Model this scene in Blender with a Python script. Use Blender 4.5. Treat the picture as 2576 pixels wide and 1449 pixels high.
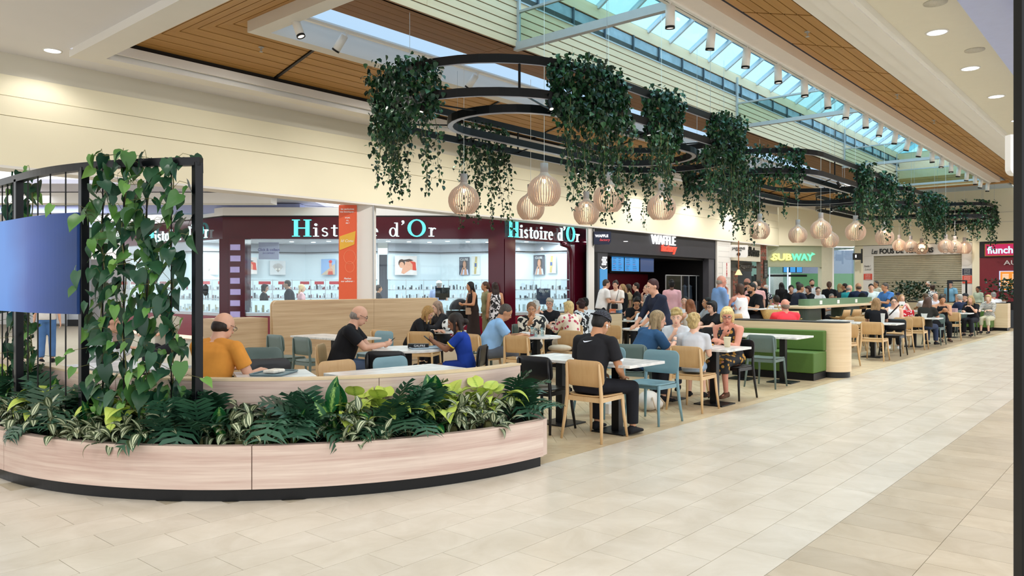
import bpy, bmesh, math, random
import numpy as np
from mathutils import Vector, Matrix
random.seed(7)
SC = bpy.context.scene
COL = SC.collection
for o in list(bpy.data.objects): bpy.data.objects.remove(o)

# ------------------------------------------------------------------ camera
F, CX, HY, EYE = 1922.0, 1288.0, 720.0, 1.55      # focal length in px, optical centre, horizon row, eye height
TH = math.radians(40.8)                            # view heading, measured from the aisle (+X) towards the shops (+Y)
CT, ST = math.cos(TH), math.sin(TH)
cam_data = bpy.data.cameras.new('camera')
cam = bpy.data.objects.new('camera', cam_data); COL.objects.link(cam)
cam.location = (0, 0, EYE); cam.rotation_euler = (math.pi/2, 0, TH - math.pi/2)
cam_data.sensor_width = 36.0; cam_data.lens = F/2576*36
cam_data.shift_y = -4.5/2576
cam_data.clip_end = 200
SC.camera = cam
# ------------------------------------------------------------------ exposure
SC.view_settings.view_transform = 'Standard'
SC.view_settings.look = 'None'
SC.view_settings.exposure = -0.02
SC.view_settings.gamma = 1.0
SC.view_settings.use_curve_mapping = False
SC.cycles.max_bounces = 6
SC.cycles.diffuse_bounces = 4
SC.cycles.glossy_bounces = 3
SC.cycles.transmission_bounces = 4
SC.cycles.transparent_max_bounces = 32
SC.cycles.sample_clamp_indirect = 6.0
SC.cycles.caustics_reflective = False
SC.cycles.caustics_refractive = False
# ------------------------------------------------------------------ world: bright hazy daylight
W = bpy.data.worlds.new('world'); SC.world = W; W.use_nodes = True
bg = W.node_tree.nodes['Background']
bg.inputs[0].default_value = (0.93, 0.965, 1.0, 1); bg.inputs[1].default_value = 1.9

def area(name, loc, size, power, col=(1, 1, 1), rot=(0, 0, 0), sy=None, spread=math.pi):
    l = bpy.data.lights.new(name, 'AREA'); l.energy = power; l.color = col; l.size = size
    if sy: l.shape = 'RECTANGLE'; l.size_y = sy
    l.spread = spread
    o = bpy.data.objects.new(name, l); COL.objects.link(o); o.location = loc; o.rotation_euler = rot
    return o
# daylight falling through the long glass roof
area('skylight_daylight', (19, 6.9, 9.4), 28, 1500, (1.0, 0.93, 0.86), (0, 0, 0), 3.0)

# ------------------------------------------------------------------ picture helpers: turn a pixel and a real distance into a point
def P(px, d, z=0.0):
    l = (px - CX)/F*d
    return Vector((d*CT + l*ST, d*ST - l*CT, z))
def G(px, py, z=0.0):
    d = (EYE - z)*F/(py - HY)
    return P(px, d, z)
def onY(px, Y, z=0.0):
    lp = (px - CX)/F
    return P(px, Y/(ST - lp*CT), z)
def onX(px, X, z=0.0):
    lp = (px - CX)/F
    return P(px, X/(CT + lp*ST), z)
def LD(l, d, z=0.0):
    return Vector((d*CT + l*ST, d*ST - l*CT, z))
def RX(px): return (px - CX)/F
VA = TH - math.pi/2      # z rotation that lines local x up with picture-right and local y with the view direction

# ------------------------------------------------------------------ materials
MATS = {}
def srgb(h):
    if isinstance(h, str):
        h = h.lstrip('#'); c = [int(h[i:i+2], 16)/255 for i in (0, 2, 4)]
    else: c = list(h)
    return tuple(((x/12.92) if x <= 0.04045 else ((x+0.055)/1.055)**2.4) for x in c)
def newmat(name):
    m = bpy.data.materials.new(name); m.use_nodes = True
    return m, m.node_tree, m.node_tree.nodes['Principled BSDF']
def mat(name, col='#ffffff', rough=0.5, metal=0.0, var=0.06, scale=8.0, emit=None, es=0.0, spec=0.5, alpha=None, trans=0.0, coat=0.0, stretch=(1, 1, 1), bump=0.0):
    """plain procedural material: a colour with a fine noise variation"""
    if name in MATS: return MATS[name]
    m, nt, b = newmat(name)
    c = srgb(col)
    N, L = nt.nodes, nt.links
    if var > 0:
        tc = N.new('ShaderNodeTexCoord'); mp = N.new('ShaderNodeMapping'); mp.inputs['Scale'].default_value = stretch
        nz = N.new('ShaderNodeTexNoise'); nz.inputs['Scale'].default_value = scale; nz.inputs['Detail'].default_value = 3
        rp = N.new('ShaderNodeValToRGB')
        rp.color_ramp.elements[0].position = 0.3; rp.color_ramp.elements[1].position = 0.7
        rp.color_ramp.elements[0].color = tuple(max(0, x*(1-var)) for x in c) + (1,)
        rp.color_ramp.elements[1].color = tuple(min(1, x*(1+var)) for x in c) + (1,)
        L.new(tc.outputs['Object'], mp.inputs[0]); L.new(mp.outputs[0], nz.inputs[0])
        L.new(nz.outputs[0], rp.inputs[0]); L.new(rp.outputs[0], b.inputs['Base Color'])
        if bump > 0:
            bp = N.new('ShaderNodeBump'); bp.inputs['Strength'].default_value = bump; bp.inputs['Distance'].default_value = 0.01
            L.new(nz.outputs[0], bp.inputs['Height']); L.new(bp.outputs[0], b.inputs['Normal'])
    else:
        b.inputs['Base Color'].default_value = c + (1,)
    b.inputs['Roughness'].default_value = rough; b.inputs['Metallic'].default_value = metal
    b.inputs['Specular IOR Level'].default_value = spec
    if coat: b.inputs['Coat Weight'].default_value = coat; b.inputs['Coat Roughness'].default_value = 0.08
    if emit is not None:
        b.inputs['Emission Color'].default_value = srgb(emit) + (1,); b.inputs['Emission Strength'].default_value = es
    if trans: b.inputs['Transmission Weight'].default_value = trans; b.inputs['IOR'].default_value = 1.45
    if alpha is not None: b.inputs['Alpha'].default_value = alpha
    MATS[name] = m
    return m
def glow(name, col, es):
    if name in MATS: return MATS[name]
    m, nt, b = newmat(name)
    b.inputs['Base Color'].default_value = (0.02, 0.02, 0.02, 1)
    b.inputs['Emission Color'].default_value = srgb(col) + (1,); b.inputs['Emission Strength'].default_value = es
    MATS[name] = m; return m
def glass(name, tint='#e8f4f4', gloss=0.12):
    """thin pane: mostly clear, a little mirror"""
    if name in MATS: return MATS[name]
    m, nt, b = newmat(name); N, L = nt.nodes, nt.links
    nt.nodes.remove(b)
    t = N.new('ShaderNodeBsdfTransparent'); t.inputs[0].default_value = srgb(tint) + (1,)
    g = N.new('ShaderNodeBsdfGlossy'); g.inputs['Roughness'].default_value = 0.03
    lw = N.new('ShaderNodeLayerWeight'); lw.inputs[0].default_value = 0.5
    pw = N.new('ShaderNodeMath'); pw.operation = 'POWER'; pw.inputs[1].default_value = 4.0; L.new(lw.outputs['Facing'], pw.inputs[0])
    ma = N.new('ShaderNodeMath'); ma.operation = 'MULTIPLY_ADD'; ma.inputs[1].default_value = 0.7; ma.inputs[2].default_value = gloss*0.35; L.new(pw.outputs[0], ma.inputs[0])
    mx = N.new('ShaderNodeMixShader'); L.new(ma.outputs[0], mx.inputs[0])
    L.new(t.outputs[0], mx.inputs[1]); L.new(g.outputs[0], mx.inputs[2])
    L.new(mx.outputs[0], N['Material Output'].inputs[0])
    MATS[name] = m; return m
def wood(name, a, b_, axis='X', scale=1.0, rough=0.45, contrast=1.0, fine=1.0, coords='Object', rnd=False, coat=0.0, ratio=14.0):
    """laminate or plank wood: long streaks along one axis"""
    if name in MATS: return MATS[name]
    m, nt, b = newmat(name); N, L = nt.nodes, nt.links
    tc = N.new('ShaderNodeTexCoord'); mp = N.new('ShaderNodeMapping')
    s = {'X': (0.35, ratio*0.35, ratio), 'Y': (ratio, 0.35, ratio), 'Z': (ratio, ratio, 0.35), 'U': (0.35, ratio, ratio), 'H': (0.35, 0.35, ratio)}[axis]
    mp.inputs['Scale'].default_value = tuple(v*scale for v in s)
    L.new(tc.outputs['UV' if coords == 'UV' else coords], mp.inputs[0])
    vec = mp.outputs[0]
    if rnd:
        oi = N.new('ShaderNodeObjectInfo'); ad = N.new('ShaderNodeVectorMath'); ad.operation = 'ADD'
        ml = N.new('ShaderNodeMath'); ml.operation = 'MULTIPLY'; ml.inputs[1].default_value = 37.0
        L.new(oi.outputs['Random'], ml.inputs[0]); L.new(ml.outputs[0], ad.inputs[1]); L.new(vec, ad.inputs[0]); vec = ad.outputs[0]
    n1 = N.new('ShaderNodeTexNoise'); n1.inputs['Scale'].default_value = 0.9; n1.inputs['Detail'].default_value = 4; n1.inputs['Distortion'].default_value = 0.4
    n2 = N.new('ShaderNodeTexNoise'); n2.inputs['Scale'].default_value = 5.0*fine; n2.inputs['Detail'].default_value = 3
    L.new(vec, n1.inputs[0]); L.new(vec, n2.inputs[0])
    mx = N.new('ShaderNodeMix'); mx.data_type = 'FLOAT'; mx.inputs[0].default_value = 0.35
    L.new(n1.outputs[0], mx.inputs[2]); L.new(n2.outputs[0], mx.inputs[3])
    rp = N.new('ShaderNodeValToRGB'); w = 0.22/contrast
    rp.color_ramp.elements[0].position = 0.5-w; rp.color_ramp.elements[1].position = 0.5+w
    rp.color_ramp.elements[0].color = srgb(a)+(1,); rp.color_ramp.elements[1].color = srgb(b_)+(1,)
    L.new(mx.outputs[0], rp.inputs[0]); L.new(rp.outputs[0], b.inputs['Base Color'])
    b.inputs['Roughness'].default_value = rough
    if coat: b.inputs['Coat Weight'].default_value = coat
    MATS[name] = m; return m
def tilemat(name, a, b_, rough=0.35, scale=2.2, rnd=0.10, spec=0.5):
    """stone-look ceramic: every tile has its own tone"""
    if name in MATS: return MATS[name]
    m, nt, b = newmat(name); N, L = nt.nodes, nt.links
    tc = N.new('ShaderNodeNewGeometry'); nz = N.new('ShaderNodeTexNoise'); nz.inputs['Scale'].default_value = scale
    nz.inputs['Detail'].default_value = 6; nz.inputs['Roughness'].default_value = 0.6; nz.inputs['Distortion'].default_value = 0.7
    L.new(tc.outputs['Position'], nz.inputs[0])
    rp = N.new('ShaderNodeValToRGB'); rp.color_ramp.elements[0].position = 0.3; rp.color_ramp.elements[1].position = 0.7
    rp.color_ramp.elements[0].color = srgb(a)+(1,); rp.color_ramp.elements[1].color = srgb(b_)+(1,)
    L.new(nz.outputs[0], rp.inputs[0])
    oi = N.new('ShaderNodeObjectInfo'); at = N.new('ShaderNodeAttribute'); at.attribute_name = 'tone'
    sm = N.new('ShaderNodeMath'); sm.operation = 'ADD'; L.new(oi.outputs['Random'], sm.inputs[0]); L.new(at.outputs['Fac'], sm.inputs[1])
    fr = N.new('ShaderNodeMath'); fr.operation = 'FRACT'; L.new(sm.outputs[0], fr.inputs[0])
    mr = N.new('ShaderNodeMapRange'); mr.inputs[3].default_value = 1-rnd; mr.inputs[4].default_value = 1.0
    L.new(fr.outputs[0], mr.inputs[0])
    hs = N.new('ShaderNodeHueSaturation'); L.new(mr.outputs[0], hs.inputs['Value']); L.new(rp.outputs[0], hs.inputs['Color'])
    L.new(hs.outputs[0], b.inputs['Base Color'])
    b.inputs['Roughness'].default_value = rough; b.inputs['Specular IOR Level'].default_value = spec
    MATS[name] = m; return m
def marble(name):
    if name in MATS: return MATS[name]
    m, nt, b = newmat(name); N, L = nt.nodes, nt.links
    tc = N.new('ShaderNodeTexCoord'); mp = N.new('ShaderNodeMapping'); mp.inputs['Scale'].default_value = (1.2, 4.0, 4.0); mp.inputs['Rotation'].default_value = (0, 0, 0.5)
    nz = N.new('ShaderNodeTexNoise'); nz.inputs['Scale'].default_value = 2.2; nz.inputs['Detail'].default_value = 7; nz.inputs['Distortion'].default_value = 1.6
    L.new(tc.outputs['Object'], mp.inputs[0]); L.new(mp.outputs[0], nz.inputs[0])
    rp = N.new('ShaderNodeValToRGB'); e = rp.color_ramp.elements
    e[0].position = 0.30; e[0].color = srgb('#bcbdbf')+(1,); e[1].position = 0.6; e[1].color = srgb('#e9e7e3')+(1,)
    L.new(nz.outputs[0], rp.inputs[0]); L.new(rp.outputs[0], b.inputs['Base Color']); b.inputs['Roughness'].default_value = 0.25
    MATS[name] = m; return m

# ------------------------------------------------------------------ mesh builder
def _sphere(seg=10, rings=4):
    vs, top = [], []
    for h in (0, 1):            # lower then upper hemisphere, equator ring in both
        for r in range(rings+1):
            a = -math.pi/2 + (math.pi/2)*r/rings if h == 0 else (math.pi/2)*r/rings
            for s in range(seg):
                t = 2*math.pi*s/seg
                vs.append((math.cos(a)*math.cos(t), math.cos(a)*math.sin(t), math.sin(a))); top.append(h)
    nr = 2*(rings+1); fs = []
    for r in range(nr-1):
        for s in range(seg):
            s2 = (s+1) % seg
            fs.append((r*seg+s, r*seg+s2, (r+1)*seg+s2, (r+1)*seg+s))
    return np.array(vs), np.array(top), fs
SPH = {k: _sphere(*k) for k in ((8, 2), (10, 3), (12, 4), (16, 6))}
def frame(d, hint=(0, 0, 1)):
    d = np.array(d, float); n = np.linalg.norm(d); d = d/n if n > 1e-9 else np.array((0, 0, 1.))
    h = np.array(hint, float)
    if abs(np.dot(d, h)) > 0.95: h = np.array((0., 1, 0))
    x = np.cross(h, d); x /= np.linalg.norm(x); y = np.cross(d, x)
    return np.stack([x, y, d], 1)
class MB:
    def __init__(s): s.v = []; s.f = []; s.uv = None; s.M = None
    def add(s, vs, fs):
        n = len(s.v); vs = [tuple(map(float, v)) for v in vs]
        if s.M is not None: vs = [tuple(s.M @ Vector(v)) for v in vs]
        s.v.extend(vs); s.f.extend(tuple(i+n for i in f) for f in fs); return s
    def box(s, x0, x1, y0, y1, z0, z1):
        if x0 > x1: x0, x1 = x1, x0
        if y0 > y1: y0, y1 = y1, y0
        if z0 > z1: z0, z1 = z1, z0
        v = [(x0, y0, z0), (x1, y0, z0), (x1, y1, z0), (x0, y1, z0), (x0, y0, z1), (x1, y0, z1), (x1, y1, z1), (x0, y1, z1)]
        return s.add(v, [(0, 3, 2, 1), (4, 5, 6, 7), (0, 1, 5, 4), (1, 2, 6, 5), (2, 3, 7, 6), (3, 0, 4, 7)])
    def cbox(s, c, sz): return s.box(c[0]-sz[0]/2, c[0]+sz[0]/2, c[1]-sz[1]/2, c[1]+sz[1]/2, c[2]-sz[2]/2, c[2]+sz[2]/2)
    def prism(s, pts, z0, z1):
        """polygon (counter-clockwise in xy) extruded in z"""
        n = len(pts); v = [(p[0], p[1], z0) for p in pts] + [(p[0], p[1], z1) for p in pts]
        f = [tuple(range(n-1, -1, -1)), tuple(range(n, 2*n))] + [(i, (i+1) % n, n+(i+1) % n, n+i) for i in range(n)]
        return s.add(v, f)
    def plate(s, pts, y0, y1):
        """polygon in xz extruded in y"""
        n = len(pts); v = [(p[0], y0, p[1]) for p in pts] + [(p[0], y1, p[1]) for p in pts]
        f = [tuple(range(n)), tuple(range(2*n-1, n-1, -1))] + [(i+n, (i+1) % n + n, (i+1) % n, i) for i in range(n)]
        return s.add(v, f)
    def seg(s, a, b, w, h, up=(0, 0, 1)):
        """rectangular bar from a to b"""
        R = frame(np.array(b)-np.array(a), up); a = np.array(a, float); b = np.array(b, float)
        c = [(-w/2, -h/2), (w/2, -h/2), (w/2, h/2), (-w/2, h/2)]
        v = [a + R[:, 0]*x + R[:, 1]*y for x, y in c] + [b + R[:, 0]*x + R[:, 1]*y for x, y in c]
        return s.add(v, [(3, 2, 1, 0), (4, 5, 6, 7)] + [(i, (i+1) % 4, 4+(i+1) % 4, 4+i) for i in range(4)])
    def cone(s, a, b, ra, rb=None, n=10, cap=True):
        rb = ra if rb is None else rb
        R = frame(np.array(b, float)-np.array(a, float)); a = np.array(a, float); b = np.array(b, float); v = []
        for c, r in ((a, ra), (b, rb)):
            for i in range(n):
                t = 2*math.pi*i/n; v.append(c + R[:, 0]*r*math.cos(t) + R[:, 1]*r*math.sin(t))
        f = [(i, (i+1) % n, n+(i+1) % n, n+i) for i in range(n)]
        if cap: f += [tuple(range(n-1, -1, -1)), tuple(range(n, 2*n))]
        return s.add(v, f)
    def tube(s, pts, r, n=6, closed=False):
        pts = [np.array(p, float) for p in pts]; m = len(pts); v = []; rs = r if hasattr(r, '__len__') else [r]*m
        for i, p in enumerate(pts):
            t = pts[(i+1) % m]-pts[i-1] if closed else pts[min(i+1, m-1)]-pts[max(i-1, 0)]
            R = frame(t)
            for k in range(n):
                a = 2*math.pi*k/n; v.append(p + R[:, 0]*rs[i]*math.cos(a) + R[:, 1]*rs[i]*math.sin(a))
        f = []
        for i in range(m if closed else m-1):
            j = (i+1) % m
            for k in range(n): k2 = (k+1) % n; f.append((i*n+k, i*n+k2, j*n+k2, j*n+k))
        if not closed: f += [tuple(range(n-1, -1, -1)), tuple(range((m-1)*n, m*n))]
        return s.add(v, f)
    def lathe(s, prof, n=20, c=(0, 0, 0), cap=True):
        v = []; m = len(prof)
        for r, z in prof:
            for i in range(n): t = 2*math.pi*i/n; v.append((c[0]+r*math.cos(t), c[1]+r*math.sin(t), c[2]+z))
        f = [(j*n+i, j*n+(i+1) % n, (j+1)*n+(i+1) % n, (j+1)*n+i) for j in range(m-1) for i in range(n)]
        if cap: f += [tuple(range(n-1, -1, -1)), tuple(range((m-1)*n, m*n))]
        return s.add(v, f)
    def ball(s, c, r, R=None, q=(12, 4)):
        """ellipsoid"""
        V, top, fs = SPH[q]; v = V*np.array(r if hasattr(r, '__len__') else (r, r, r))
        if R is not None: v = v @ np.array(R).T
        return s.add(v + np.array(c), fs)
    def limb(s, a, b, ra, rb, q=(10, 3), flat=(1, 1), hint=(0, 0, 1)):
        """tapered capsule"""
        V, top, fs = SPH[q]; a = np.array(a, float); b = np.array(b, float); R = frame(b-a, hint)
        v = np.where(top[:, None] == 1, V*rb, V*ra)*np.array((flat[0], flat[1], 1))
        v = v @ R.T + np.where(top[:, None] == 1, b, a)
        return s.add(v, fs)
    def loft(s, rings, n=16, pw=2.4):
        """rings: (centre, rx, ry, xaxis, yaxis) superellipse sections"""
        v = []; m = len(rings)
        for c, rx, ry, X, Y in rings:
            c = np.array(c, float); X = np.array(X, float); Y = np.array(Y, float)
            for i in range(n):
                t = 2*math.pi*i/n; ct, st = math.cos(t), math.sin(t)
                v.append(c + X*rx*math.copysign(abs(ct)**(2/pw), ct) + Y*ry*math.copysign(abs(st)**(2/pw), st))
        f = [(j*n+i, j*n+(i+1) % n, (j+1)*n+(i+1) % n, (j+1)*n+i) for j in range(m-1) for i in range(n)]
        f += [tuple(range(n-1, -1, -1)), tuple(range((m-1)*n, m*n))]
        return s.add(v, f)
    def mesh(s, name, m=None, smooth=False):
        me = bpy.data.meshes.new(name); me.from_pydata(s.v, [], s.f)
        if m is not None: me.materials.append(m)
        if smooth:
            bm = bmesh.new(); bm.from_mesh(me); bmesh.ops.recalc_face_normals(bm, faces=bm.faces); bm.to_mesh(me); bm.free()
            me.polygons.foreach_set('use_smooth', [True]*len(me.polygons))
        if s.uv is not None:
            uvl = me.uv_layers.new(name='UVMap'); li = np.zeros(len(me.loops), dtype=np.int32); me.loops.foreach_get('vertex_index', li)
            uvl.data.foreach_set('uv', np.array(s.uv, dtype=np.float32)[li].ravel())
        me.update(); return me
    def build(s, name, m=None, parent=None, smooth=False, **kw):
        return link(name, s.mesh(name, m, smooth), parent, **kw)
ORD = ['first', 'second', 'third', 'fourth', 'fifth', 'sixth', 'seventh', 'eighth', 'ninth', 'tenth', 'eleventh', 'twelfth', 'thirteenth', 'fourteenth', 'fifteenth', 'sixteenth', 'seventeenth', 'eighteenth', 'nineteenth', 'twentieth']
def tag(o, label=None, cat=None, group=None, kind=None):
    if label: o['label'] = label
    if cat: o['category'] = cat
    if group: o['group'] = group
    if kind: o['kind'] = kind
    return o
def link(name, data, parent=None, loc=None, rz=None, label=None, cat=None, group=None, kind=None):
    o = bpy.data.objects.new(name, data); COL.objects.link(o)
    if parent is not None: o.parent = parent
    if loc is not None: o.location = loc
    if rz is not None: o.rotation_euler = (0, 0, rz)
    return tag(o, label, cat, group, kind)
def thing(name, label, cat, loc=(0, 0, 0), rz=0, group=None, kind=None):
    return link(name, None, None, loc, rz, label, cat, group, kind)
def kids(o): return KIDS.get(o.name, [])
KIDS = {}
def rect(w, h, r, n=5, cx=0, cy=0):
    """rounded rectangle outline, counter-clockwise"""
    pts = []
    for (sx, sy, a0) in ((1, -1, -90), (1, 1, 0), (-1, 1, 90), (-1, -1, 180)):
        for k in range(n+1):
            a = math.radians(a0 + 90*k/n); pts.append((cx+sx*(w/2-r)+r*math.cos(a), cy+sy*(h/2-r)+r*math.sin(a)))
    return pts
def bevel(o, w=0.004, seg=2):
    md = o.modifiers.new('bevel', 'BEVEL'); md.width = w; md.segments = seg; md.limit_method = 'ANGLE'; return o
def text_mesh(body, size, ext=0.01, align='CENTER', shear=0.0, xs=1.0, bold=0.0, res=3, sp=1.0):
    cu = bpy.data.curves.new('t', 'FONT'); cu.body = body; cu.size = size; cu.extrude = ext; cu.align_x = align; cu.align_y = 'CENTER'
    cu.shear = shear; cu.offset = bold; cu.resolution_u = res; cu.space_character = sp
    ob = bpy.data.objects.new('t', cu); me = bpy.data.meshes.new_from_object(ob)
    bpy.data.objects.remove(ob); bpy.data.curves.remove(cu)
    if xs != 1.0:
        for v in me.vertices: v.co.x *= xs
    return me
def lettering(body, size, m, parent, loc, rz=0.0, name='lettering', ext=0.01, **kw):
    """flat text standing upright: local x along the reading direction, facing local -y"""
    me = text_mesh(body, size, ext, **kw); me.materials.clear(); me.materials.append(m)
    o = link(name, me, parent); o.location = loc; o.rotation_euler = (math.pi/2, 0, rz); return o
# ================================================================== STRUCTURE
M_white = mat('white_plaster', '#e9e6e2', 0.75, var=0.015, scale=1.5)
M_ceil = mat('ceiling_plaster', '#e6e5ea', 0.8, var=0.015, scale=1.0)
M_cream = mat('cream_plaster', '#f5edd2', 0.7, var=0.02, scale=0.8)
M_creamshade = mat('shaded_cream_plaster', '#d9d4c6', 0.8, var=0.02, scale=0.8)  # cream wall that gets less light, the shade put into its colour
M_black = mat('black_metal', '#08090c', 0.4, var=0.1, scale=20, spec=0.35)
M_navy = mat('dark_frame_metal', '#070910', 0.35, var=0.08, scale=20, spec=0.35)
M_tile = tilemat('pale_stone_tile', '#d3c9b7', '#e4dccd', 0.26, 2.4, 0.08)
M_tan = tilemat('tan_plank_tile', '#b9a98f', '#cdbfa8', 0.32, 3.2, 0.14)
M_herr = tilemat('oak_look_plank', '#c8b18c', '#dac8a6', 0.38, 4.0, 0.16)
M_grout = mat('grout', '#b3a892', 0.8, var=0.04)
M_groutd = mat('grout_brown', '#9c8a6d', 0.8, var=0.04)
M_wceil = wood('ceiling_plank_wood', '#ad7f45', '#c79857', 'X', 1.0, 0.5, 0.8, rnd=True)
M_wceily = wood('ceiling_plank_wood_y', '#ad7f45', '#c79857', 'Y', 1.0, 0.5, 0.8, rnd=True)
M_wshade = wood('shaded_soffit_wood', '#7c5636', '#95683f', 'X', 1.0, 0.55, 0.8, rnd=True)
M_ply = wood('pale_ply_wall', '#e6c8a2', '#f4dcbc', 'X', 0.6, 0.5, 0.8, rnd=True)
M_gap = mat('black_gap', '#1a1411', 0.9, var=0)
M_steel = mat('painted_steel', '#b9bcc0', 0.4, 0.3, var=0.03)
M_wht = mat('white_enamel', '#f1f0ee', 0.35, var=0.0)

# ---- floors
def clip(poly, a, b, c):
    """keep the side a*x+b*y<=c"""
    out = []
    for i in range(len(poly)):
        p, q = poly[i], poly[(i+1) % len(poly)]
        dp, dq = a*p[0]+b*p[1]-c, a*q[0]+b*q[1]-c
        if dp <= 0: out.append(p)
        if dp*dq < 0:
            t = dp/(dp-dq); out.append((p[0]+(q[0]-p[0])*t, p[1]+(q[1]-p[1])*t))
    return out
def area2(p): return abs(sum(p[i][0]*p[(i+1) % len(p)][1]-p[(i+1) % len(p)][0]*p[i][1] for i in range(len(p))))/2
def seen(x, y, mg=150):
    d = x*CT+y*ST; l = x*ST-y*CT
    if d < 1.2: return None
    px = CX+l/d*F; py = HY+EYE/d*F
    if px < -mg or px > 2576+mg or py > 1449+mg*2: return None
    return d
def lay(pieces, parent, m, name, limit=300, z0=-0.009, z1=0.0):
    """pieces: polygons on the floor; the nearest ones become parts, the rest one joined part"""
    vis = []
    for p in pieces:
        cx = sum(q[0] for q in p)/len(p); cy = sum(q[1] for q in p)/len(p); d = seen(cx, cy)
        if d is not None: vis.append((d, cx, cy, p))
    vis.sort(key=lambda t: t[0]); cache = {}
    for d, cx, cy, p in vis[:limit]:
        key = tuple((round(q[0]-cx, 3), round(q[1]-cy, 3)) for q in p)
        if key not in cache: cache[key] = MB().prism(key, z0, z1).mesh(name, m)
        link(name, cache[key], parent, (cx, cy, 0))
    mb = MB(); tone = []
    rnd = random.Random(3)
    for d, cx, cy, p in vis[limit:]:
        n0 = len(mb.v); mb.prism(p, z0, z1); tone += [rnd.random()]*(len(mb.v)-n0)
    if mb.v:
        me = mb.mesh(name, m); at = me.attributes.new('tone', 'FLOAT', 'POINT'); at.data.foreach_set('value', tone)
        link(name, me, parent, kind='stuff')
def rt(x0, x1, y0, y1, g=0.0018): return [(x0+g, y0+g), (x1-g, y0+g), (x1-g, y1-g), (x0+g, y1-g)]

floor = MB().box(-12, 60, -14, 45, -0.2, -0.006).build('floor', M_grout, kind='structure')
rw = 0.3125
pcs = []
def inplanter(x, y): return (math.hypot(x-5.2, y-7.35) < 3.05 or (y > 7.35 and y < 9 and x > 2.2)) and x < 5.3
for r in range(0, 46):
    y0 = 1.65+r*rw
    off = 0.3*(r % 2) + 0.1
    xmax = 40 if r < 8 else 5.05
    x = -3.0+off
    while x < xmax:
        x1 = min(x+0.6, xmax)
        if x1-x > 0.02 and not inplanter((x+x1)/2, y0+rw/2): pcs.append(rt(x, x1, y0, y0+rw))
        x += 0.6
lay(pcs, floor, M_tile, 'tile')
border_floor = MB().box(0, 45, -3, 1.65, -0.02, -0.004).build('border_floor', M_grout, kind='structure')
pcs = []
for r in range(5):
    y1 = 1.65-0.6*r; x = 1.0 + 0.15*(r % 2)
    while x < 40:
        pcs.append(rt(x, x+0.3, y1-0.6, y1)); x += 0.3
lay(pcs, border_floor, M_tan, 'tile', 200)
dining_floor = MB().box(5.06, 37.2, 4.15, 14.5, -0.02, -0.004).build('dining_floor', M_groutd, kind='structure')
L_, W_ = 0.6, 0.12; pcs = []
c45 = math.sqrt(0.5)
for n in range(-10, 330):
    for m_ in range(-20, 60):
        ox, oy = n*W_+m_*L_, n*W_-m_*L_
        for q in ([(0, 0), (L_, 0), (L_, W_), (0, W_)], [(L_, W_-L_), (L_+W_, W_-L_), (L_+W_, W_), (L_, W_)]):
            g = 0.0015; xs = [a for a, b in q]; ys = [b for a, b in q]
            poly = [(min(xs)+g, min(ys)+g), (max(xs)-g, min(ys)+g), (max(xs)-g, max(ys)-g), (min(xs)+g, max(ys)-g)]
            poly = [((x+ox)*c45+(y+oy)*c45-4.0, -(x+ox)*c45+(y+oy)*c45+8.0) for x, y in poly]
            cx = sum(p[0] for p in poly)/4; cy = sum(p[1] for p in poly)/4
            if cx < 4.8 or cx > 17 or cy < 4.0 or cy > 10: continue
            for a, b, c in ((-1, 0, -5.1), (1, 0, 17), (0, -1, -4.3), (0, 1, 9.8)):
                if poly: poly = clip(poly, a, b, c)
            if len(poly) > 2 and area2(poly) > 0.002: pcs.append(poly)
x = 5.1
while x < 37: pcs.append(rt(x, x+0.6, 4.152, 4.298)); x += 0.6
lay(pcs, dining_floor, M_herr, 'plank', 240)

# ---- bulkhead over the shop fronts (faces the aisle), with three stepped boards
BY = 13.5
wall_back = MB().box(-8, 34.2, BY+0.06, BY+0.35, 3.44, 5.16).build('wall_back', M_creamshade, kind='structure')
for i, (z0, z1, y) in enumerate(((3.40, 4.16, 0.0), (4.175, 4.47, 0.02), (4.485, 4.80, 0.04))):
    MB().box(-8, 34.2, BY+y, BY+0.07, z0, z1).build('board', M_cream, wall_back)
MB().box(-8, 34.2, BY+0.0, BY+0.45, 3.36, 3.40).build('soffit_trim', M_white, wall_back)
# diagonal and end bulkheads
def wallstrip(name, a, b, z0, z1, t, m, parent=None, kind=None):
    """upright slab from a to b (picture-left to right), its face towards the room"""
    a, b = Vector(a[:2]), Vector(b[:2]); n = Vector((-(b-a).y, (b-a).x)).normalized()
    return MB().prism([a, b, b+n*t, a+n*t], z0, z1).build(name, m, parent, kind=kind)
S1, S2, S3 = (34.2, 13.5), (37.2, 11.1), (37.2, -4.0)
wall_diagonal = wallstrip('wall_diagonal', S1, S2, 3.40, 5.6, 0.3, M_cream, kind='structure')
wall_end = wallstrip('wall_end', S2, S3, 3.40, 5.9, 0.3, M_cream, kind='structure')
wallstrip('board', (37.18, 11.1), (37.18, -4), 4.2, 4.22, 0.02, M_creamshade, wall_end)
wallstrip('board', (37.18, 11.1), (37.18, -4), 4.6, 4.62, 0.02, M_creamshade, wall_end)

# ---- ceiling: white plaster edge, planked wood slopes, box beams round the glass-roofed well
ZC = 5.14
ceiling = thing('ceiling', None, None, kind='structure')
def cpart(name, mb, m): return mb.build(name, m, ceiling)
cpart('plaster', MB().box(-8, 37.2, 12.62, BY+0.1, ZC, ZC+0.1), M_ceil)
cpart('plaster', MB().box(-8, 4.38, 0.2, 12.62, ZC, ZC+0.1), M_ceil)
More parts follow.
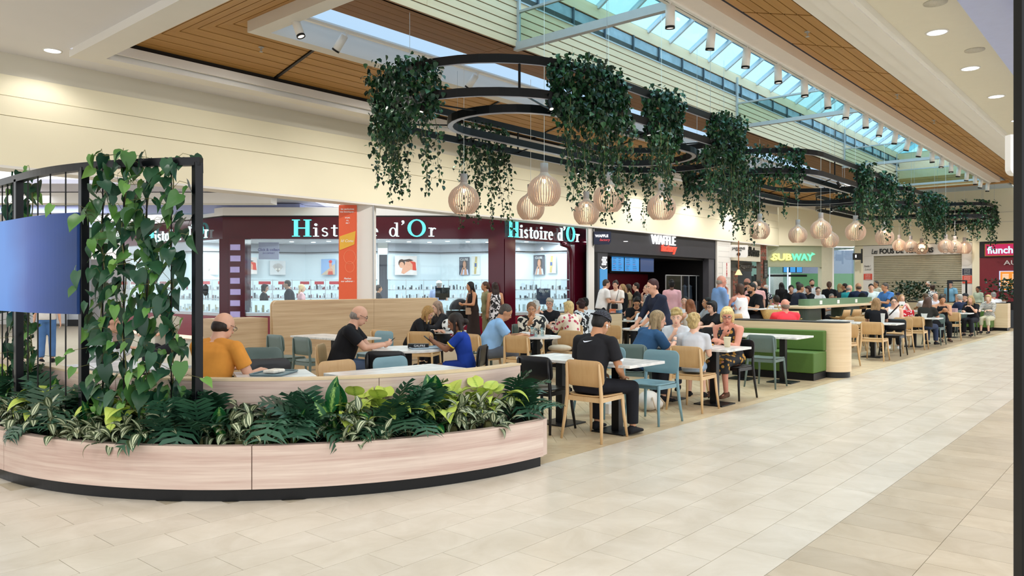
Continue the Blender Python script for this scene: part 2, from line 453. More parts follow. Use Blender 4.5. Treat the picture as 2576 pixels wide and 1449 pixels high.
# dropped white border bands
cpart('border_band', MB().prism([(4.38, 2.0), (4.78, 2.0), (4.78, 12.3), (37.2, 12.3), (37.2, 12.64), (4.38, 12.64)], ZC-0.12, ZC-0.02), M_white)
cpart('border_band', MB().box(4.38, 4.5, 2.0, 12.5, ZC-0.02, ZC+0.18), M_white)
cpart('border_lip', MB().box(4.86, 37.0, 12.2, 12.24, ZC-0.04, ZC+0.1), M_white)
cpart('gap_closure', MB().box(4.8, 37.0, 12.24, 12.32, ZC+0.0, ZC+0.3), M_gap)
# wood slope: boards run with the aisle on the long side and turn the corner at a mitre on the short side
slope = 0.228
def wz(t): return 5.30 + slope*t         # t = distance in from the outer edge
backing = MB()
backing.add([(4.7, 12.4, wz(0)+0.03), (37, 12.4, wz(0)+0.03), (37, 10.6, wz(1.8)+0.03), (4.7, 10.6, wz(1.8)+0.03)], [(0, 1, 2, 3)])
backing.add([(4.7, 12.4, wz(0)+0.03), (4.7, 0.5, wz(0)+0.03), (6.5, 0.5, wz(1.8)+0.03), (6.5, 10.6, wz(1.8)+0.03)], [(0, 1, 2, 3)])
cpart('board_backing', backing, M_gap)
bw = 0.19
def board(x0, x1, ya, yb, za, zb, m, xa=None, xb=None):
    """sloped board between two parallel edges; ends can be mitred"""
    v = [(x0, ya, za), (x1, ya, za), (x1 if xb is None else xb, yb, zb), (x0 if xa is None else xa, yb, zb)]
    v += [(p[0], p[1], p[2]+0.018) for p in v]
    mb = MB().add(v, [(0, 1, 2, 3), (7, 6, 5, 4), (0, 4, 5, 1), (1, 5, 6, 2), (2, 6, 7, 3), (3, 7, 4, 0)])
    return cpart('plank', mb, m)
joints = [7.64, 9.95, 12.4, 15.0, 18.0, 21.0, 24, 27, 30, 33, 37]
for i in range(9):
    t0, t1 = i*bw+0.006, (i+1)*bw-0.014
    x = 4.80+t0
    for j, xj in enumerate(joints):
        if i > 7 and x > 8 and j > 3: pass
        board(x, xj-0.03, 12.3-t0, 12.3-t1, wz(t0), wz(t1), M_wceil, xa=x+(t1-t0) if j == 0 else None)
        x = xj+0.03
    # short side
    v = [(4.80+t0, 12.3-t0, wz(t0)), (4.80+t1, 12.3-t1, wz(t1)), (4.80+t1, 1.5, wz(t1)), (4.80+t0, 1.5, wz(t0))]
    v += [(p[0], p[1], p[2]+0.018) for p in v]
    cpart('plank', MB().add(v, [(3, 2, 1, 0), (4, 5, 6, 7), (0, 1, 5, 4), (1, 2, 6, 5), (2, 3, 7, 6), (3, 0, 4, 7)]), M_wceily)
for xj in joints[:-1]:
    cpart('joint_bar', MB().seg((xj, 12.28, wz(0)-0.012), (xj, 10.62, wz(1.68)-0.012), 0.05, 0.02, (0, 0, 1)), M_black)
# white box beam round the well (left long side, near short side, right long side)
def beam(name, a, b, w, h, z0, m=M_white):
    a, b = Vector(a), Vector(b); n = Vector((-(b-a).y, (b-a).x)).normalized()
    return cpart(name, MB().prism([a, b, b+n*w, a+n*w], z0, z0+h), m)
cpart('box_beam', MB().box(6.23, 33.5, 10.50, 10.75, 5.45, 5.80), M_white)
cpart('box_beam', MB().box(6.23, 6.48, 5.241, 10.499, 5.45, 5.80), M_white)
# recess between beam and well: white lid with a daylight slot
cpart('recess_lid', MB().box(6.4, 33.5, 9.15, 9.80, 5.84, 5.9), M_white)
cpart('recess_lid', MB().box(6.4, 33.5, 10.43, 10.6, 5.84, 5.9), M_white)
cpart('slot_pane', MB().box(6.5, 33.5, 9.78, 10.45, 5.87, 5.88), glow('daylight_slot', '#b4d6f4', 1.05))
cpart('track', MB().box(6.5, 33.5, 9.80, 9.86, 5.54, 5.58), M_wht)
# soffit under the well wall, its shade put into the plank colour
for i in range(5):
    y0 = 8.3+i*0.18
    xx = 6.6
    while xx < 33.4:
        cpart('soffit_plank', MB().box(xx+0.004, min(xx+2.99, 33.4), y0+0.003, y0+0.175, 5.55, 5.57), M_wshade); xx += 3.0
cpart('board_backing', MB().box(6.5, 33.5, 8.32, 9.18, 5.572, 5.6), M_gap)
# well wall, pale plywood boards with dark joints
cpart('board_backing', MB().box(6.5, 33.6, 8.325, 8.36, 5.55, 6.88), M_gap)
bz = [5.55+i*0.13 for i in range(7)]
for i in range(6):
    if i % 2: cpart('wall_board', MB().box(6.503, 7.697, 8.30, 8.325, bz[i]+0.011, bz[i+1]-0.008), M_ply)
    xx = 6.5 + (i % 2)*1.2
    while xx < 33.5:
        x1 = min(xx+4.8, 33.5); cpart('wall_board', MB().box(xx+0.003, x1-0.003, 8.30, 8.325, bz[i]+0.011, bz[i+1]-0.008), M_ply); xx = x1
cpart('wall_board', MB().box(6.5, 33.5, 8.29, 8.325, 6.66, 6.90), M_ply)
cpart('wall_board', MB().box(6.5, 33.5, 8.285, 8.34, 6.33-0.012, 6.345), M_steel)
# window band in the wall
cpart('vent_pane', MB().box(6.5, 33.5, 8.315, 8.32, 6.45, 6.64), mat('duct_sheet', '#9fb0bb', 0.35, 0.4, var=0.25, scale=3))
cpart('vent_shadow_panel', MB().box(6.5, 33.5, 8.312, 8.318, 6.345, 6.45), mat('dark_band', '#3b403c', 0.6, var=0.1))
xx = 7.2
while xx < 33.4:
    cpart('mullion', MB().box(xx, xx+0.035, 8.28, 8.32, 6.34, 6.66), mat('grey_mullion', '#55606a', 0.4, 0.3, var=0)); xx += 1.03
# glazed roof: two pitched sides on rafters
YR, ZR, ZW = 6.8, 7.86, 6.88
M_roofglass = glass('roof_glass', '#aadff4', 0.1)
M_raft = mat('rafter_paint', '#c4cdd6', 0.4, 0.1, var=0.02)
x0 = 6.6
while x0 < 33.4:
    for (ya, yb) in ((8.3, YR), (5.3, YR)):
        v = [(x0+0.03, ya, ZW), (x0+0.89, ya, ZW), (x0+0.89, yb, ZR), (x0+0.03, yb, ZR)]
        cpart('roof_pane', MB().add(v, [(0, 1, 2, 3)]), M_roofglass)
        cpart('rafter', MB().seg((x0, ya, ZW), (x0, yb, ZR), 0.055, 0.10), M_raft)
    x0 += 0.92
cpart('ridge', MB().box(6.5, 33.5, YR-0.06, YR+0.06, ZR-0.05, ZR+0.06), M_raft)
for t in (0.33, 0.62): cpart('purlin', MB().seg((6.5, 8.3-1.5*t, ZW+0.98*t+0.12), (33.5, 8.3-1.5*t, ZW+0.98*t+0.12), 0.10, 0.05), mat('purlin_paint', '#8a98a4', 0.5, var=0.02))
# right side of the well, its beam, sloped wood, mouldings and the flat ceiling beyond
cpart('well_side', MB().box(6.5, 33.5, 5.22, 5.30, 5.45, 6.9), M_white)
cpart('box_beam', MB().box(4.6, 33.6, 4.85, 5.24, 5.45, 5.62), mat('beam_blush', '#e6dcd6', 0.75, var=0.01))
cpart('track', MB().box(8, 33.5, 5.14, 5.19, 5.42, 5.45), M_wht)
cpart('board_backing', MB().add([(4.6, 3.5, 5.32), (37, 3.5, 5.32), (37, 5.0, 5.72), (4.6, 5.0, 5.72)], [(3, 2, 1, 0)]), M_gap)
nb = 6; yb0, yb1 = 3.62, 4.85
jr = [7.0, 8.95, 10.9, 12.85, 14.8, 16.75, 18.7, 20.65, 22.6, 24.55, 26.5, 28.45, 30.4, 32.35, 36.9]
for i in range(nb):
    ya = yb0+(yb1-yb0)*i/nb+0.009; yb = yb0+(yb1-yb0)*(i+1)/nb-0.009
    for j in range(len(jr)-1):
        v = [(jr[j]+0.03, ya, 5.30+0.28*(ya-yb0)), (jr[j+1]-0.03, ya, 5.30+0.28*(ya-yb0)), (jr[j+1]-0.03, yb, 5.30+0.28*(yb-yb0)), (jr[j]+0.03, yb, 5.30+0.28*(yb-yb0))]
        v += [(p[0], p[1], p[2]+0.016) for p in v]
        cpart('plank', MB().add(v, [(3, 2, 1, 0), (4, 5, 6, 7), (0, 1, 5, 4), (1, 2, 6, 5), (2, 3, 7, 6), (3, 0, 4, 7)]), M_wceil)
cpart('moulding', MB().box(4.6, 37.2, 3.40, 3.62, 5.16, 5.34), M_white)
cpart('moulding', MB().box(4.6, 37.2, 3.20, 3.42, 5.11, 5.30), M_white)
cpart('moulding', MB().box(4.6, 37.2, 3.02, 3.22, 5.08, 5.30), M_white)
cpart('moulding_lip', MB().box(4.6, 37.2, 2.96, 3.02, 5.10, 5.20), M_wht)
cpart('plaster', MB().box(4.6, 37.2, 1.85, 3.0, 5.20, 5.3), mat('warm_plaster', '#e4dfd0', 0.8, var=0.01))
M_blue = mat('blue_light_tint', '#b9c3ee', 0.6, var=0.02)  # blue light falling on the beam, put into its colour
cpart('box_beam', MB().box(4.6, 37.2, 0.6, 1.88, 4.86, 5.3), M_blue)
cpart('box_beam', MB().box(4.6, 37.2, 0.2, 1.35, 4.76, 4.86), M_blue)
# far end of the well
cpart('end_fascia', MB().box(33.5, 33.6, 5.0, 9.2, 5.45, 6.9), M_ply)
for i in range(3): cpart('soffit_plank', MB().box(33.48, 33.5, 5.0, 9.2, 5.52+i*0.12, 5.63+i*0.12), M_wceily)
cpart('plaster', MB().box(33.5, 37.2, 4.9, 12.4, 5.6, 5.66), mat('far_ceiling', '#c9dcf0', 0.6, var=0.01))
cpart('box_beam', MB().box(33.6, 33.9, 4.6, 10.6, 5.42, 5.5), M_wceily)
cpart('well_end', MB().box(6.46, 6.5, 5.24, 8.3, 5.60, 6.9), M_ply)
cpart('recess_lid', MB().box(6.485, 6.5, 8.3, 10.5, 5.6, 5.9), M_white)
cpart('roof_cap', MB().add([(33.5, 5.3, ZW), (33.5, 8.3, ZW), (33.5, YR, ZR)], [(0, 1, 2)]), M_roofglass)
cpart('roof_cap', MB().add([(6.5, 5.3, ZW), (6.5, 8.3, ZW), (6.5, YR, ZR)], [(0, 1, 2)]), M_roofglass)

# ---- glass smoke curtains hung across the well
for i, (X, w) in enumerate(((9.76, 0.13), (18.25, 0.09), (26.6, 0.09), (33.0, 0.08))):
    t = thing('smoke_curtain', ['steel framed glass smoke curtain nearest the camera, crossing the roof well', 'steel framed glass smoke curtain second along the roof well, above the first ring chandelier end', 'steel framed glass smoke curtain third along the roof well', 'steel framed glass smoke curtain at the far end of the roof well'][i], 'smoke curtain', (X, 6.75, 5.5), group='smoke curtains across the roof well')
    MB().box(-0.05, 0.05, -1.6, 1.6, 0.0, w).build('bottom_rail', M_steel, t)
    MB().box(-0.025, 0.025, 1.5, 1.55, w, 1.3).build('post', M_steel, t)
    MB().box(-0.025, 0.025, -1.55, -1.5, w, 1.3).build('post', M_steel, t)
    MB().box(-0.025, 0.025, -1.5, 1.5, 0.62, 0.66).build('top_rail', M_steel, t)
    MB().box(-0.004, 0.004, -1.5, 1.5, w, 0.62).build('pane', glass('curtain_glass', '#e6f0ea', 0.08), t)
# ================================================================== CEILING FIXTURES
M_lens = glow('lamp_lens', '#fff4e2', 1.6)
M_lensW = glow('lamp_lens_white', '#ffffff', 5.0)
def spot(loc, rot, power, col=(1, 0.965, 0.90), ang=110, r=0.06, blend=0.7):
    l = bpy.data.lights.new('lamp', 'SPOT'); l.energy = power; l.color = col; l.spot_size = math.radians(ang); l.spot_blend = blend; l.shadow_soft_size = r
    o = bpy.data.objects.new('lamp', l); COL.objects.link(o); o.location = loc; o.rotation_euler = rot; return o
# cylinder track spots
_cache = {}
def spotlight(loc, tilt, label, group, s=1.0, m=M_wht, power=70, lamp=True, col=(1, 0.965, 0.90)):
    """can lamp on a short stem; tilt = (rx, ry) of the can"""
    t = thing('track_spotlight', label, 'spotlight', loc, group=group)
    key = (s, m.name)
    if key not in _cache:
        a = MB().cone((0, 0, -0.05*s), (0, 0, -0.34*s), 0.065*s, n=18); a.lathe([(0.065*s, -0.34*s), (0.066*s, -0.352*s), (0.055*s, -0.352*s), (0.05*s, -0.33*s)], 18, cap=False)
        b = MB().cone((0, 0, 0), (0, 0, -0.08*s), 0.012*s, n=8).box(-0.03*s, 0.03*s, -0.015*s, 0.015*s, -0.01*s, 0.02*s)
        c = MB().cone((0, 0, -0.342*s), (0, 0, -0.345*s), 0.052*s, n=18)
        d = MB().lathe([(0.0665*s, -0.325*s), (0.0675*s, -0.356*s), (0.054*s, -0.356*s), (0.053*s, -0.34*s)], 18, cap=False)
        _cache[key] = (a.mesh('can', m, True), b.mesh('stem', m), c.mesh('lens', M_lens), d.mesh('rim', M_black, True))
    a, b, c, d = _cache[key]
    can = link('can', a, t); can.rotation_euler = (tilt[0], tilt[1], 0); link('stem', b, t)
    link('lens', c, can); link('rim', d, can)
    if lamp:
        o = spot((0, 0, -0.37*s), (0, 0, 0), power, col); o.parent = can
    return t
for i in range(20):
    X = 9.28+1.25*i
    spotlight((X, 5.165, 5.42), (random.uniform(-.05, .25), random.uniform(-.1, .1)), 'white can spotlight on the aisle side track, %s from the camera end' % ORD[i], 'row of white spotlights along the aisle side of the well', 1.0, power=95)
for i, X in enumerate([6.45, 7.4, 9.5, 10.4, 12.6, 13.6, 15.9, 16.9, 19.2, 20.2, 22.5, 23.5, 25.8, 26.8, 29.0, 30.0, 32.2]):
    lb = {0: 'white can spotlight on the shop side track, first from the box beam corner', 1: 'white can spotlight on the shop side track, second from the box beam corner'}.get(i, 'white can spotlight on the shop side track, %s from the box beam corner' % ORD[i])
    spotlight((X, 9.83, 5.54), (-0.35 if i == 0 else 0.62, 0.25 if i % 2 else -0.15), lb, 'spotlights on the shop side track', 0.95, power=190)
# recessed downlights
def downlight(x, y, z, label, group, r=0.11, power=60, col=(1, 0.965, 0.91), lamp=True):
    t = thing('downlight', label, 'downlight', (x, y, z), group=group)
    MB().lathe([(r, 0.0), (r*1.18, 0.0), (r*1.18, -0.008), (r, -0.012)], 20, cap=False).build('rim', M_wht, t, True)
    MB().cone((0, 0, -0.004), (0, 0, -0.006), r, n=20).build('lens', M_lensW, t)
    if lamp:
        o = spot((x, y, z-0.06), (0, 0, 0), power, col, 150, 0.1, 0.5)
downlight(onY(132, 12.9, 0).x, 12.9, ZC, 'round white downlight in the plaster ceiling at far left', None, 0.115, 35)
for i, X in enumerate([9.6, 12.3, 14.7, 17.2]):
    downlight(X, 2.55, 5.2, ['large round downlight nearest the frame top in the right ceiling', 'second large round downlight in the right ceiling', 'third large round downlight in the right ceiling', 'fourth large round downlight in the right ceiling'][i], 'large downlights in the right ceiling', 0.13, 120)
for i, X in enumerate((4.9, 7.2, 20, 22.5, 25, 27.5, 30, 33)):
    downlight(X, 2.55, 5.2, 'large round downlight of the right ceiling, %s among those beyond the four nearest' % ORD[i], 'large downlights in the right ceiling', 0.13, 120)
for i, X in enumerate((12.9, 15.4, 18.3, 21.2)): downlight(X, 2.02, 5.2, 'small downlight beside the blue-lit beam, %s from the camera' % ORD[i], 'small downlights beside the blue-lit beam', 0.05, 25, lamp=False)
for i, X in enumerate((11.0, 13.6)):
    o = MB().lathe([(0.0, 0), (0.14, 0), (0.14, -0.012), (0.0, -0.016)], 24).build('ceiling_speaker', mat('grille', '#cfcabd', 0.7, var=0.1, scale=60), smooth=True)
    o.location = (X, 2.3, 5.2); tag(o, ['round grey ceiling speaker grille nearer the camera', 'round grey ceiling speaker grille farther along'][i], 'speaker', 'ceiling speakers')
for i, (x, y) in enumerate(((-2, 3), (-2, 7), (-2, 11), (1.5, 2), (1.5, 12.5), (-5, 5), (-5, 10), (1.5, 7))):  # unseen downlights added outside the view for fill light
    downlight(x, y, ZC, 'added fill downlight in the plaster ceiling behind the camera, %s of eight' % ORD[i], 'added fill downlights in the near ceiling', 0.11, 120)
# sprinklers
def sprinkler(loc, label):
    t = thing('sprinkler', label, 'sprinkler', loc, group='sprinkler heads in the wood ceiling')
    MB().lathe([(0.045, 0), (0.045, -0.008), (0.0, -0.01)], 14).lathe([(0.012, 0), (0.012, -0.05)], 8).build('body', M_steel, t)
    MB().seg((-0.02, 0, -0.03), (0, 0, -0.075), 0.006, 0.006).seg((0.02, 0, -0.03), (0, 0, -0.075), 0.006, 0.006).lathe([(0.03, -0.075), (0.03, -0.08)], 12).build('deflector', M_steel, t)
p = onY(657, 11.4); sprinkler((p.x, 11.4, wz(0.9)), 'small chrome sprinkler head in the left wood ceiling')
for X, l in ((11.9, 'sprinkler head on the right wood ceiling nearest the camera'), (17.0, 'sprinkler head further along the right wood ceiling'), (20.2, 'flat sprinkler disc on the right wood ceiling')):
    sprinkler((X, 4.25, 5.30+0.28*0.63), l)
# linear light hidden behind the box beam, washing the wood and the bulkhead

# ================================================================== SHOP FRONTS
M_maroon = mat('maroon_gloss', '#4a0519', 0.12, var=0.08, scale=1.2, coat=0.0, spec=0.4)
M_red = mat('deep_red', '#7c0a28', 0.25, var=0.04)
M_shopwhite = mat('shop_white', '#e6ecf2', 0.5, var=0.01)
M_shopglow = glow('display_glow', '#dff3ff', 1.15)
M_shopglow2 = glow('display_glow_soft', '#cfe6f4', 0.8)
M_pane = glass('shop_glass', '#f2fafa', 0.10)
M_signcyan = glow('cyan_sign_light', '#5ff5f0', 1.6)
M_signwhite = glow('white_sign_light', '#ffffff', 1.7)
M_txtw = mat('white_lettering', '#f4f4f4', 0.5, var=0)
M_txtb = mat('black_lettering', '#1a1a1c', 0.5, var=0)

# ---- the jeweller (local frame: x = lateral, y = straight ahead, z = up)
def shop(name, label, cat='shop'): return thing(name, label, cat, (0, 0, 0), VA)
J = shop('jewellery_shop', 'maroon fronted jewellery shop with a lit Histoire d\'Or sign and white display windows')
Z0, Z1 = 2.87, 3.48
c1 = Vector((-0.22, 21.3)); ax = Vector((ST, CT)); c2 = c1+ax*3.95; a0 = Vector((-8.07, 21.3)); lx = Vector((-CT, ST)); a9 = a0+lx*6.5
def slab(name, a, b, z0, z1, t, m, parent=None, off=0.0):
    a, b = Vector(a[:2]), Vector(b[:2]); n = Vector((-(b-a).y, (b-a).x)).normalized(); a, b = a+n*off, b+n*off
    return MB().prism([a, b, b+n*t, a+n*t], z0, z1).build(name, m, parent or J)
for a, b in ((a9, a0), (a0, c1), (c1, c2)): slab('sign_fascia', a, b, Z0, Z1, 0.35, M_maroon)
slab('fascia_edge', a0, c1, Z1, Z1+0.04, 0.4, M_black); slab('fascia_edge', c1, c2, Z1, Z1+0.04, 0.4, M_black)
slab('upper_panel', a9, a0, Z1+0.04, 3.75, 0.3, M_white); slab('upper_panel', a0, c1, Z1+0.04, 3.75, 0.3, M_white); slab('upper_panel', c1, c2, Z1+0.04, 3.75, 0.3, M_white)
# pillars
def pil(l0, l1, d0=21.27, t=0.5, m=M_maroon): return MB().box(l0, l1, d0, d0+t, 0, Z0).build('pillar', m, J)
pil(-8.15, -7.9); p_ = pil(-7.88, -7.42, 21.22)
for i in range(9): MB().box(-7.82, -7.52-0.05*random.random(), 21.2, 21.215, 2.55-i*0.31, 2.71-i*0.31).build('light_square', mat('lilac_square', '#b9aee8', 0.3, var=0.05), p_)
slab('pillar', c1+Vector((-0.44, 0)), c1, 0, Z0, 0.4, M_maroon, off=-0.03)
slab('pillar', c1, c1+ax*0.45, 0, Z0, 0.4, M_maroon, off=-0.03)
slab('pillar', c1+ax*3.3, c2, 0, Z0, 0.3, M_maroon, off=-0.02)
# rounded window surround at the right end
pts = [c1+ax*2.93, c1+ax*3.1]
q0 = c1+ax*3.15
fr = MB(); path = [(0.0, 0.0), (0.02, 1.2), (0.0, 2.2), (-0.05, 2.6), (-0.16, 2.78), (-0.5, 2.84)]
fr.tube([(q0.x+ax.x*a, q0.y+ax.y*a-0.05, z) for a, z in path], 0.075, 8); fr.build('window_surround', M_maroon, J, True)
# base, vitrines, light strip
for a, b in ((a9, a0+Vector((0.0, 0))), (Vector((-7.42, 21.3)), Vector((-0.62, 21.3))), (c1+ax*0.45, c1+ax*3.2)):
    slab('plinth', a, b, 0.10, 0.72, 0.55, M_red); slab('plinth_light', a, b, 0.0, 0.10, 0.5, glow('warm_strip', '#ffd9c2', 1.4), off=0.02)
    slab('vitrine_frame', a, b, 0.72, 0.80, 0.58, M_steel, off=-0.02)
    slab('vitrine_back', a, b, 0.80, 1.14, 0.03, M_shopglow, off=0.5)
    slab('vitrine_floor', a, b, 0.80, 0.82, 0.5, M_shopglow2, off=0.0)
    slab('vitrine_pane', a, b, 0.82, 1.15, 0.01, M_pane); slab('vitrine_top', a, b, 1.15, 1.17, 0.55, M_pane)
    slab('window_pane', a, b, 1.17, Z0, 0.01, M_pane, off=0.02)
    L = (b-a).length; n = Vector((-(b-a).y, (b-a).x)).normalized(); u = (b-a).normalized(); mb = MB(); mbd = MB()
    k = 0.1
    while k < L-0.1:
        q = a+u*k+n*random.uniform(0.1, 0.42); h = random.choice((0.05, 0.08, 0.13, 0.2)); w = random.uniform(0.02, 0.05)
        (mb if random.random() < 0.7 else mbd).cbox((q.x, q.y, 0.82+h/2), (w, w, h)); k += 0.05
    mb.build('jewellery_stands', M_shopwhite, J, kind='stuff'); mbd.build('jewellery', mat('jewel_gold', '#a89a7c', 0.25, 0.7, var=0.2), J, kind='stuff')
# shop interior
bk = [Vector(p) for p in ((-13.5, 27.0), (-10.2, 24.6), (-7.0, 25.9), (-5.2, 25.0), (-4.4, 25.0))]
bk2 = [Vector(p) for p in ((-4.05, 25.0), (-2.44, 25.9), (0.1, 24.75), (0.75, 25.2), (2.05, 24.08))]
MB().prism([(-13, 28), (-8, 21.4), (0, 21.4), (3.8, 25.8), (4, 28.5)], 0.0, 0.012).build('shop_floor', mat('shop_floor', '#cfc8c4', 0.3, var=0.03), J)
MB().prism([(-13, 28), (-8, 21.6), (0, 21.6), (3.8, 26), (4, 28.5)], 2.96, 3.0).build('shop_ceiling', M_shopwhite, J)
for P_ in (bk, bk2):
    for a, b in zip(P_[:-1], P_[1:]):
        slab('wall_panel', a, b, 1.78, 2.62, 0.1, mat('pale_blue_wall', '#dfeaf0', 0.5, var=0.01)); slab('wall_panel', a, b, 2.62, 2.96, 0.1, mat('grey_wall', '#b7bac4', 0.6, var=0.01), off=-0.03)
        slab('wall_rail', a, b, 2.66, 2.69, 0.03, M_black, off=-0.06)
        slab('cabinet_light', a, b, 0.85, 1.78, 0.03, M_shopglow, off=0.0)
        for z in (0.85, 1.14, 1.42, 1.74): slab('shelf', a, b, z, z+0.025, 0.3, M_steel, off=-0.3)
        slab('cabinet_base', a, b, 0, 0.85, 0.35, M_shopwhite if P_ is bk2 else M_red, off=-0.35)
        L = (b-a).length; n = Vector((-(b-a).y, (b-a).x)).normalized(); u = (b-a).normalized()
        mw, mr, mg = MB(), MB(), MB()
        for z in (0.875, 1.165, 1.445):
            k = 0.08
            while k < L-0.05:
                q = a+u*k-n*random.uniform(0.08, 0.25); h = random.uniform(0.05, 0.17); w = random.uniform(0.025, 0.06)
                random.choice((mw, mw, mr if P_ is bk else mg, mg)).cbox((q.x, q.y, z+h/2), (w, 0.04, h)); k += 0.075
        mw.build('jewellery_stands', M_shopwhite, J, kind='stuff'); mg.build('watches', mat('watch_metal', '#6f7076', 0.3, 0.6, var=0.3, scale=30), J, kind='stuff')
        if mr.v: mr.build('gift_boxes', M_red, J, kind='stuff')
        k = 0.5
        while k < L:
            q = a+u*k-n*0.31; MB().cbox((q.x, q.y, 1.3), (0.02, 0.02, 0.95)).build('cabinet_divider', M_steel, J)
            if P_ is bk:
                q2 = a+u*(k-0.25)-n*0.32; o = MB().box(-0.19, 0.19, -0.01, 0.01, -0.05, 0.05).build('brand_header', mat('header_red', '#b3202c', 0.5, var=0), J); o.location = (q2.x, q2.y, 1.66); o.rotation_euler = (0, 0, math.atan2(u.y, u.x))
            k += 0.62
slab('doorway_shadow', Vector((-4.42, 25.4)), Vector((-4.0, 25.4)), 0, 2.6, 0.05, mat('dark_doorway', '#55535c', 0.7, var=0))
k = -7.2
for i, l in enumerate(np.arange(-7.3, 3.3, 0.62)):
    for d in (22.6, 24.2):
        if l > 0 and d < 23: continue
        MB().cone((l+(d-22.6)*0.2, d+0.3*math.sin(i*2.1), 2.955), (l+(d-22.6)*0.2, d+0.3*math.sin(i*2.1), 2.95), 0.07, n=12).build('downlight', M_lensW, J)
area('jeweller_light', LD(-3.6, 23.4, 2.9), 7.5, 230, (0.93, 0.97, 1.0), (0, 0, VA), 2.4)
area('jeweller_light', LD(-9.6, 23.9, 2.9), 1.5, 90, (0.93, 0.97, 1.0), (0, 0, VA), 1.0)
area('jeweller_light', LD(0.9, 23.9, 2.9), 1.6, 60, (0.93, 0.97, 1.0), (0, 0, VA), 1.2)

def poster(parent, l, d, z0, z1, w, art, name='poster', rz=0):
    o = thing(name, None, None) ; o.parent = parent; o.location = (l, d, 0); o.rotation_euler = (0, 0, rz)
    bgcol = {'shell': '#dcdcde', 'girl': '#e4d9d6', 'beach': '#8fb0dc', 'portrait': '#3c3f4e', 'watch': '#d4d4d0', 'click': '#cdc7ee'}[art]
    MB().box(-w/2, w/2, 0, 0.02, z0, z1).build('board', mat('poster_'+art, bgcol, 0.6, var=0.04), o)
    h = z1-z0; cz = (z0+z1)/2
    def poly(pts, c, n): MB().plate([(x*w, cz+y*h) for x, y in pts], -0.004-0.001*n, -0.001).build('print', mat('print_'+c, c, 0.6, var=0.05, scale=14), o)
    def ell(cx, cy, rx, ry, c, n): poly([(cx+rx*math.cos(t), cy+ry*math.sin(t)) for t in np.linspace(0, 2*math.pi, 18)[:-1]], c, n)
    if art == 'shell':
        for a in np.linspace(-1.2, 1.2, 13):
            x, y = math.sin(a), math.cos(a); poly([(0.02, -0.32), (x*0.36-0.012, -0.05+y*0.36), (x*0.36+0.02, -0.05+y*0.36)], '#b5a9a0', 2)
        ell(-0.1, -0.1, 0.07, 0.07, '#efe6dc', 3); ell(0.1, -0.1, 0.07, 0.07, '#efe6dc', 3)
    if art == 'girl':
        poly([(-0.1, 0.1), (0.1, 0.28), (0.42, 0.2), (0.48, -0.25), (0.2, -0.22), (-0.1, -0.45), (-0.22, -0.4)], '#e0a184', 1)
        poly([(0.15, 0.24), (0.44, 0.16), (0.47, -0.26), (0.3, -0.24), (0.3, 0.05)], '#d8402c', 2)
        ell(-0.2, 0.12, 0.15, 0.2, '#4a332a', 2); ell(-0.2, 0.02, 0.11, 0.16, '#dca184', 3); poly([(-0.3, 0.25), (0.15, 0.34), (0.35, 0.28), (0.1, 0.18)], '#4a332a', 1)
    if art == 'beach':
        poly([(-0.5, -0.5), (0.5, -0.5), (0.5, 0.2)], '#c9b49c', 1); poly([(-0.05, -0.5), (0.4, -0.5), (0.36, -0.2), (0.22, -0.05), (0.02, -0.2)], '#d99b80', 2)
        ell(0.18, 0.12, 0.1, 0.18, '#d99b80', 3); ell(0.18, 0.33, 0.12, 0.1, '#d83a3a', 4); poly([(0.0, -0.5), (0.36, -0.5), (0.32, -0.28), (0.05, -0.28)], '#c94b34', 4)
    if art == 'portrait':
        ell(0.05, 0.08, 0.26, 0.32, '#2c1d18', 1); poly([(-0.4, -0.5), (0.45, -0.5), (0.36, -0.2), (-0.25, -0.2)], '#b9c3de', 2); ell(0.03, 0.08, 0.15, 0.2, '#b98262', 3)
        poly([(0.0, -0.5), (0.3, -0.5), (0.2, -0.1), (0.02, -0.1)], '#b98262', 3); poly([(-0.35, -0.5), (-0.18, -0.5), (-0.05, -0.08), (-0.16, -0.08)], '#c08a6a', 4)
        lettering('CLUSE', 0.105, M_txtw, o, (0, -0.012, cz+h*0.36), name='print', ext=0.002)
    if art == 'watch':
        poly([(-0.2, -0.46), (0.05, -0.46), (0.2, 0.46), (-0.05, 0.46)], '#b9a262', 1); poly([(-0.2, -0.12), (0.2, -0.12), (0.2, 0.16), (-0.2, 0.16)], '#caba7c', 2); poly([(-0.12, -0.08), (0.12, -0.08), (0.12, 0.12), (-0.12, 0.12)], '#33508c', 3)
    if art == 'click':
        mt = mat('violet_print', '#5b4aa8', 0.5, var=0)
        lettering('Click & collect', 0.105, mt, o, (0, -0.005, cz+0.03), name='print', ext=0.002, bold=0.0015)
        lettering('2H OFFERT', 0.07, mt, o, (0, -0.005, cz-0.07), name='print', ext=0.002)
    return o
def pl(px, d): return (px-CX)/F*d
poster(J, pl(523, 24.7), 24.75, 1.93, 2.52, 0.62, 'shell')
poster(J, pl(624, 25.2), 25.05, 1.95, 2.50, 0.66, 'girl', rz=0.4)
poster(J, pl(700, 25.5), 25.45, 1.93, 2.40, 0.5, 'shell', rz=0.35)
poster(J, pl(676, 21.6), 21.6, 2.31, 2.79, 0.57, 'click')
poster(J, pl(827, 25.4), 25.3, 1.93, 2.45, 0.58, 'beach', rz=-0.45)
poster(J, pl(1023, 25.3), 25.15, 1.92, 2.55, 0.76, 'girl', rz=0.5)
poster(J, pl(1168, 25.5), 25.45, 1.93, 2.52, 0.37, 'portrait', rz=-0.4)
poster(J, pl(1197, 25.4), 25.3, 1.93, 2.55, 0.3, 'watch', rz=-0.4)
poster(J, 0.88, 24.98, 1.93, 2.57, 0.44, 'portrait', rz=-0.705)
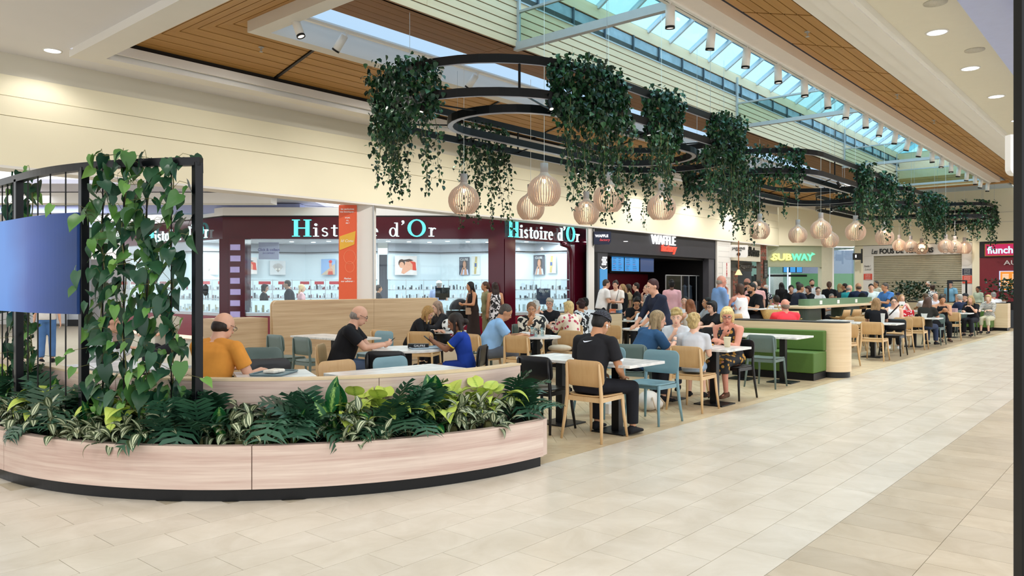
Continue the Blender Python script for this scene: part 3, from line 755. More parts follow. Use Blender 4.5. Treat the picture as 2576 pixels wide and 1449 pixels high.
poster(J, 1.27, 24.65, 1.97, 2.55, 0.36, 'watch', rz=-0.705)
lettering('CLUSE', 0.1, M_txtw, J, (pl(1368, 23.2), 23.08, 1.40), 0.0)
MB().box(pl(1350, 23)-0.0, pl(1385, 23), 23.1, 23.14, 1.0, 1.48).build('counter_card', mat('navy_card', '#39405c', 0.5, var=0), J)
for l, c in ((-7.75+0.55, '#c01f36'), (-7.98, '#3a4046')): pass
t = thing('counter_mirror', 'round black vanity mirror standing on the jewellery counter', 'mirror', LD(pl(517, 21.9), 21.9, 1.18), VA)
MB().ball((0, 0, 0.26), (0.085, 0.012, 0.17), q=(16, 6)).build('mirror_glass', mat('mirror_dark', '#2b3134', 0.1, var=0), t, True); MB().cone((0, 0, 0), (0, 0, 0.1), 0.01).cone((0, 0, 0), (0, 0, 0.01), 0.06, n=16).build('stand', M_steel, t)

# sign lettering with slab serifs
def serif_word(parent, u, origin, z0, H, width, m, off=0.06, name='sign_letter'):
    """'Histoire d'Or': glyph outlines drawn from stems, bowls and slabs. u = reading direction in parent xy"""
    ang = math.atan2(u.y, u.x)
    def ring(cx, cy, rx, ry, t, a0=0, a1=360, thin=0.45):
        out, inn = [], []; K = 20
        for k in range(K+1):
            a = math.radians(a0+(a1-a0)*k/K); out.append((cx+rx*math.cos(a), cy+ry*math.sin(a)))
            inn.append((cx+(rx-t)*math.cos(a), cy+(ry-t*thin)*math.sin(a)))
        return [[out[k], out[k+1], inn[k+1], inn[k]] for k in range(K)]
    q = lambda x0, x1, y0, y1: [[(x0, y0), (x1, y0), (x1, y1), (x0, y1)]]
    x = 0.62; G_ = {
     'H': (1.0, q(0.1, 0.3, 0, 1)+q(0.7, 0.9, 0, 1)+q(0.3, 0.7, 0.47, 0.53)+q(0, 0.4, 0, 0.045)+q(0, 0.4, 0.955, 1)+q(0.6, 1.0, 0, 0.045)+q(0.6, 1.0, 0.955, 1)),
     'i': (0.32, q(0.1, 0.2, 0, 0.52)+q(0, 0.3, 0, 0.04)+q(0.0, 0.15, 0.48, 0.52)+ring(0.14, 0.70, 0.075, 0.075, 0.075, thin=1)),
     's': (0.42, ring(0.19, 0.39, 0.15, 0.14, 0.06, 20, 260, 1)+ring(0.19, 0.15, 0.16, 0.15, 0.06, -160, 90, 1)),
     't': (0.36, q(0.12, 0.21, 0.05, 0.68)+q(0, 0.34, 0.48, 0.525)+ring(0.24, 0.11, 0.12, 0.11, 0.06, 180, 330, 1)),
     'o': (0.52, ring(0.24, 0.265, 0.24, 0.27, 0.09)),
     'r': (0.42, q(0.1, 0.2, 0, 0.52)+q(0, 0.3, 0, 0.04)+q(0, 0.15, 0.48, 0.52)+ring(0.3, 0.36, 0.13, 0.16, 0.06, 40, 180, 1)),
     'e': (0.48, ring(0.22, 0.265, 0.22, 0.27, 0.085, 0, 315)+q(0.05, 0.43, 0.28, 0.325)),
     'd': (0.54, ring(0.2, 0.265, 0.2, 0.27, 0.085)+q(0.36, 0.45, 0, 0.82)+q(0.27, 0.4, 0.78, 0.82)+q(0.4, 0.52, 0, 0.04)),
     "'": (0.2, ring(0.08, 0.88, 0.07, 0.07, 0.07, thin=1)+[[(0.15, 0.88), (0.15, 0.80), (0.02, 0.68), (0.0, 0.70)]]),
     'O': (1.02, ring(0.5, 0.5, 0.48, 0.52, 0.17, thin=0.4)), ' ': (0.34, [])}
    txt = "Histoire d'Or"; tot = sum(G_[c][0]+0.1 for c in txt); sx = width/tot; cur = 0
    for c in txt:
        w, polys = G_[c]
        if polys:
            mb = MB(); mbb = MB()
            for p in polys:
                p = [((cur+a)*sx, z0+b*H) for a, b in p]; mb.plate(p, -off-0.04, -off)
            g = m if c in ('H', 'O') else M_signwhite2
            o = mb.build(name, g, parent); o.location = (origin.x, origin.y, 0); o.rotation_euler = (0, 0, ang)
        cur += w+0.1
M_signwhite2 = glow('sign_face_small', '#d8ffff', 1.8)
serif_word(J, Vector((1, 0)), Vector((pl(737, 21.3), 21.3)), 2.93, 0.47, pl(1100, 21.3)-pl(737, 21.3)+0.04, M_signcyan)
pA = c1+ax*0.1
serif_word(J, ax, pA, 2.93, 0.47, 3.42, M_signcyan)
serif_word(J, -lx, a0+lx*4.6, 2.93, 0.45, 4.0, M_signcyan)

# ---- white column with the orange banner
colm = thing('column', 'square white column carrying an orange poster, in front of the jeweller', 'column', LD(pl(902, 17.0)-0.06, 17.1, 0), VA)
w0 = pl(858, 17.0)-pl(902, 17.0); w1 = pl(945, 17.0)-pl(902, 17.0)
MB().box(w0+0.39, w1-0.02, 0.0, 0.4, 0, 3.38).build('shaft', M_white, colm)
MB().box(w0+0.02, w0+0.41, -0.02, 0.4, 0, 3.38).build('shaft', M_white, colm)
MB().box(w1-0.02, w1+0.0, -0.02, 0.02, 0, 3.38).build('edge_strip', M_steel, colm)
ban = thing('banner', 'tall orange poster wrapped on the white column, with a yellow gift card', 'poster', LD(pl(880, 17.0)-0.06, 17.05, 0), VA)
bw0, bw1 = pl(858, 17)-pl(880, 17), pl(903, 17)-pl(880, 17)
M_or = mat('banner_orange', '#e5613a', 0.5, var=0.04, scale=1)
MB().box(bw0, bw1, -0.012, 0.02, 0.9, 3.36).build('sheet', M_or, ban)
def bt(s, z, sz, sh=0.0): lettering(s, sz, M_txtw, ban, (0.0, -0.014, z), name='print', ext=0.001, bold=0.001, shear=sh)
bt('ies exclusives', 3.27, 0.055); bt('vos boutiques :', 3.21, 0.055); bt('erçet,', 3.08, 0.05, 0.2); bt('nc,', 3.02, 0.05, 0.2); bt('ite !', 2.96, 0.05, 0.2)
bt('Flashez', 1.72, 0.055, 0.2); bt('our adhérer :', 1.66, 0.055, 0.2)
MB().plate([(bw0+0.02, 2.35), (bw1-0.05, 2.48), (bw1-0.02, 2.78), (bw0+0.02, 2.66)], -0.022, -0.012).build('gift_card', mat('card_yellow', '#e8b23c', 0.5, var=0.03), ban)
lettering('Id Conu', 0.085, M_txtw, ban, (-0.01, -0.024, 2.56), name='print', ext=0.001, shear=0.3)
for cz_, r in ((2.2, 0.13), (1.98, 0.1)):
    MB().tube([(0.05+r*math.cos(t), -0.014, cz_+1.2*r*math.sin(t)) for t in np.linspace(0, 6.28, 20)[:-1]], 0.004, 4, True).build('scribble_print', mat('banner_light', '#f09a72', 0.5, var=0), ban)

# ---- side mall beyond the column, left
SM = shop('side_mall', 'white side arcade with slatted ceiling and pale shop fronts seen behind the climbing plants', 'arcade')
MB().box(-26, -5.5, 17.5, 31.0, 3.9, 4.0).build('side_ceiling', mat('side_ceiling', '#cfcfe0', 0.6, var=0.02), SM)
for i in range(22):
    y = 18+i*0.55; MB().seg((-20, y-2, 3.895), (-4.5, y+5, 3.895), 0.025, 0.01).build('ceiling_joint', mat('joint_grey', '#6a6a78', 0.7, var=0), SM)
MB().box(-26, -8.3, 31.0, 31.2, 0, 3.9).build('far_wall', M_white, SM)
MB().box(-26, -8.3, 30.9, 31.0, 2.9, 3.3).build('ledge', mat('side_beige', '#c9a27a', 0.6, var=0.05), SM)
for l, d in ((pl(517, 23), 23), (pl(405, 25), 25), (pl(120, 24), 24)):
    MB().cone((l, d, 3.89), (l, d, 3.885), 0.16, n=16).build('downlight', M_lensW, SM)
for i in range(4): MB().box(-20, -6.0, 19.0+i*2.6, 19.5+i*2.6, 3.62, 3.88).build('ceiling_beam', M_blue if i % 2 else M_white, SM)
area('arcade_light', LD(-11, 26, 3.8), 8, 420, (0.95, 0.96, 1.0), (0, 0, VA), 5)
area('arcade_light', LD(-14, 20, 3.8), 5, 200, (0.9, 0.93, 1.0), (0, 0, VA), 3)
d = 27.0
MB().box(pl(226, d), pl(362, d), d, d+0.1, 2.5, 4.0).build('shop_sign_panel', M_white, SM)
MB().box(pl(226, d), pl(362, d), d-0.03, d, 3.08, 3.68).build('green_band', mat('sage_green', '#5f7a62', 0.5, var=0.02), SM)
lettering('DISTRIBUTEUR', 0.26, M_txtw, SM, (pl(300, d), d-0.05, 3.38))
lettering('>', 0.45, M_txtw, SM, (pl(350, d), d-0.05, 3.38))
lettering('MAISON', 0.2, M_txtb, SM, (pl(254, d), d-0.02, 4.12))
MB().box(pl(226, d), pl(300, d), d+0.02, d+0.1, 2.5, 3.05).build('window_band', mat('grey_band', '#9a9794', 0.5, var=0.02), SM)
MB().box(pl(60, 30), pl(226, 30), 29.9, 30, 0.1, 3.0).build('shop_glazing', mat('side_glazing', '#dfe3e6', 0.2, var=0.02), SM)
for px in (60, 118, 170, 226, 280): MB().box(pl(px, 29.8)-0.05, pl(px, 29.8)+0.05, 29.7, 29.8, 0, 3.1).build('post', M_steel, SM)
MB().box(pl(170, 29.8), pl(228, 29.8), 29.7, 29.8, 0.0, 0.25).build('skirting', M_black, SM)

# ---- waffle shop
FY = 13.66
def shopX(name, label): return thing(name, label, 'shop')
def XA(px, Y=FY): return onY(px, Y).x
Wf = shopX('waffle_shop', 'charcoal waffle counter shop with blue menu screens and a red back wall')
M_char = mat('charcoal_panel', '#33333a', 0.5, var=0.08, scale=3)
MB().box(XA(1495), XA(1803), FY, FY+0.25, 2.63, 3.42).build('sign_fascia', M_char, Wf)
MB().box(XA(1499), XA(1800), FY+0.25, FY+4, 2.55, 2.63).build('shop_ceiling', M_black, Wf)
MB().box(XA(1499), XA(1532), FY+0.05, FY+0.25, 0, 2.63).build('side_panel', mat('charcoal_dark', '#3d3d43', 0.5, var=0.05), Wf)
MB().box(XA(1499)-0.15, XA(1499)+0.1, FY, FY+0.3, 0, 2.63).build('shutter_guide', M_black, Wf)
MB().box(XA(1786), XA(1800), FY+0.05, FY+0.3, 0, 2.63).build('side_panel', mat('dark_steel', '#56565e', 0.4, 0.3, var=0.03), Wf)
MB().box(XA(1532), XA(1800), FY+4.0, FY+4.1, 0, 2.6).build('back_wall', mat('near_black', '#0e0e14', 0.5, var=0.1), Wf)
MB().box(XA(1800)-0.2, XA(1800), FY+0.3, FY+4.0, 0, 2.6).build('side_wall', mat('near_black', '#0e0e14', 0.5), Wf)
MB().box(XA(1499), XA(1499)+0.2, FY+0.3, FY+4.0, 0, 2.6).build('side_wall', mat('near_black', '#0e0e14', 0.5), Wf)
MB().box(XA(1515, FY+3), XA(1700, FY+3), FY+2.95, FY+3.0, 0.9, 2.05).build('back_panel', mat('back_red', '#7a1222', 0.5, var=0.03), Wf)
MB().box(XA(1512, FY+3), XA(1680, FY+3), FY+2.6, FY+3.0, 2.05, 2.16).build('shelf', M_black, Wf)
MB().box(XA(1532), XA(1790), FY+1.2, FY+1.7, 0, 1.1).build('counter', mat('near_black', '#0e0e14', 0.5), Wf)
M_scr = glow('menu_screen', '#3e9fe8', 1.0)
def screen(x0, x1, y, z0, z1, m, parent, tilt=0, name='screen'):
    o = MB().box(x0, x1, y, y+0.05, z0, z1).build(name, M_black, parent); MB().box(x0+0.02, x1-0.02, y-0.004, y, z0+0.02, z1-0.02).build('display', m, o); return o
Ys = FY+0.9
def sc(px0, px1, m, z0=2.06, z1=2.62): return screen(XA(px0, Ys), XA(px1, Ys), Ys, z0, z1, m, Wf)
s1 = sc(1538, 1570, M_scr); s2 = sc(1571, 1608, M_scr); sc(1610, 1645, glow('idle_screen', '#4f6fa8', 0.5))
mdk = mat('screen_print', '#1d4f8c', 0.5, var=0)
for s_, a, b in ((s1, 1540, 1568), (s2, 1573, 1606)):
    for c in range(2):
        for r in range(7):
            xa = XA(a+(b-a)*(0.06+0.5*c), Ys); xb = XA(a+(b-a)*(0.36+0.5*c), Ys)
            MB().box(xa, xa+(xb-xa)*random.uniform(0.5, 1), Ys-0.007, Ys-0.004, 2.12+r*0.065, 2.135+r*0.065).build('print', mdk if r % 3 else mat('screen_red', '#b03a5c', 0.5, var=0), s_)
MB().box(XA(1512, FY), XA(1530, FY), FY+0.03, FY+0.05, 1.35, 2.1).build('display', glow('blue_poster_screen', '#4aa6e8', 0.85), Wf)
# waffle emblem: lattice over a curved line
e = MB(); ex = XA(1522, FY)
for i in range(3):
    for j in range(4):
        zz = 2.25+0.07*j; xx = ex-0.09+0.09*i+0.045*(j % 2); e.plate([(xx-0.03, zz), (xx, zz-0.035), (xx+0.03, zz), (xx, zz+0.035)], FY+0.03, FY+0.05)
e.tube([(ex-0.2+0.36*t, FY+0.04, 2.25-0.16*math.sin(math.pi*(0.25+t*0.6))-0.02+0.05*(1-t)) for t in np.linspace(0, 1, 9)], 0.013, 5)
e.build('emblem', M_signwhite, Wf)
xa, xb = XA(1642), XA(1692)
def blk(parent, s, x0, x1, z, H, m, Y, sh=0.0, name='sign_letters', ext=0.03, bold=0.0):
    me = text_mesh(s, 1.0, 0.0, shear=sh, bold=bold); xs = [v.co.x for v in me.vertices]; ys = [v.co.y for v in me.vertices]
    sx = (x1-x0)/(max(xs)-min(xs)); sy = H/(max(ys)-min(ys)); bpy.data.meshes.remove(me)
    me = text_mesh(s, 1.0, ext, shear=sh, bold=bold); x_, y_ = min(xs), min(ys)
    for v in me.vertices: v.co.x = (v.co.x-x_)*sx; v.co.y = (v.co.y-y_)*sy
    me.materials.clear(); me.materials.append(m); o = link(name, me, parent); o.location = (x0, Y, z); o.rotation_euler = (math.pi/2, 0, 0); return o
blk(Wf, 'WAFFLE', xa-0.15, xb+0.12, 3.02, 0.32, M_signwhite, FY-0.04, bold=0.0)
blk(Wf, 'factory', XA(1662), XA(1699), 2.70, 0.36, glow('red_sign_light', '#ff4a36', 1.8), FY-0.04, 0.25, bold=0.008)
# hanging blade sign
t = thing('blade_sign', 'dark blue waffle factory sign projecting beside the white pillar', 'sign', (XA(1516, 13.3), 13.3, 0), math.radians(-49))
MB().plate([(-0.27, 2.84), (0.2, 2.84), (0.26, 2.92), (0.26, 3.24), (-0.27, 3.24)], 0, 0.07).build('board', mat('navy_board', '#1d2746', 0.4, var=0.02), t)
lettering('WAFFLE', 0.11, M_signwhite, t, (-0.03, -0.01, 3.10), bold=0.004); lettering('factory', 0.11, glow('red_small_sign', '#f0505a', 1.2), t, (0.06, -0.01, 2.98), shear=0.25)
MB().box(-0.3, -0.27, 0.02, 0.05, 2.8, 3.4).build('bracket', M_black, t)
# plexi enclosure and drinks machines
t = thing('plexi_screen', 'clear framed plexiglass enclosure round the waffle machines', 'screen', (0, 0, 0))
for a, b in ((1675, 1713), (1714, 1733), (1733, 1752), (1752, 1771)):
    MB().box(XA(a, FY+0.6), XA(b, FY+0.6), FY+0.6, FY+0.61, 1.0, 1.95).build('pane', glass('plexi', '#dfe8ee', 0.18), t)
    MB().box(XA(a, FY+0.6)-0.012, XA(a, FY+0.6)+0.012, FY+0.59, FY+0.62, 0.6, 1.96).build('upright', M_steel, t)
MB().box(XA(1675, FY+0.6), XA(1771, FY+0.6), FY+0.59, FY+0.62, 1.95, 1.98).build('rail', M_steel, t)
MB().box(XA(1675, FY+0.9), XA(1770, FY+0.9), FY+0.6, FY+1.1, 0.0, 0.95).build('cabinet', mat('machine_grey', '#3c3e48', 0.4, var=0.05), t)
for i in range(4):
    px = 1722+i*13; o = MB(); x_ = XA(px, FY+0.9); o.lathe([(0.09, 0.95), (0.11, 1.1), (0.08, 1.5), (0.1, 1.55), (0.0, 1.62)], 12, (x_, FY+0.9, 0)).build('dispenser', mat('machine_light', '#7c808c', 0.3, 0.3, var=0.05), t, True)
MB().box(XA(1676, FY+3)-0.1, XA(1676, FY+3)+1.6, FY+2.65, FY+3.9, 1.68, 1.72).build('bottle_shelf', M_steel, Wf)
for i in range(9):
    x_ = XA(1682, FY+3)+i*0.14; o = MB().lathe([(0.04, 1.72), (0.045, 1.9), (0.015, 1.96), (0.015, 2.0)], 10, (x_, FY+2.8, 0)).build('syrup_bottle', mat('bottle%d' % (i % 3), ['#8a5a3c', '#b9a24c', '#7a3c44'][i % 3], 0.3, var=0), None, True)
    tag(o, 'small syrup bottle on the waffle shop shelf, %s from the left' % ORD[i], 'bottle', 'syrup bottles behind the waffle counter')
area('waffle_light', (XA(1650), FY+1.0, 2.5), 6, 22, (1, 0.85, 0.75), (0, 0, 0), 1.2)

# ---- white pilasters
def pilaster(px0, px1, label, Y=FY-0.08, z=3.35, m=M_white, joints=0, dp=0.07):
    t = thing('pilaster', label, 'pillar'); MB().box(XA(px0, Y), XA(px1, Y), Y, Y+dp, 0, z).build('shaft', m, t)
    for k in range(joints): MB().box(XA(px0, Y)+0.12, XA(px1, Y)-0.12, Y-0.003, Y, 0.3+k*0.22, 0.312+k*0.22).build('joint', mat('joint_light', '#b8b6b2', 0.7, var=0), t)
    return t
pilaster(1480, 1495, 'narrow white pillar between the jeweller and the waffle shop')
pb = pilaster(1804, 1838, 'white boarded pillar right of the waffle shop with a red vertical notice', joints=14)
MB().box(XA(1812), XA(1832), FY-0.1, FY-0.085, 1.9, 2.5).build('notice_board', M_wht, pb)
for k in range(6): lettering('ATTENTION'[k], 0.11, mat('notice_red', '#d0222e', 0.5, var=0), pb, (XA(1822), FY-0.11, 2.45-k*0.1), name='print', bold=0.006, ext=0.002)

# ---- tea and coffee shop with brick piers
Tp = shopX('aroma_shop', 'cream fascia tea shop with brick piers and a grey awning front')
MB().box(XA(1840), XA(1914), FY, FY+0.2, 2.62, 3.4).build('sign_fascia', mat('cream_sign', '#ddd6c4', 0.6, var=0.02), Tp)
blk(Tp, "d'Arômes", XA(1880), XA(1909), 2.83, 0.42, M_txtb, FY-0.01, 0.2, bold=0.03)
MB().box(XA(1840), XA(1914), FY+0.4, FY+0.5, 2.2, 2.6).build('window_band', mat('window_grey', '#4a4844', 0.3, var=0.1), Tp)
blk(Tp, 'Degustation', XA(1856, FY+0.38), XA(1906, FY+0.38), 2.3, 0.2, mat('dim_print', '#8a8680', 0.5, var=0), FY+0.38)
MB().box(XA(1838), XA(1932)+0.3, FY+0.9, FY+1.0, 0, 3.3).build('dark_interior', mat('near_black', '#0e0e14', 0.5), Tp)
M_brick = [mat('brick_a', '#7a4434', 0.85, var=0.12), mat('brick_b', '#94584a', 0.85, var=0.12), mat('brick_c', '#6b5a4c', 0.85, var=0.12)]
def bricks(px0, px1, Y, z0, z1):
    x0, x1 = XA(px0, Y), XA(px1, Y); MB().box(x0, x1, Y+0.01, Y+0.2, z0, z1).build('brick_backing', mat('mortar', '#8d8276', 0.9, var=0.05), Tp)
    z = z0; r = 0
    while z < z1-0.03:
        x = x0-(0.12 if r % 2 else 0)
        while x < x1:
            a, b = max(x, x0), min(x+0.24, x1)
            if b-a > 0.03: MB().box(a+0.005, b-0.005, Y-0.004, Y+0.02, z+0.005, z+0.075).build('brick', random.choice(M_brick), Tp)
            x += 0.25
        z += 0.085; r += 1
bricks(1844, 1856, FY+0.35, 1.0, 2.2); bricks(1914, 1928, FY-0.02, 1.0, 3.38)
MB().box(XA(1919), XA(1928), FY-0.06, FY-0.03, 1.9, 2.7).build('menu_board', M_txtb, Tp)
for k in range(9): MB().box(XA(1920.5), XA(1926), FY-0.065, FY-0.06, 2.0+k*0.07, 2.01+k*0.07).build('print', M_txtw, Tp)
t = thing('blade_sign', 'white hanging sign reading Jardins with a small emblem', 'sign', (XA(1858, 13.3), 13.3, 0), math.radians(-49))
MB().plate([(-0.42, 2.72), (0.32, 2.72), (0.38, 2.8), (0.38, 3.22), (-0.42, 3.22)], 0, 0.05).build('board', M_wht, t)
lettering('JARDINS', 0.14, M_txtb, t, (0, -0.01, 3.08)); lettering('D\'ARÔMES', 0.05, M_txtb, t, (0, -0.01, 3.0)); MB().lathe([(0.06, 0), (0.075, 0.01), (0.06, 0.02)], 14).build('emblem', M_txtb, t).matrix_local = Matrix.Translation((0, -0.01, 2.85)) @ Matrix.Rotation(math.pi/2, 4, 'X')
MB().box(-0.44, -0.40, 0.0, 0.04, 2.65, 3.4).seg((-0.42, 0.02, 3.36), (-0.18, 0.3, 3.36), 0.03, 0.03).build('bracket', M_black, t)
t = thing('pendant_lamp', 'warm glowing cone pendant at the tea shop doorway', 'lamp', (XA(1858, 13.2), 13.2, 2.0))
MB().lathe([(0.03, 0.22), (0.05, 0.2), (0.15, 0.0)], 18, cap=False).build('shade', glow('cone_shade', '#ffd79a', 1.4), t, True); MB().cone((0, 0, 0.2), (0, 0, 1.38), 0.02, 0.02).build('cord', mat('copper', '#a8643c', 0.4, 0.5, var=0), t)

# ---- sandwich shop on the diagonal
ds = Vector((S2[0]-S1[0], S2[1]-S1[1])); DA = math.atan2(ds.y, ds.x)
Sb = thing('sandwich_shop', 'pale grey sandwich shop front with a glowing yellow and green Subway sign', 'shop', (S1[0], S1[1]+0.12, 0), DA)
def xs_(px):  # along-front coordinate for a picture column
    l = RX(px); dx, dy = CT+l*ST, ST-l*CT
    ox, oy = S1[0], S1[1]+0.12; ux, uy = math.cos(DA), math.sin(DA)
    k = (ox*dy-oy*dx)/(uy*dx-ux*dy); return k
M_beige = mat('beige_front', '#cfcbb4', 0.6, var=0.02)
MB().box(xs_(1930), xs_(2067), 0, 0.2, 2.43, 3.45).build('sign_fascia', mat('sign_green_grey', '#a8ad92', 0.6, var=0.02), Sb)
MB().box(xs_(2067), xs_(2094), 0, 0.3, 0, 3.45).build('pier', M_beige, Sb)
MB().box(xs_(2094), xs_(2098), 0, 0.2, 0, 3.4).build('frame', M_wht, Sb); MB().box(xs_(2154), xs_(2160), 0, 0.2, 0, 3.4).build('frame', M_wht, Sb)
o = blk(Sb, 'SUB', xs_(1942), xs_(1990), 2.72, 0.32, glow('yellow_sign', '#f7f08a', 1.5), -0.05, bold=0.022)
o = blk(Sb, 'WAY', xs_(1990), xs_(2044), 2.72, 0.32, glow('green_sign', '#6df0b4', 1.5), -0.05, bold=0.022)
MB().plate([(xs_(1936), 2.79), (xs_(1945), 2.70), (xs_(1945), 2.88)], -0.08, -0.05).build('sign_arrow', MATS['yellow_sign'], Sb)
MB().plate([(xs_(2049), 3.02), (xs_(2040), 3.10), (xs_(2040), 2.95)], -0.08, -0.05).build('sign_arrow', MATS['green_sign'], Sb)
MB().box(xs_(1930)-1, xs_(2090), 3.6, 3.7, 0, 3.35).build('back_wall', mat('interior_teal', '#8fb4ad', 0.6, var=0.06), Sb)
MB().box(xs_(1925), xs_(2160), 0.2, 4.2, 3.3, 3.35).build('shop_ceiling', mat('interior_ceiling', '#aab6c0', 0.6, var=0.02), Sb)
MB().box(xs_(1930), xs_(2067), 1.4, 1.8, 0, 1.15).build('counter', mat('counter_green', '#5d7a68', 0.5, var=0.05), Sb)
MB().box(xs_(1955), xs_(1975), 2.0, 2.4, 0.9, 2.05).build('fridge', M_black, Sb); MB().box(xs_(2003), xs_(2028), 2.0, 2.4, 0.9, 2.15).build('drinks_machine', mat('machine_white', '#cfd8dc', 0.4, var=0.1, scale=20), Sb)
for i in range(3): screen(xs_(2014+i*17), xs_(2030+i*17), 1.5, 2.2, 2.5, M_scr, Sb)
for px in (1961, 2008): MB().box(xs_(px), xs_(px+2), 0.9, 0.95, 1.2, 2.43).build('lit_post', glow('lit_post', '#e8f4ff', 1.0), Sb)
MB().box(xs_(1930), xs_(2067), 1.2, 1.25, 2.0, 2.1).build('dark_rail', M_black, Sb)
MB().box(xs_(2098), xs_(2155)+3.5, 3.6, 3.7, 0, 2.2).build('back_wall', mat('green_wall', '#5f9a6a', 0.6, var=0.04), Sb); MB().box(xs_(2098), xs_(2155)+3.5, 3.6, 3.7, 2.2, 3.4).build('back_wall', mat('blue_wall', '#8f9dbd', 0.6, var=0.04), Sb)
MB().seg((xs_(2100), 2.2, 2.65), (xs_(2148), 2.8, 2.6), 0.08, 0.05).build('tube_light', M_signwhite, Sb)
MB().box(xs_(2098), xs_(2154), 0.02, 0.03, 0, 3.38).build('pane', M_pane, Sb)
area('sandwich_light', (35.8, 14.3, 3.2), 4, 60, (0.85, 1, 0.92), (0, 0, DA), 1.5)
t = thing('blade_sign', 'small black projecting sign at the pillar left of the shuttered shop', 'sign', tuple(onX(2158, 36.6))[:2]+(0,), VA)
MB().box(-0.2, 0.18, 0, 0.08, 2.75, 3.05).box(0.18, 0.22, 0, 0.08, 2.6, 3.25).build('board', M_black, t); MB().box(-0.12, -0.06, -0.005, 0, 2.85, 2.98).build('print', M_signwhite, t)

# ---- end wall shops (facing down the aisle): local x runs to picture-right
EX = 37.2
E_ = thing('shuttered_shop', 'shop with a closed grey roller shutter under a white Les Fous de Terroirs fascia', 'shop', (EX, 0, 0), -math.pi/2)
def ye(px): return -onX(px, EX).y
MB().box(ye(2150), ye(2171), 0, 0.4, 0, 3.42).build('pier', M_cream, E_)
MB().box(ye(2171), ye(2445), 0, 0.2, 2.93, 3.42).build('sign_fascia', M_white, E_)
MB().box(ye(2171), ye(2197), 0.02, 0.2, 0, 2.93).build('pier', M_white, E_); MB().box(ye(2419), ye(2446), 0.02, 0.2, 0, 2.93).build('pier', M_white, E_)
MB().box(ye(2446), ye(2464), -0.02, 0.4, 0, 3.42).build('pier', M_cream, E_)
M_shut = mat('shutter_slat', '#c2bda9', 0.45, 0.2, var=0.05)
for i in range(36):
    z = 0.02+i*0.081; o = MB(); o.add([(ye(2197), 0.10, z), (ye(2419), 0.10, z), (ye(2419), 0.06, z+0.04), (ye(2197), 0.06, z+0.04), (ye(2197), 0.10, z+0.076), (ye(2419), 0.10, z+0.076)], [(0, 1, 2, 3), (3, 2, 5, 4)]); o.build('shutter_slat', M_shut, E_)
MB().box(ye(2197), ye(2419), 0.11, 0.15, 0, 2.93).build('shutter_backing', mat('shutter_dark', '#4c4a42', 0.7, var=0), E_)
blk(E_, 'Les', ye(2193), ye(2208), 3.02, 0.22, M_txtb, -0.01, 0.3); blk(E_, 'FOUS DE TERROIRS', ye(2213), ye(2348), 3.02, 0.23, M_txtb, -0.01, bold=0.03)
for px in (2378, 2395, 2410):
    MB().tube([(ye(px)+0.1*math.cos(t), -0.01, 3.06+0.1*math.sin(t)) for t in np.linspace(0, 6.28, 16)[:-1]], 0.008, 4, True).build('bicycle_print', M_txtb, E_)
def sheet(parent, px0, px1, z0, z1, m, y=-0.012): return MB().box(ye(px0), ye(px1), y, y+0.012, z0, z1).build('notice', m, parent)
M_notr = mat('notice_orange', '#dd4f38', 0.5, var=0.02)
for (a, b, z0, z1, m) in ((2173, 2194, 1.85, 2.12, M_notr), (2421, 2445, 1.67, 2.0, M_notr), (2421, 2445, 2.03, 2.3, mat('notice_navy', '#18223c', 0.5, var=0))):
    sheet(E_, a, b, z0, z1, m)
    for k in range(4): blk(E_, ['ATTENTION', 'FERMETURE', 'BOUTIQUE', 'MERCI'][k], ye(a+4), ye(b-4), z1-0.07-k*0.065, 0.035, M_txtw, -0.015, name='print', ext=0.001)
blk(E_, 'Fondu !', ye(2174), ye(2190), 2.42, 0.1, M_txtb, 0.0, 0.3, name='print', ext=0.002); blk(E_, 'Local', ye(2176), ye(2192), 2.28, 0.1, mat('grey_print', '#77736c', 0.5, var=0), 0.0, 0.3, name='print', ext=0.002)
Fl = thing('cafeteria_shop', 'dark red cafeteria front with a magenta flunch sign and orange menu screen', 'shop', (EX, 0, 0), -math.pi/2)
MB().box(ye(2464), ye(2700), 0, 0.2, 2.75, 3.42).build('sign_fascia', mat('fascia_black', '#141018', 0.4, var=0), Fl)
MB().box(ye(2464), ye(2700), 0.04, 0.2, 0, 2.75).build('wall_panel', mat('cafeteria_red', '#7c1f2c', 0.5, var=0.03), Fl)
MB().box(ye(2478), ye(2556), -0.08, 0, 2.80, 3.32).build('sign_box', mat('gold_edge', '#c08a3c', 0.5, var=0), Fl)
MB().box(ye(2480), ye(2554), -0.09, -0.08, 2.83, 3.29).build('sign_face', glow('magenta_face', '#d4145c', 0.9), Fl)
blk(Fl, 'flunch', ye(2485), ye(2549), 2.90, 0.30, glow('flunch_white', '#bfe4ff', 1.6), -0.1, bold=0.02); blk(Fl, 'P', ye(2566), ye(2580), 2.9, 0.3, glow('flunch_blue', '#4a9cff', 1.5), -0.1, bold=0.02)
blk(Fl, 'AUJOURD', ye(2525), ye(2640), 2.37, 0.25, mat('sign_grey', '#d8cfcf', 0.5, var=0), 0.0, bold=0.01)
MB().box(ye(2514), ye(2561), -0.04, 0.03, 1.35, 2.18).build('menu_screen', glow('menu_edge', '#c8d4ff', 1.2), Fl)
MB().box(ye(2517), ye(2558), -0.05, -0.04, 1.38, 2.15).build('menu_display', glow('menu_orange', '#ff9a2c', 0.95), Fl)
for k in range(11): MB().box(ye(2522), ye(2538), -0.055, -0.05, 1.48+k*0.055, 1.495+k*0.055).box(ye(2547), ye(2553), -0.055, -0.05, 1.48+k*0.055, 1.495+k*0.055).build('print', M_signwhite, Fl)
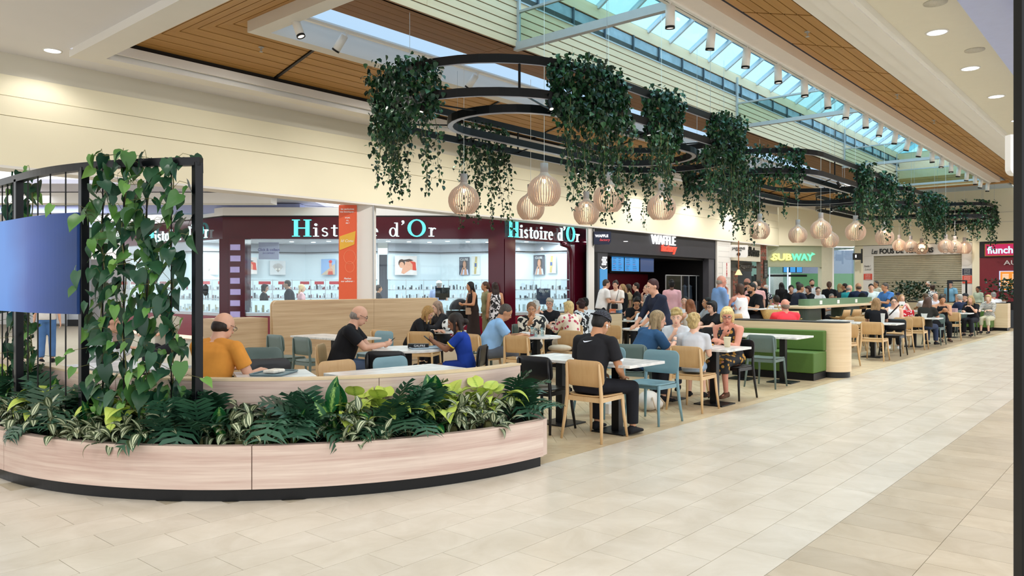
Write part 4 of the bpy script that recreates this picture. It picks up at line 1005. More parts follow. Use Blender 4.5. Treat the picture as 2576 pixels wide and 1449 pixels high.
# added spots without fixtures, brightening the shop fronts and far end
for (x, y, p) in ((29, 12.7, 120), (33, 12.3, 160), (34.2, 9.5, 260), (34.2, 6.5, 260), (22, 12.7, 120), (25.5, 12.7, 120)): spot((x, y, 5.0), (0, 0, 0), p, ang=140)
# white rounded sign and dark post at the right edge
t = thing('totem_post', 'black edge of a tall display post at the right border', 'post', P(2573, 3.0), VA)
MB().box(-0.004, 0.08, 0, 0.05, 0, 3.2).build('post', M_black, t)
t = thing('hanging_sign', 'white rounded sign panel hanging at the right border', 'sign', P(2560, 9.0), VA)
z0_, z1_ = EYE-(440-HY)/F*-1*9, EYE+(HY-338)/F*9
z0_ = EYE+(HY-440)/F*9
r_ = 0.08; pp = [(-0.085+r_-r_*math.cos(a), z0_+r_-r_*math.sin(a)) for a in np.linspace(0, math.pi/2, 6)]+[(0.4, z0_), (0.4, z1_), (-0.085, z1_)]
MB().plate(pp[::-1], 0, 0.1).build('panel', M_wht, t); MB().cone((0.2, 0.05, z1_), (0.2, 0.05, 5.2), 0.006).build('cable', M_steel, t)
# ================================================================== BOOTHS, PLANTER, FRAME
M_lam = wood('pale_laminate', '#cfb28a', '#e6d0ae', 'H', 1.3, 0.42, 0.9)
M_lamP = wood('pinkish_laminate', '#c2a498', '#e0cec0', 'U', 1.5, 0.4, 1.5, coords='UV', ratio=9)
M_lamU = wood('pale_laminate_uv', '#c7a883', '#dfc8a6', 'U', 1.4, 0.42, 0.9, coords='UV', ratio=9)
M_lamZ = wood('divider_laminate', '#b39370', '#d6bd98', 'H', 1.2, 0.42, 1.1, ratio=12)
M_edge = mat('plywood_edge', '#dcc4a0', 0.5, var=0.04)
M_green = mat('green_upholstery', '#4c6c2a', 0.7, var=0.03, scale=30)
M_oak = wood('oak_chair', '#b8905e', '#cda878', 'Z', 3.0, 0.42, 0.7, ratio=10, fine=1.5)
M_oakl = wood('oak_leg', '#cda777', '#dfbf92', 'Z', 3.0, 0.45, 0.7, ratio=10)
M_teal = mat('teal_lacquer', '#7295a0', 0.38, var=0.03)
M_gg = mat('grey_green_lacquer', '#5f716d', 0.42, var=0.03)
M_blk = mat('black_lacquer', '#0c0c11', 0.35, var=0.05)
M_marb = marble('marble_top')
M_soil = mat('dark_soil', '#15120f', 0.95, var=0.5, scale=40)
PC = Vector((5.2, 7.35))         # centre of the curved booth
def pol(r, deg):
    # half circle towards the camera, then a straight run of 1.6 m (angles 180 to 150), then the far curve
    if deg >= 180: a = math.radians(deg); return (PC.x+r*math.cos(a), PC.y+r*math.sin(a))
    if deg >= 150: return (PC.x-r, PC.y+1.6*(180-deg)/30)
    a = math.radians(deg+30); return (PC.x+r*math.cos(a), PC.y+1.6+r*math.sin(a))
def arcwall(r0, r1, d0, d1, z0, z1, ends=None, n=None, uvs=1.0):
    """curved slab between radii r0<r1, angles d0..d1 (degrees), with running-length uv"""
    n = n or max(2, int(abs(d1-d0)/1.5)); v = []; uv = []
    for k in range(n+1):
        a = d0+(d1-d0)*k/n
        pi, po = pol(r0, a), pol(r1, a)
        if ends and k == n: pi, po = ends
        s = math.radians(a)*r1*uvs
        v += [(pi[0], pi[1], z0), (po[0], po[1], z0), (po[0], po[1], z1), (pi[0], pi[1], z1)]; uv += [(s, z0+r0), (s, z0), (s, z1), (s, z1+0.2)]
    f = []
    for k in range(n):
        a, b = 4*k, 4*k+4
        for i in range(4): j = (i+1) % 4; f.append((a+i, b+i, b+j, a+j))
    f += [(3, 2, 1, 0), (4*n, 4*n+1, 4*n+2, 4*n+3)]
    mb = MB(); mb.add(v, f); mb.uv = uv; return mb
# angles: 270 = nearest the aisle edge, 180 = left-most, up to ~120 round the back
planter = thing('curved_planter', 'long curved planter clad in pinkish wood laminate with a black kick base', 'planter', (0, 0, 0))
JO = [118, 150, 185.8, 226.0, 269.2]          # panel joints
for a, b in zip(JO[:-1], JO[1:]):
    e = None
    arcwall(3.19, 3.26, a+0.06, b-0.06, 0.088, 0.40, e).build('front_panel', M_lamP, planter)
arcwall(3.12, 3.235, 118, 269.0, 0.0, 0.09).build('kick_base', M_black, planter)
# end return and back panel
MB().prism([pol(3.19, 269.2), pol(3.25, 269.2), (5.24, 4.12), (5.62, 4.66), (5.58, 4.70), (5.19, 4.18)], 0.088, 0.40).build('end_panel', M_lamP, planter)
MB().prism([(5.18, 4.20), (5.22, 4.20), (5.60, 4.72), (5.55, 4.72)], 0, 0.09).build('kick_base', M_black, planter)
JI = [118, 150, 196, 244.5, 278.5]
for a, b in zip(JI[:-1], JI[1:]):
    arcwall(2.62, 2.66, a+0.06, b-0.06, 0.30, 0.795).build('back_panel', M_lamP, planter)
arcwall(2.55, 2.665, 118, 278.6, 0.795, 0.812).build('top_cap', M_edge, planter)
arcwall(2.66, 3.19, 118, 269.2, 0.28, 0.335).build('soil', M_soil, planter)
MB().prism([pol(2.66, 269.2), pol(3.19, 269.2), (5.2, 4.2), (5.56, 4.70), pol(2.66, 278)], 0.28, 0.335).build('soil', M_soil, planter)
# inside bench of the curved booth
bench = thing('curved_bench', 'curved green upholstered bench inside the planter ring', 'bench', (0, 0, 0))
for a, b in ((120, 150), (150, 180), (180, 212)):
    bevel(arcwall(2.48, 2.615, a+0.15, b-0.15, 0.47, 0.76).build('back_cushion', M_green, bench), 0.02, 3)
    bevel(arcwall(2.02, 2.48, a+0.15, b-0.15, 0.32, 0.47).build('seat_cushion', M_green, bench), 0.02, 3)
arcwall(2.06, 2.60, 120, 212, 0.0, 0.32).build('base', M_black, bench)
for a, b in ((212, 245),): 
    bevel(arcwall(2.48, 2.615, a+0.15, b-0.15, 0.47, 0.74).build('back_cushion', M_green, bench), 0.02, 3)
    bevel(arcwall(2.02, 2.48, a+0.15, b-0.15, 0.32, 0.47).build('seat_cushion', M_green, bench), 0.02, 3)

# black frame standing in the planter with a curved blue screen and cables
frm = thing('trellis_frame', 'tall black steel frame curving along the planter, with wires for climbing plants', 'trellis', (0, 0, 0))
RF = 2.95; ZT = 2.52; posts = [216.5, 196.2, 174, 160, 142, 122]
for a in posts:
    x, y = pol(RF, a); bevel(MB().seg((x, y, 0.33), (x, y, ZT-0.03), 0.062, 0.062).build('post', M_navy, frm), 0.004)
arcwall(RF-0.031, RF+0.031, 122, 217.1, ZT-0.055, ZT+0.005).build('top_rail', M_navy, frm)
wires = []
for a, b in zip(posts[:-1], posts[1:]):
    for k in (1, 2, 3, 4):
        aa = a+(b-a)*k/5; x, y = pol(RF, aa); wires.append((aa, x, y))
        MB().cone((x, y, 0.33), (x, y, ZT-0.05), 0.006, n=6).build('wire', M_black, frm)
def screenmat():
    m, nt, b = newmat('blue_screen'); N, L = nt.nodes, nt.links
    b.inputs['Base Color'].default_value = (0.01, 0.015, 0.03, 1); b.inputs['Roughness'].default_value = 0.35
    tc = N.new('ShaderNodeTexCoord'); sx = N.new('ShaderNodeSeparateXYZ'); L.new(tc.outputs['UV'], sx.inputs[0])
    nz = N.new('ShaderNodeTexNoise'); nz.inputs['Scale'].default_value = 1.6; L.new(tc.outputs['UV'], nz.inputs[0])
    a = N.new('ShaderNodeMath'); a.operation = 'MULTIPLY_ADD'; a.inputs[1].default_value = 0.35; L.new(nz.outputs[0], a.inputs[0]); L.new(sx.outputs[0], a.inputs[2])
    rp = N.new('ShaderNodeValToRGB'); e = rp.color_ramp.elements
    e[0].position = 0.15; e[0].color = srgb('#2a4377')+(1,); e[1].position = 1.15 if False else 1.0; e[1].color = srgb('#4b9bff')+(1,)
    e2 = rp.color_ramp.elements.new(0.62); e2.color = srgb('#2f5cc0')+(1,)
    L.new(a.outputs[0], rp.inputs[0]); L.new(rp.outputs[0], b.inputs['Emission Color']); b.inputs['Emission Strength'].default_value = 0.62; b.inputs['Specular IOR Level'].default_value = 0.15
    return m
scr = arcwall(RF+0.035, RF+0.06, 196.2, 152, 1.33, 2.13, n=40)
scr.uv = [((196.2-math.degrees(u[0]/(RF+0.06)))/30.0, (v[2]-1.33)/0.8) for u, v in zip(scr.uv, scr.v)]
so = scr.build('curved_screen', screenmat(), None, False); tag(so, 'curved blue display screen fixed to the outside of the black frame at far left', 'screen')

# ---- straight booths
def booth(label, x0, x1, y0, y1, z=0.92, round_end=True, bench_side=None, by0=None, by1=None, planks=False):
    """partition running along y, rounded at the aisle end; bench_side -1/+1 puts the green bench on that side in x"""
    t = thing('booth_partition', label, 'booth', ((x0+x1)/2, (y0+y1)/2, 0), group='wood clad booth partitions')
    w = (x1-x0)/2; h = (y1-y0)/2; pts = []
    if round_end:
        for k in range(41):
            a = math.pi+math.pi*k/40; pts.append((w*math.cos(a), -h+w+w*math.sin(a)))
    else: pts = [(-w, -h), (w, -h)]
    pts += [(w, h), (-w, h)]
    def ins(p, s): return [(q[0]*s, q[1]+(0.02 if q[1] < 0 else -0.02)) for q in p]
    mb = MB().prism(pts, 0.10, z); mb.build('body', M_lam, t); MB().prism(ins(pts, 0.93), 0, 0.10).build('kick_base', M_black, t)
    MB().prism(ins(pts, 0.92), z, z+0.015).build('top_inlay', M_black, t)
    if bench_side:
        b = thing('booth_bench', 'green upholstered bench against the ' + label, 'bench', ((x0 if bench_side < 0 else x1), (by0+by1)/2, 0), group='green booth benches')
        s = bench_side; hl = (by1-by0)/2
        bevel(MB().box(s*0.005, s*0.14, -hl, hl, 0.46, 0.80).build('backrest', M_green, b), 0.02, 3)
        bevel(MB().box(s*0.005, s*0.62, -hl, hl, 0.12, 0.455).build('seat', M_green, b), 0.02, 3)
        MB().box(s*0.005, s*0.60, -hl+0.01, hl-0.01, 0, 0.115).build('kick_base', M_black, b)
    return t
booth('rounded pale wood partition on the aisle side', 13.28, 13.86, 4.12, 6.25, 0.925, True, -1, 4.42, 5.85)
booth('pale wood partition at the far end by the aisle', 31.3, 31.9, 4.3, 7.5, 0.95, False, -1, 4.7, 6.8)
booth('pale wood partition beyond the floral blouse table', 14.2, 14.7, 9.4, 11.4, 0.93, False, -1, 9.6, 11.2)
# tall divider at the back and its lower neighbour
dv = thing('tall_divider', 'tall pale wood divider panel with a rounded corner, in front of the jeweller', 'divider', (7.5, 12.0, 0))
def rpanel(x0, x1, z1, r, m, parent, y0=0, y1=0.06, name='panel'):
    pts = [(x0, 0.02), (x1, 0.02), (x1, z1)]+[(x0+r-r*math.sin(a), z1-r+r*math.cos(a)) for a in np.linspace(0, math.pi/2, 7)]
    return MB().plate(pts, y0, y1).build(name, m, parent)
rpanel(-0.05, 2.20, 1.29, 0.09, M_lamZ, dv); rpanel(2.205, 3.95, 1.29, 0.005, M_lamZ, dv)
rpanel(-0.065, 3.96, 1.30, 0.1, M_edge, dv, 0.06, 0.075, 'edge_trim')
MB().box(-0.95, -0.06, 0.15, 0.75, 0.02, 0.99).build('low_cabinet', M_lamZ, dv); MB().box(-0.9, -0.06, 0.18, 0.7, 0.0, 0.02).build('foot', M_black, dv)

# ================================================================== CHAIRS
CH = {}
def chair_meshes(kind):
    if kind in CH: return CH[kind]
    m, ml = {'oak': (M_oak, M_oakl), 'teal': (M_teal, M_teal), 'grey': (M_gg, M_gg), 'black': (M_blk, M_blk)}[kind]
    # seat: rounded square, slightly dished (local forward = +y)
    n = 5; out = rect(0.46, 0.44, 0.11, n, 0, 0.0); mb = MB(); N = len(out)
    def dish(x, y): return 0.455 - 0.018*max(0, 1-(x*x+y*y)/0.04) + 0.008*(abs(x)/0.23)**2 - 0.006*(y > 0.17)
    vs = []
    for z_, s in ((-0.014, 0.98), (0.0, 1.0), (0.0, 0.94), (0, 0.6), (0, 0.25)):
        for x, y in out: vs.append((x*s, y*s, (dish(x*s, y*s)+z_)))
    fs = [(k*N+i, k*N+(i+1) % N, (k+1)*N+(i+1) % N, (k+1)*N+i) for k in range(4) for i in range(N)] + [tuple(range(4*N, 5*N)), tuple(range(N-1, -1, -1))]
    mb.add(vs, fs); seat = mb.mesh('seat', m, True)
    # backrest: rounded rectangle curved round the sitter
    w, h, r = 0.47, 0.265, 0.075; o = rect(w, h, r, 4); N = len(o); vs = []
    nx, nz = 10, 5
    def bend(x, z, off): return (x, -0.215-0.0+0.30*x*x+off-0.10*(z), 0.675+z)
    for off, s in ((0, 0.97), (-0.004, 1.0), (-0.012, 1.0), (-0.016, 0.97)):
        for x, z in o: vs.append(bend(x*s, z*s, off))
    for off in (0, -0.016):
        for x, z in o: vs.append(bend(x*0.5, z*0.5, off))
    fs = [(k*N+i, k*N+(i+1) % N, (k+1)*N+(i+1) % N, (k+1)*N+i) for k in range(3) for i in range(N)]
    fs += [(4*N+i, 4*N+(i+1) % N, (i+1) % N, i) for i in range(N)] + [(3*N+i, 3*N+(i+1) % N, 5*N+(i+1) % N, 5*N+i) for i in range(N)]
    fs += [tuple(range(4*N, 5*N)), tuple(range(6*N-1, 5*N-1, -1))]
    back = MB().add(vs, fs).mesh('backrest', m, True)
    legs = []
    for s in (-1, 1):
        legs.append(MB().tube([(s*0.225, 0.235, 0.0), (s*0.205, 0.205, 0.22), (s*0.195, 0.18, 0.44)], [0.013, 0.017, 0.019], 8).mesh('leg', ml, True))
        legs.append(MB().tube([(s*0.245, -0.265, 0.0), (s*0.225, -0.235, 0.22), (s*0.208, -0.213, 0.45), (s*0.203, -0.224, 0.62), (s*0.196, -0.236, 0.78)], [0.013, 0.018, 0.020, 0.017, 0.009], 8).mesh('leg', ml, True))
    fr = MB(); 
    for s in (-1, 1): fr.seg((s*0.20, -0.22, 0.415), (s*0.195, 0.185, 0.42), 0.022, 0.045)
    fr.seg((-0.2, 0.17, 0.42), (0.2, 0.17, 0.42), 0.022, 0.045); fr.seg((-0.2, -0.2, 0.415), (0.2, -0.2, 0.415), 0.022, 0.05)
    CH[kind] = (seat, back, legs, fr.mesh('seat_frame', ml)); return CH[kind]
CN = {'oak': 'light oak', 'teal': 'teal blue', 'grey': 'grey green', 'black': 'black'}
def chair(kind, x, y, face, where, group=None):
    """face = world heading of the sitter in degrees (0 = along the aisle)"""
    seat, back, legs, fr = chair_meshes(kind)
    t = thing('dining_chair', CN[kind]+' dining chair '+where, 'chair', (x, y, 0), math.radians(face-90), group or CN[kind]+' dining chairs')
    link('seat', seat, t); link('backrest', back, t); link('seat_frame', fr, t)
    for l in legs: link('leg', l, t)
    return t
BS = []
def barstool(x, y, face, where):
    if not BS:
        m = M_oak; v = []; prof = [(0.20, 0.735), (0.10, 0.72), (-0.05, 0.72), (-0.15, 0.735), (-0.20, 0.79), (-0.225, 0.87), (-0.24, 0.96)]; nx = 9
        for off in (0, -0.012):
            for k, (y_, z_) in enumerate(prof):
                w = [0.19, 0.21, 0.215, 0.215, 0.21, 0.2, 0.18][k]
                for i in range(nx):
                    s = -1+2*i/(nx-1); up = 0.05*s*s if k < 4 else 0; fw = 0.07*s*s if k >= 3 else 0
                    v.append((s*w, y_+fw-(off if k > 3 else 0), z_+up+(off if k <= 3 else 0)))
        P_ = len(prof); f = []
        for L_0, flip in ((0, 0), (P_*nx, 1)):
            for k in range(P_-1):
                for i in range(nx-1):
                    q = (L_0+k*nx+i, L_0+k*nx+i+1, L_0+(k+1)*nx+i+1, L_0+(k+1)*nx+i); f.append(q if flip else q[::-1])
        T = P_*nx
        for k in range(P_-1):
            f.append((k*nx, (k+1)*nx, T+(k+1)*nx, T+k*nx)); f.append((k*nx+nx-1, T+k*nx+nx-1, T+(k+1)*nx+nx-1, (k+1)*nx+nx-1))
        for i in range(nx-1): f.append((i, i+1, T+i+1, T+i)); f.append(((P_-1)*nx+i, T+(P_-1)*nx+i, T+(P_-1)*nx+i+1, (P_-1)*nx+i+1))
        shell = MB().add(v, f).mesh('seat_shell', m, True)
        legs = [MB().tube([(sx*0.22, sy*0.2, 0), (sx*0.15, sy*0.12, 0.71)], [0.015, 0.021], 8).mesh('leg', M_oakl, True) for sx in (-1, 1) for sy in (-1, 1)]
        fr = MB().seg((-0.2, 0.18, 0.26), (0.2, 0.18, 0.26), 0.018, 0.018).seg((-0.2, -0.18, 0.26), (0.2, -0.18, 0.26), 0.018, 0.018).seg((0.2, -0.18, 0.3), (0.2, 0.18, 0.3), 0.018, 0.018).seg((-0.2, -0.18, 0.3), (-0.2, 0.18, 0.3), 0.018, 0.018).mesh('footrest', M_oakl)
        BS.extend([shell, legs, fr])
    t = thing('bar_stool', 'pale wood shell bar stool '+where, 'stool', (x, y, 0), math.radians(face-90), 'pale wood bar stools')
    link('seat_shell', BS[0], t); link('footrest', BS[2], t)
    for l in BS[1]: link('leg', l, t)
    return t

def table(kind, x, y, w, d, label, h=0.75, rot=0, posts_=1, group='marble topped tables', top=None, px_=0):
    t = thing('cafe_table', label, 'table', (x, y, 0), math.radians(rot), group)
    top = top or M_marb
    if kind == 'round':
        bevel(MB().cone((0, 0, h-0.028), (0, 0, h), w/2, n=40).build('top', top, t), 0.003); bevel(MB().cone((0, 0, 0), (0, 0, 0.015), 0.24, n=28).build('base_plate', M_black, t), 0.003)
        MB().box(-0.04, 0.04, -0.04, 0.04, 0.015, h-0.028).build('post', M_black, t)
    else:
        bevel(MB().box(-w/2, w/2, -d/2, d/2, h-0.03, h).build('top', top, t), 0.003)
        for k in range(posts_):
            yy = 0 if posts_ == 1 else (-d/4+k*d/2)
            bevel(MB().box(-0.2, 0.2, yy-0.2*(1 if posts_ == 1 else 1), yy+0.2, 0, 0.015).build('base_plate', M_black, t), 0.003)
            MB().box(-0.045, 0.045, yy-0.045, yy+0.045, 0.015, h-0.03).build('post', M_black, t)
    return t
# aisle-side row, near to far
table('rect', 6.92, 4.86, 0.70, 1.50, 'rectangular marble table nearest the camera, in front of the man in the checked cap', posts_=2)
chair('oak', 6.50, 4.47, 0, 'nearest the camera, carrying the man in the checked cap')
chair('black', 6.52, 5.14, 2, 'empty beside the man in the checked cap')
chair('teal', 7.66, 4.50, 180, 'facing the man in the checked cap across the marble table')
chair('teal', 7.66, 5.22, 180, 'behind the shoulder of the man in the checked cap')
chair('grey', 8.62, 5.35, 20, 'under the woman in the denim shirt')
table('rect', 9.35, 4.90, 0.72, 1.40, 'rectangular marble table of the family with two blond boys', posts_=2)
chair('oak', 8.80, 4.56, 0, 'under the blond boy in the grey t-shirt, seen from behind')
chair('black', 10.02, 4.62, 178, 'under the woman in the floral black dress')
chair('oak', 10.02, 5.35, 180, 'hidden behind the boy who drinks from a glass')
table('rect', 12.20, 5.10, 0.74, 1.42, 'empty rectangular marble table before the green bench of the rounded partition', posts_=2)
chair('grey', 11.52, 4.74, 0, 'empty in front of the green bench of the rounded partition')
table('rect', 14.85, 5.1, 0.62, 1.0, 'marble table just behind the rounded wood partition')
chair('oak', 15.45, 4.86, 172, 'empty just right of the rounded wood partition')
chair('oak', 15.50, 5.7, 180, 'half hidden behind the first chair right of the rounded partition')
chair('oak', 17.15, 4.72, 0, 'under the woman with highlighted hair in black')
chair('oak', 16.6, 5.7, 10, 'behind the woman with highlighted hair')
table('rect', 17.85, 4.95, 0.66, 1.1, 'marble table before the girl in a white tank top')
chair('black', 18.6, 4.75, 180, 'under the girl in the white tank top')
chair('oak', 19.5, 4.85, 168, 'with back to the girl in the white tank top')
chair('oak', 20.85, 4.78, 0, 'under the woman with long brown wavy hair by the aisle')
chair('oak', 20.3, 5.8, 0, 'next to the woman with long brown wavy hair')
table('rect', 21.6, 5.0, 0.66, 1.2, 'marble table of the woman with long brown wavy hair')
chair('grey', 22.75, 4.8, 180, 'under the woman in a black top holding a phone')
chair('oak', 25.0, 4.8, 8, 'empty facing the blond girl in black near the aisle end')
table('rect', 26.2, 5.1, 0.66, 1.2, 'marble table of the blond girl in a black t-shirt')
chair('grey', 27.0, 4.85, 180, 'under the blond girl in a black t-shirt')
chair('black', 28.3, 4.9, 180, 'under the woman in striped sleeves')
table('rect', 29.6, 5.3, 0.7, 1.2, 'marble table near the far partition')
chair('grey', 33.6, 4.9, 170, 'empty beyond the far partition'); table('rect', 32.8, 5.2, 0.7, 1.2, 'dark laid table beyond the far partition')
# curved booth and the near left
table('rect', 4.78, 5.52, 1.24, 0.68, 'glossy marble table just behind the curved planter back', rot=-6)
chair('oak', 4.66, 6.12, 272, 'nearest left behind the planter, its back to the bald man')
chair('teal', 5.26, 6.02, 270, 'behind the planter beside the nearest oak chair')
table('rect', 3.86, 6.2, 0.66, 0.62, 'small marble table with a tray beside the man in orange', rot=-25)
chair('grey', 4.90, 8.2, 230, 'left of the divider, its back behind the man in orange')
chair('black', 4.22, 6.82, 250, 'just right of the man in orange')
table('rect', 3.3, 8.0, 0.7, 1.1, 'marble table inside the curved bench behind the climbing plants', rot=10)
table('round', 6.58, 7.46, 0.92, 0.92, 'round marble table shared by the bald man and the girl in the blue jersey')
chair('oak', 5.98, 8.12, -49, 'under the bald man in the black t-shirt')
chair('black', 5.86, 6.98, 40, 'back to the camera at the bald man\'s round table')
chair('black', 6.96, 6.78, 118, 'under the girl in the blue jersey')
table('rect', 7.38, 10.1, 0.66, 1.5, 'long marble table against the tall wood divider')
chair('grey', 6.72, 10.42, 0, 'left of the pair in front of the tall divider'); chair('grey', 6.66, 9.62, 0, 'right of the pair in front of the tall divider')
chair('teal', 8.0, 9.9, 180, 'mostly hidden behind the bald man')
chair('oak', 8.62, 10.25, 5, 'left of the two by the tall divider'); chair('oak', 8.72, 9.45, 25, 'right of the two by the tall divider')
table('round', 9.55, 9.95, 0.95, 0.95, 'round marble table of the two long haired girls')
chair('grey', 10.35, 9.5, 170, 'beyond the table of the two long haired girls'); chair('grey', 9.3, 8.55, 95, 'low behind the black chair of the girl in the jersey')
chair('oak', 8.82, 8.22, -10, 'under the man in the light blue t-shirt'); chair('oak', 8.98, 7.52, 10, 'empty beside the man in the light blue t-shirt')
table('round', 9.55, 7.72, 0.78, 0.78, 'round marble table with water glasses beside the man in light blue')
chair('oak', 10.12, 7.62, 185, 'carrying a cream handbag by the round table'); chair('oak', 10.35, 8.5, 215, 'under the woman in the black and cream patterned shirt')
table('rect', 12.45, 9.75, 0.7, 1.4, 'marble table of the four older women')
chair('oak', 11.9, 8.85, 60, 'under the woman in the floral blouse'); chair('oak', 13.2, 9.9, 190, 'under the grey haired woman with glasses'); chair('grey', 11.7, 9.7, 10, 'under the white haired woman')
chair('oak', 12.05, 8.1, 180, 'empty left of the small round table with a black chair')
table('round', 12.55, 7.6, 0.72, 0.72, 'small round marble table in front of the woman in navy'); chair('black', 12.25, 7.15, 60, 'at the small round table, seen from behind')
chair('oak', 11.5, 6.75, 90, 'held by the standing woman in navy')
table('rect', 15.6, 9.85, 0.9, 0.8, 'light table where the curly haired young man reads his phone', top=mat('pale_top', '#d9dfdd', 0.4, var=0.02))
chair('black', 16.2, 10.1, 215, 'under the curly haired young man')
chair('black', 12.6, 6.2, 190, 'behind the blonde woman in the floral dress'); chair('oak', 13.3, 7.6, 200, 'under the woman with a black bob')
# high tables
table('rect', 16.8, 7.45, 0.8, 1.0, 'high table between the standing man in blue and the bearded man', h=1.05)
barstool(15.75, 7.2, 15, 'under the woman in the white tank top'); barstool(17.0, 6.85, 150, 'carrying a straw bag'); 
hb = thing('high_bar_table', 'long pale wood high table with a green planter trough on top', 'table', (22.9, 7.1, 0))
pts = rect(8.4, 1.0, 0.28, 6)
bevel(MB().prism(pts, 1.00, 1.045).build('top', M_lam, hb), 0.004)
for xx in (-3.2, 0, 3.2): MB().prism(rect(1.3, 0.5, 0.22, 5, xx, 0), 0, 1.0).build('pedestal', mat('dark_green_metal', '#39493c', 0.5, var=0.04), hb)
tr = MB().prism(rect(5.6, 0.30, 0.14, 5, -0.3, 0.1), 1.045, 1.21).build('trough', mat('trough_green', '#5f8060', 0.5, var=0.03), hb)
for xx in (-2.2, -0.8, 0.8): MB().box(xx-0.09, xx+0.09, -0.065, -0.052, 1.07, 1.17).build('socket_plate', M_wht, hb)
for i, (xx, dy) in enumerate(((20.1, 6.35), (20.75, 6.28), (21.9, 6.32), (23.1, 6.35), (23.9, 6.3), (25.1, 6.35))):
    barstool(xx, dy, 90+random.uniform(-15, 15), ['nearest on the aisle side of the long high table', 'second on the aisle side of the long high table', 'third on the aisle side of the long high table', 'fourth on the aisle side of the long high table', 'fifth on the aisle side of the long high table', 'last on the aisle side of the long high table'][i])
barstool(18.3, 6.9, 10, 'at the near end of the long high table')
table('rect', 24.3, 8.4, 0.8, 1.4, 'dark high table of the men in blue polo and navy backpack', h=1.05, top=mat('dark_top', '#4a4a4e', 0.4, var=0.03))
table('rect', 27.5, 6.5, 0.8, 1.2, 'low table further back behind the girl in the tank top'); chair('oak', 26.6, 6.6, 0, 'in the far middle rows, light wood back to the camera'); chair('grey', 25.6, 7.2, 150, 'in the far middle rows, grey green')
# ================================================================== HANGING RINGS, PENDANTS, PLANTS
rng = np.random.default_rng(11)
M_ivy = None
def leafmat(name, cols, rough=0.45, kind='plain'):
    if name in MATS: return MATS[name]
    m, nt, b = newmat(name); N, L = nt.nodes, nt.links
    at = N.new('ShaderNodeAttribute'); at.attribute_name = 'tone'; oi = N.new('ShaderNodeObjectInfo')
    sm = N.new('ShaderNodeMath'); sm.operation = 'ADD'; L.new(at.outputs['Fac'], sm.inputs[0]); L.new(oi.outputs['Random'], sm.inputs[1])
    fr = N.new('ShaderNodeMath'); fr.operation = 'FRACT'; L.new(sm.outputs[0], fr.inputs[0])
    rp = N.new('ShaderNodeValToRGB'); rp.color_ramp.interpolation = 'LINEAR'
    e = rp.color_ramp.elements; n = len(cols)
    e[0].position = 0; e[0].color = srgb(cols[0])+(1,); e[1].position = 1; e[1].color = srgb(cols[-1])+(1,)
    for i, c in enumerate(cols[1:-1]): x = e.new((i+1)/(n-1)); x.color = srgb(c)+(1,)
    L.new(fr.outputs[0], rp.inputs[0]); out = rp.outputs[0]
    if kind != 'plain':
        tc = N.new('ShaderNodeTexCoord'); sp = N.new('ShaderNodeSeparateXYZ'); L.new(tc.outputs['UV'], sp.inputs[0])
        ab = N.new('ShaderNodeMath'); ab.operation = 'SUBTRACT'; ab.inputs[1].default_value = 0.5; L.new(sp.outputs[0], ab.inputs[0])
        a2 = N.new('ShaderNodeMath'); a2.operation = 'ABSOLUTE'; L.new(ab.outputs[0], a2.inputs[0])
        nz = N.new('ShaderNodeTexNoise'); nz.inputs['Scale'].default_value = 14 if kind != 'stripe' else 5; L.new(tc.outputs['UV'], nz.inputs[0])
        ml = N.new('ShaderNodeMath'); ml.operation = 'MULTIPLY_ADD'; ml.inputs[1].default_value = {'center': 0.55, 'vein': 0.25, 'stripe': 0.06}[kind]; L.new(nz.outputs[0], ml.inputs[0]); L.new(a2.outputs[0], ml.inputs[2])
        r2 = N.new('ShaderNodeValToRGB'); E = r2.color_ramp.elements
        if kind == 'center': E[0].position = 0.25; E[0].color = (1, 1, 1, 1); E[1].position = 0.46; E[1].color = (0, 0, 0, 1)
        elif kind == 'vein': E[0].position = 0.1; E[0].color = (0, 0, 0, 1); E[1].position = 0.22; E[1].color = (1, 1, 1, 1)
        else:
            E[0].position = 0.06; E[0].color = (0, 0, 0, 1); E[1].position = 0.12; E[1].color = (1, 1, 1, 1)
            x = E.new(0.24); x.color = (1, 1, 1, 1); x = E.new(0.3); x.color = (0, 0, 0, 1)
        L.new(ml.outputs[0], r2.inputs[0]); mx = N.new('ShaderNodeMix'); mx.data_type = 'RGBA'
        L.new(r2.outputs[0], mx.inputs[0]); L.new(out, mx.inputs[6]); mx.inputs[7].default_value = srgb({'center': '#9fc86a', 'vein': '#b9cc5c', 'stripe': '#c3cba8'}[kind])+(1,); out = mx.outputs[2]
    L.new(out, b.inputs['Base Color']); b.inputs['Roughness'].default_value = rough; b.inputs['Specular IOR Level'].default_value = 0.4
    MATS[name] = m; return m
M_ivy = leafmat('ivy_leaf', ['#0d2418', '#14331f', '#1b4026', '#2c5a2c', '#16392c'], 0.42)
M_philo = leafmat('heart_leaf', ['#16382a', '#1f4733', '#2a5737', '#244d3a', '#4a7a35', '#1a3d2e'], 0.4)
M_stem = mat('vine_stem', '#6b6a3c', 0.7, var=0.2, scale=20)
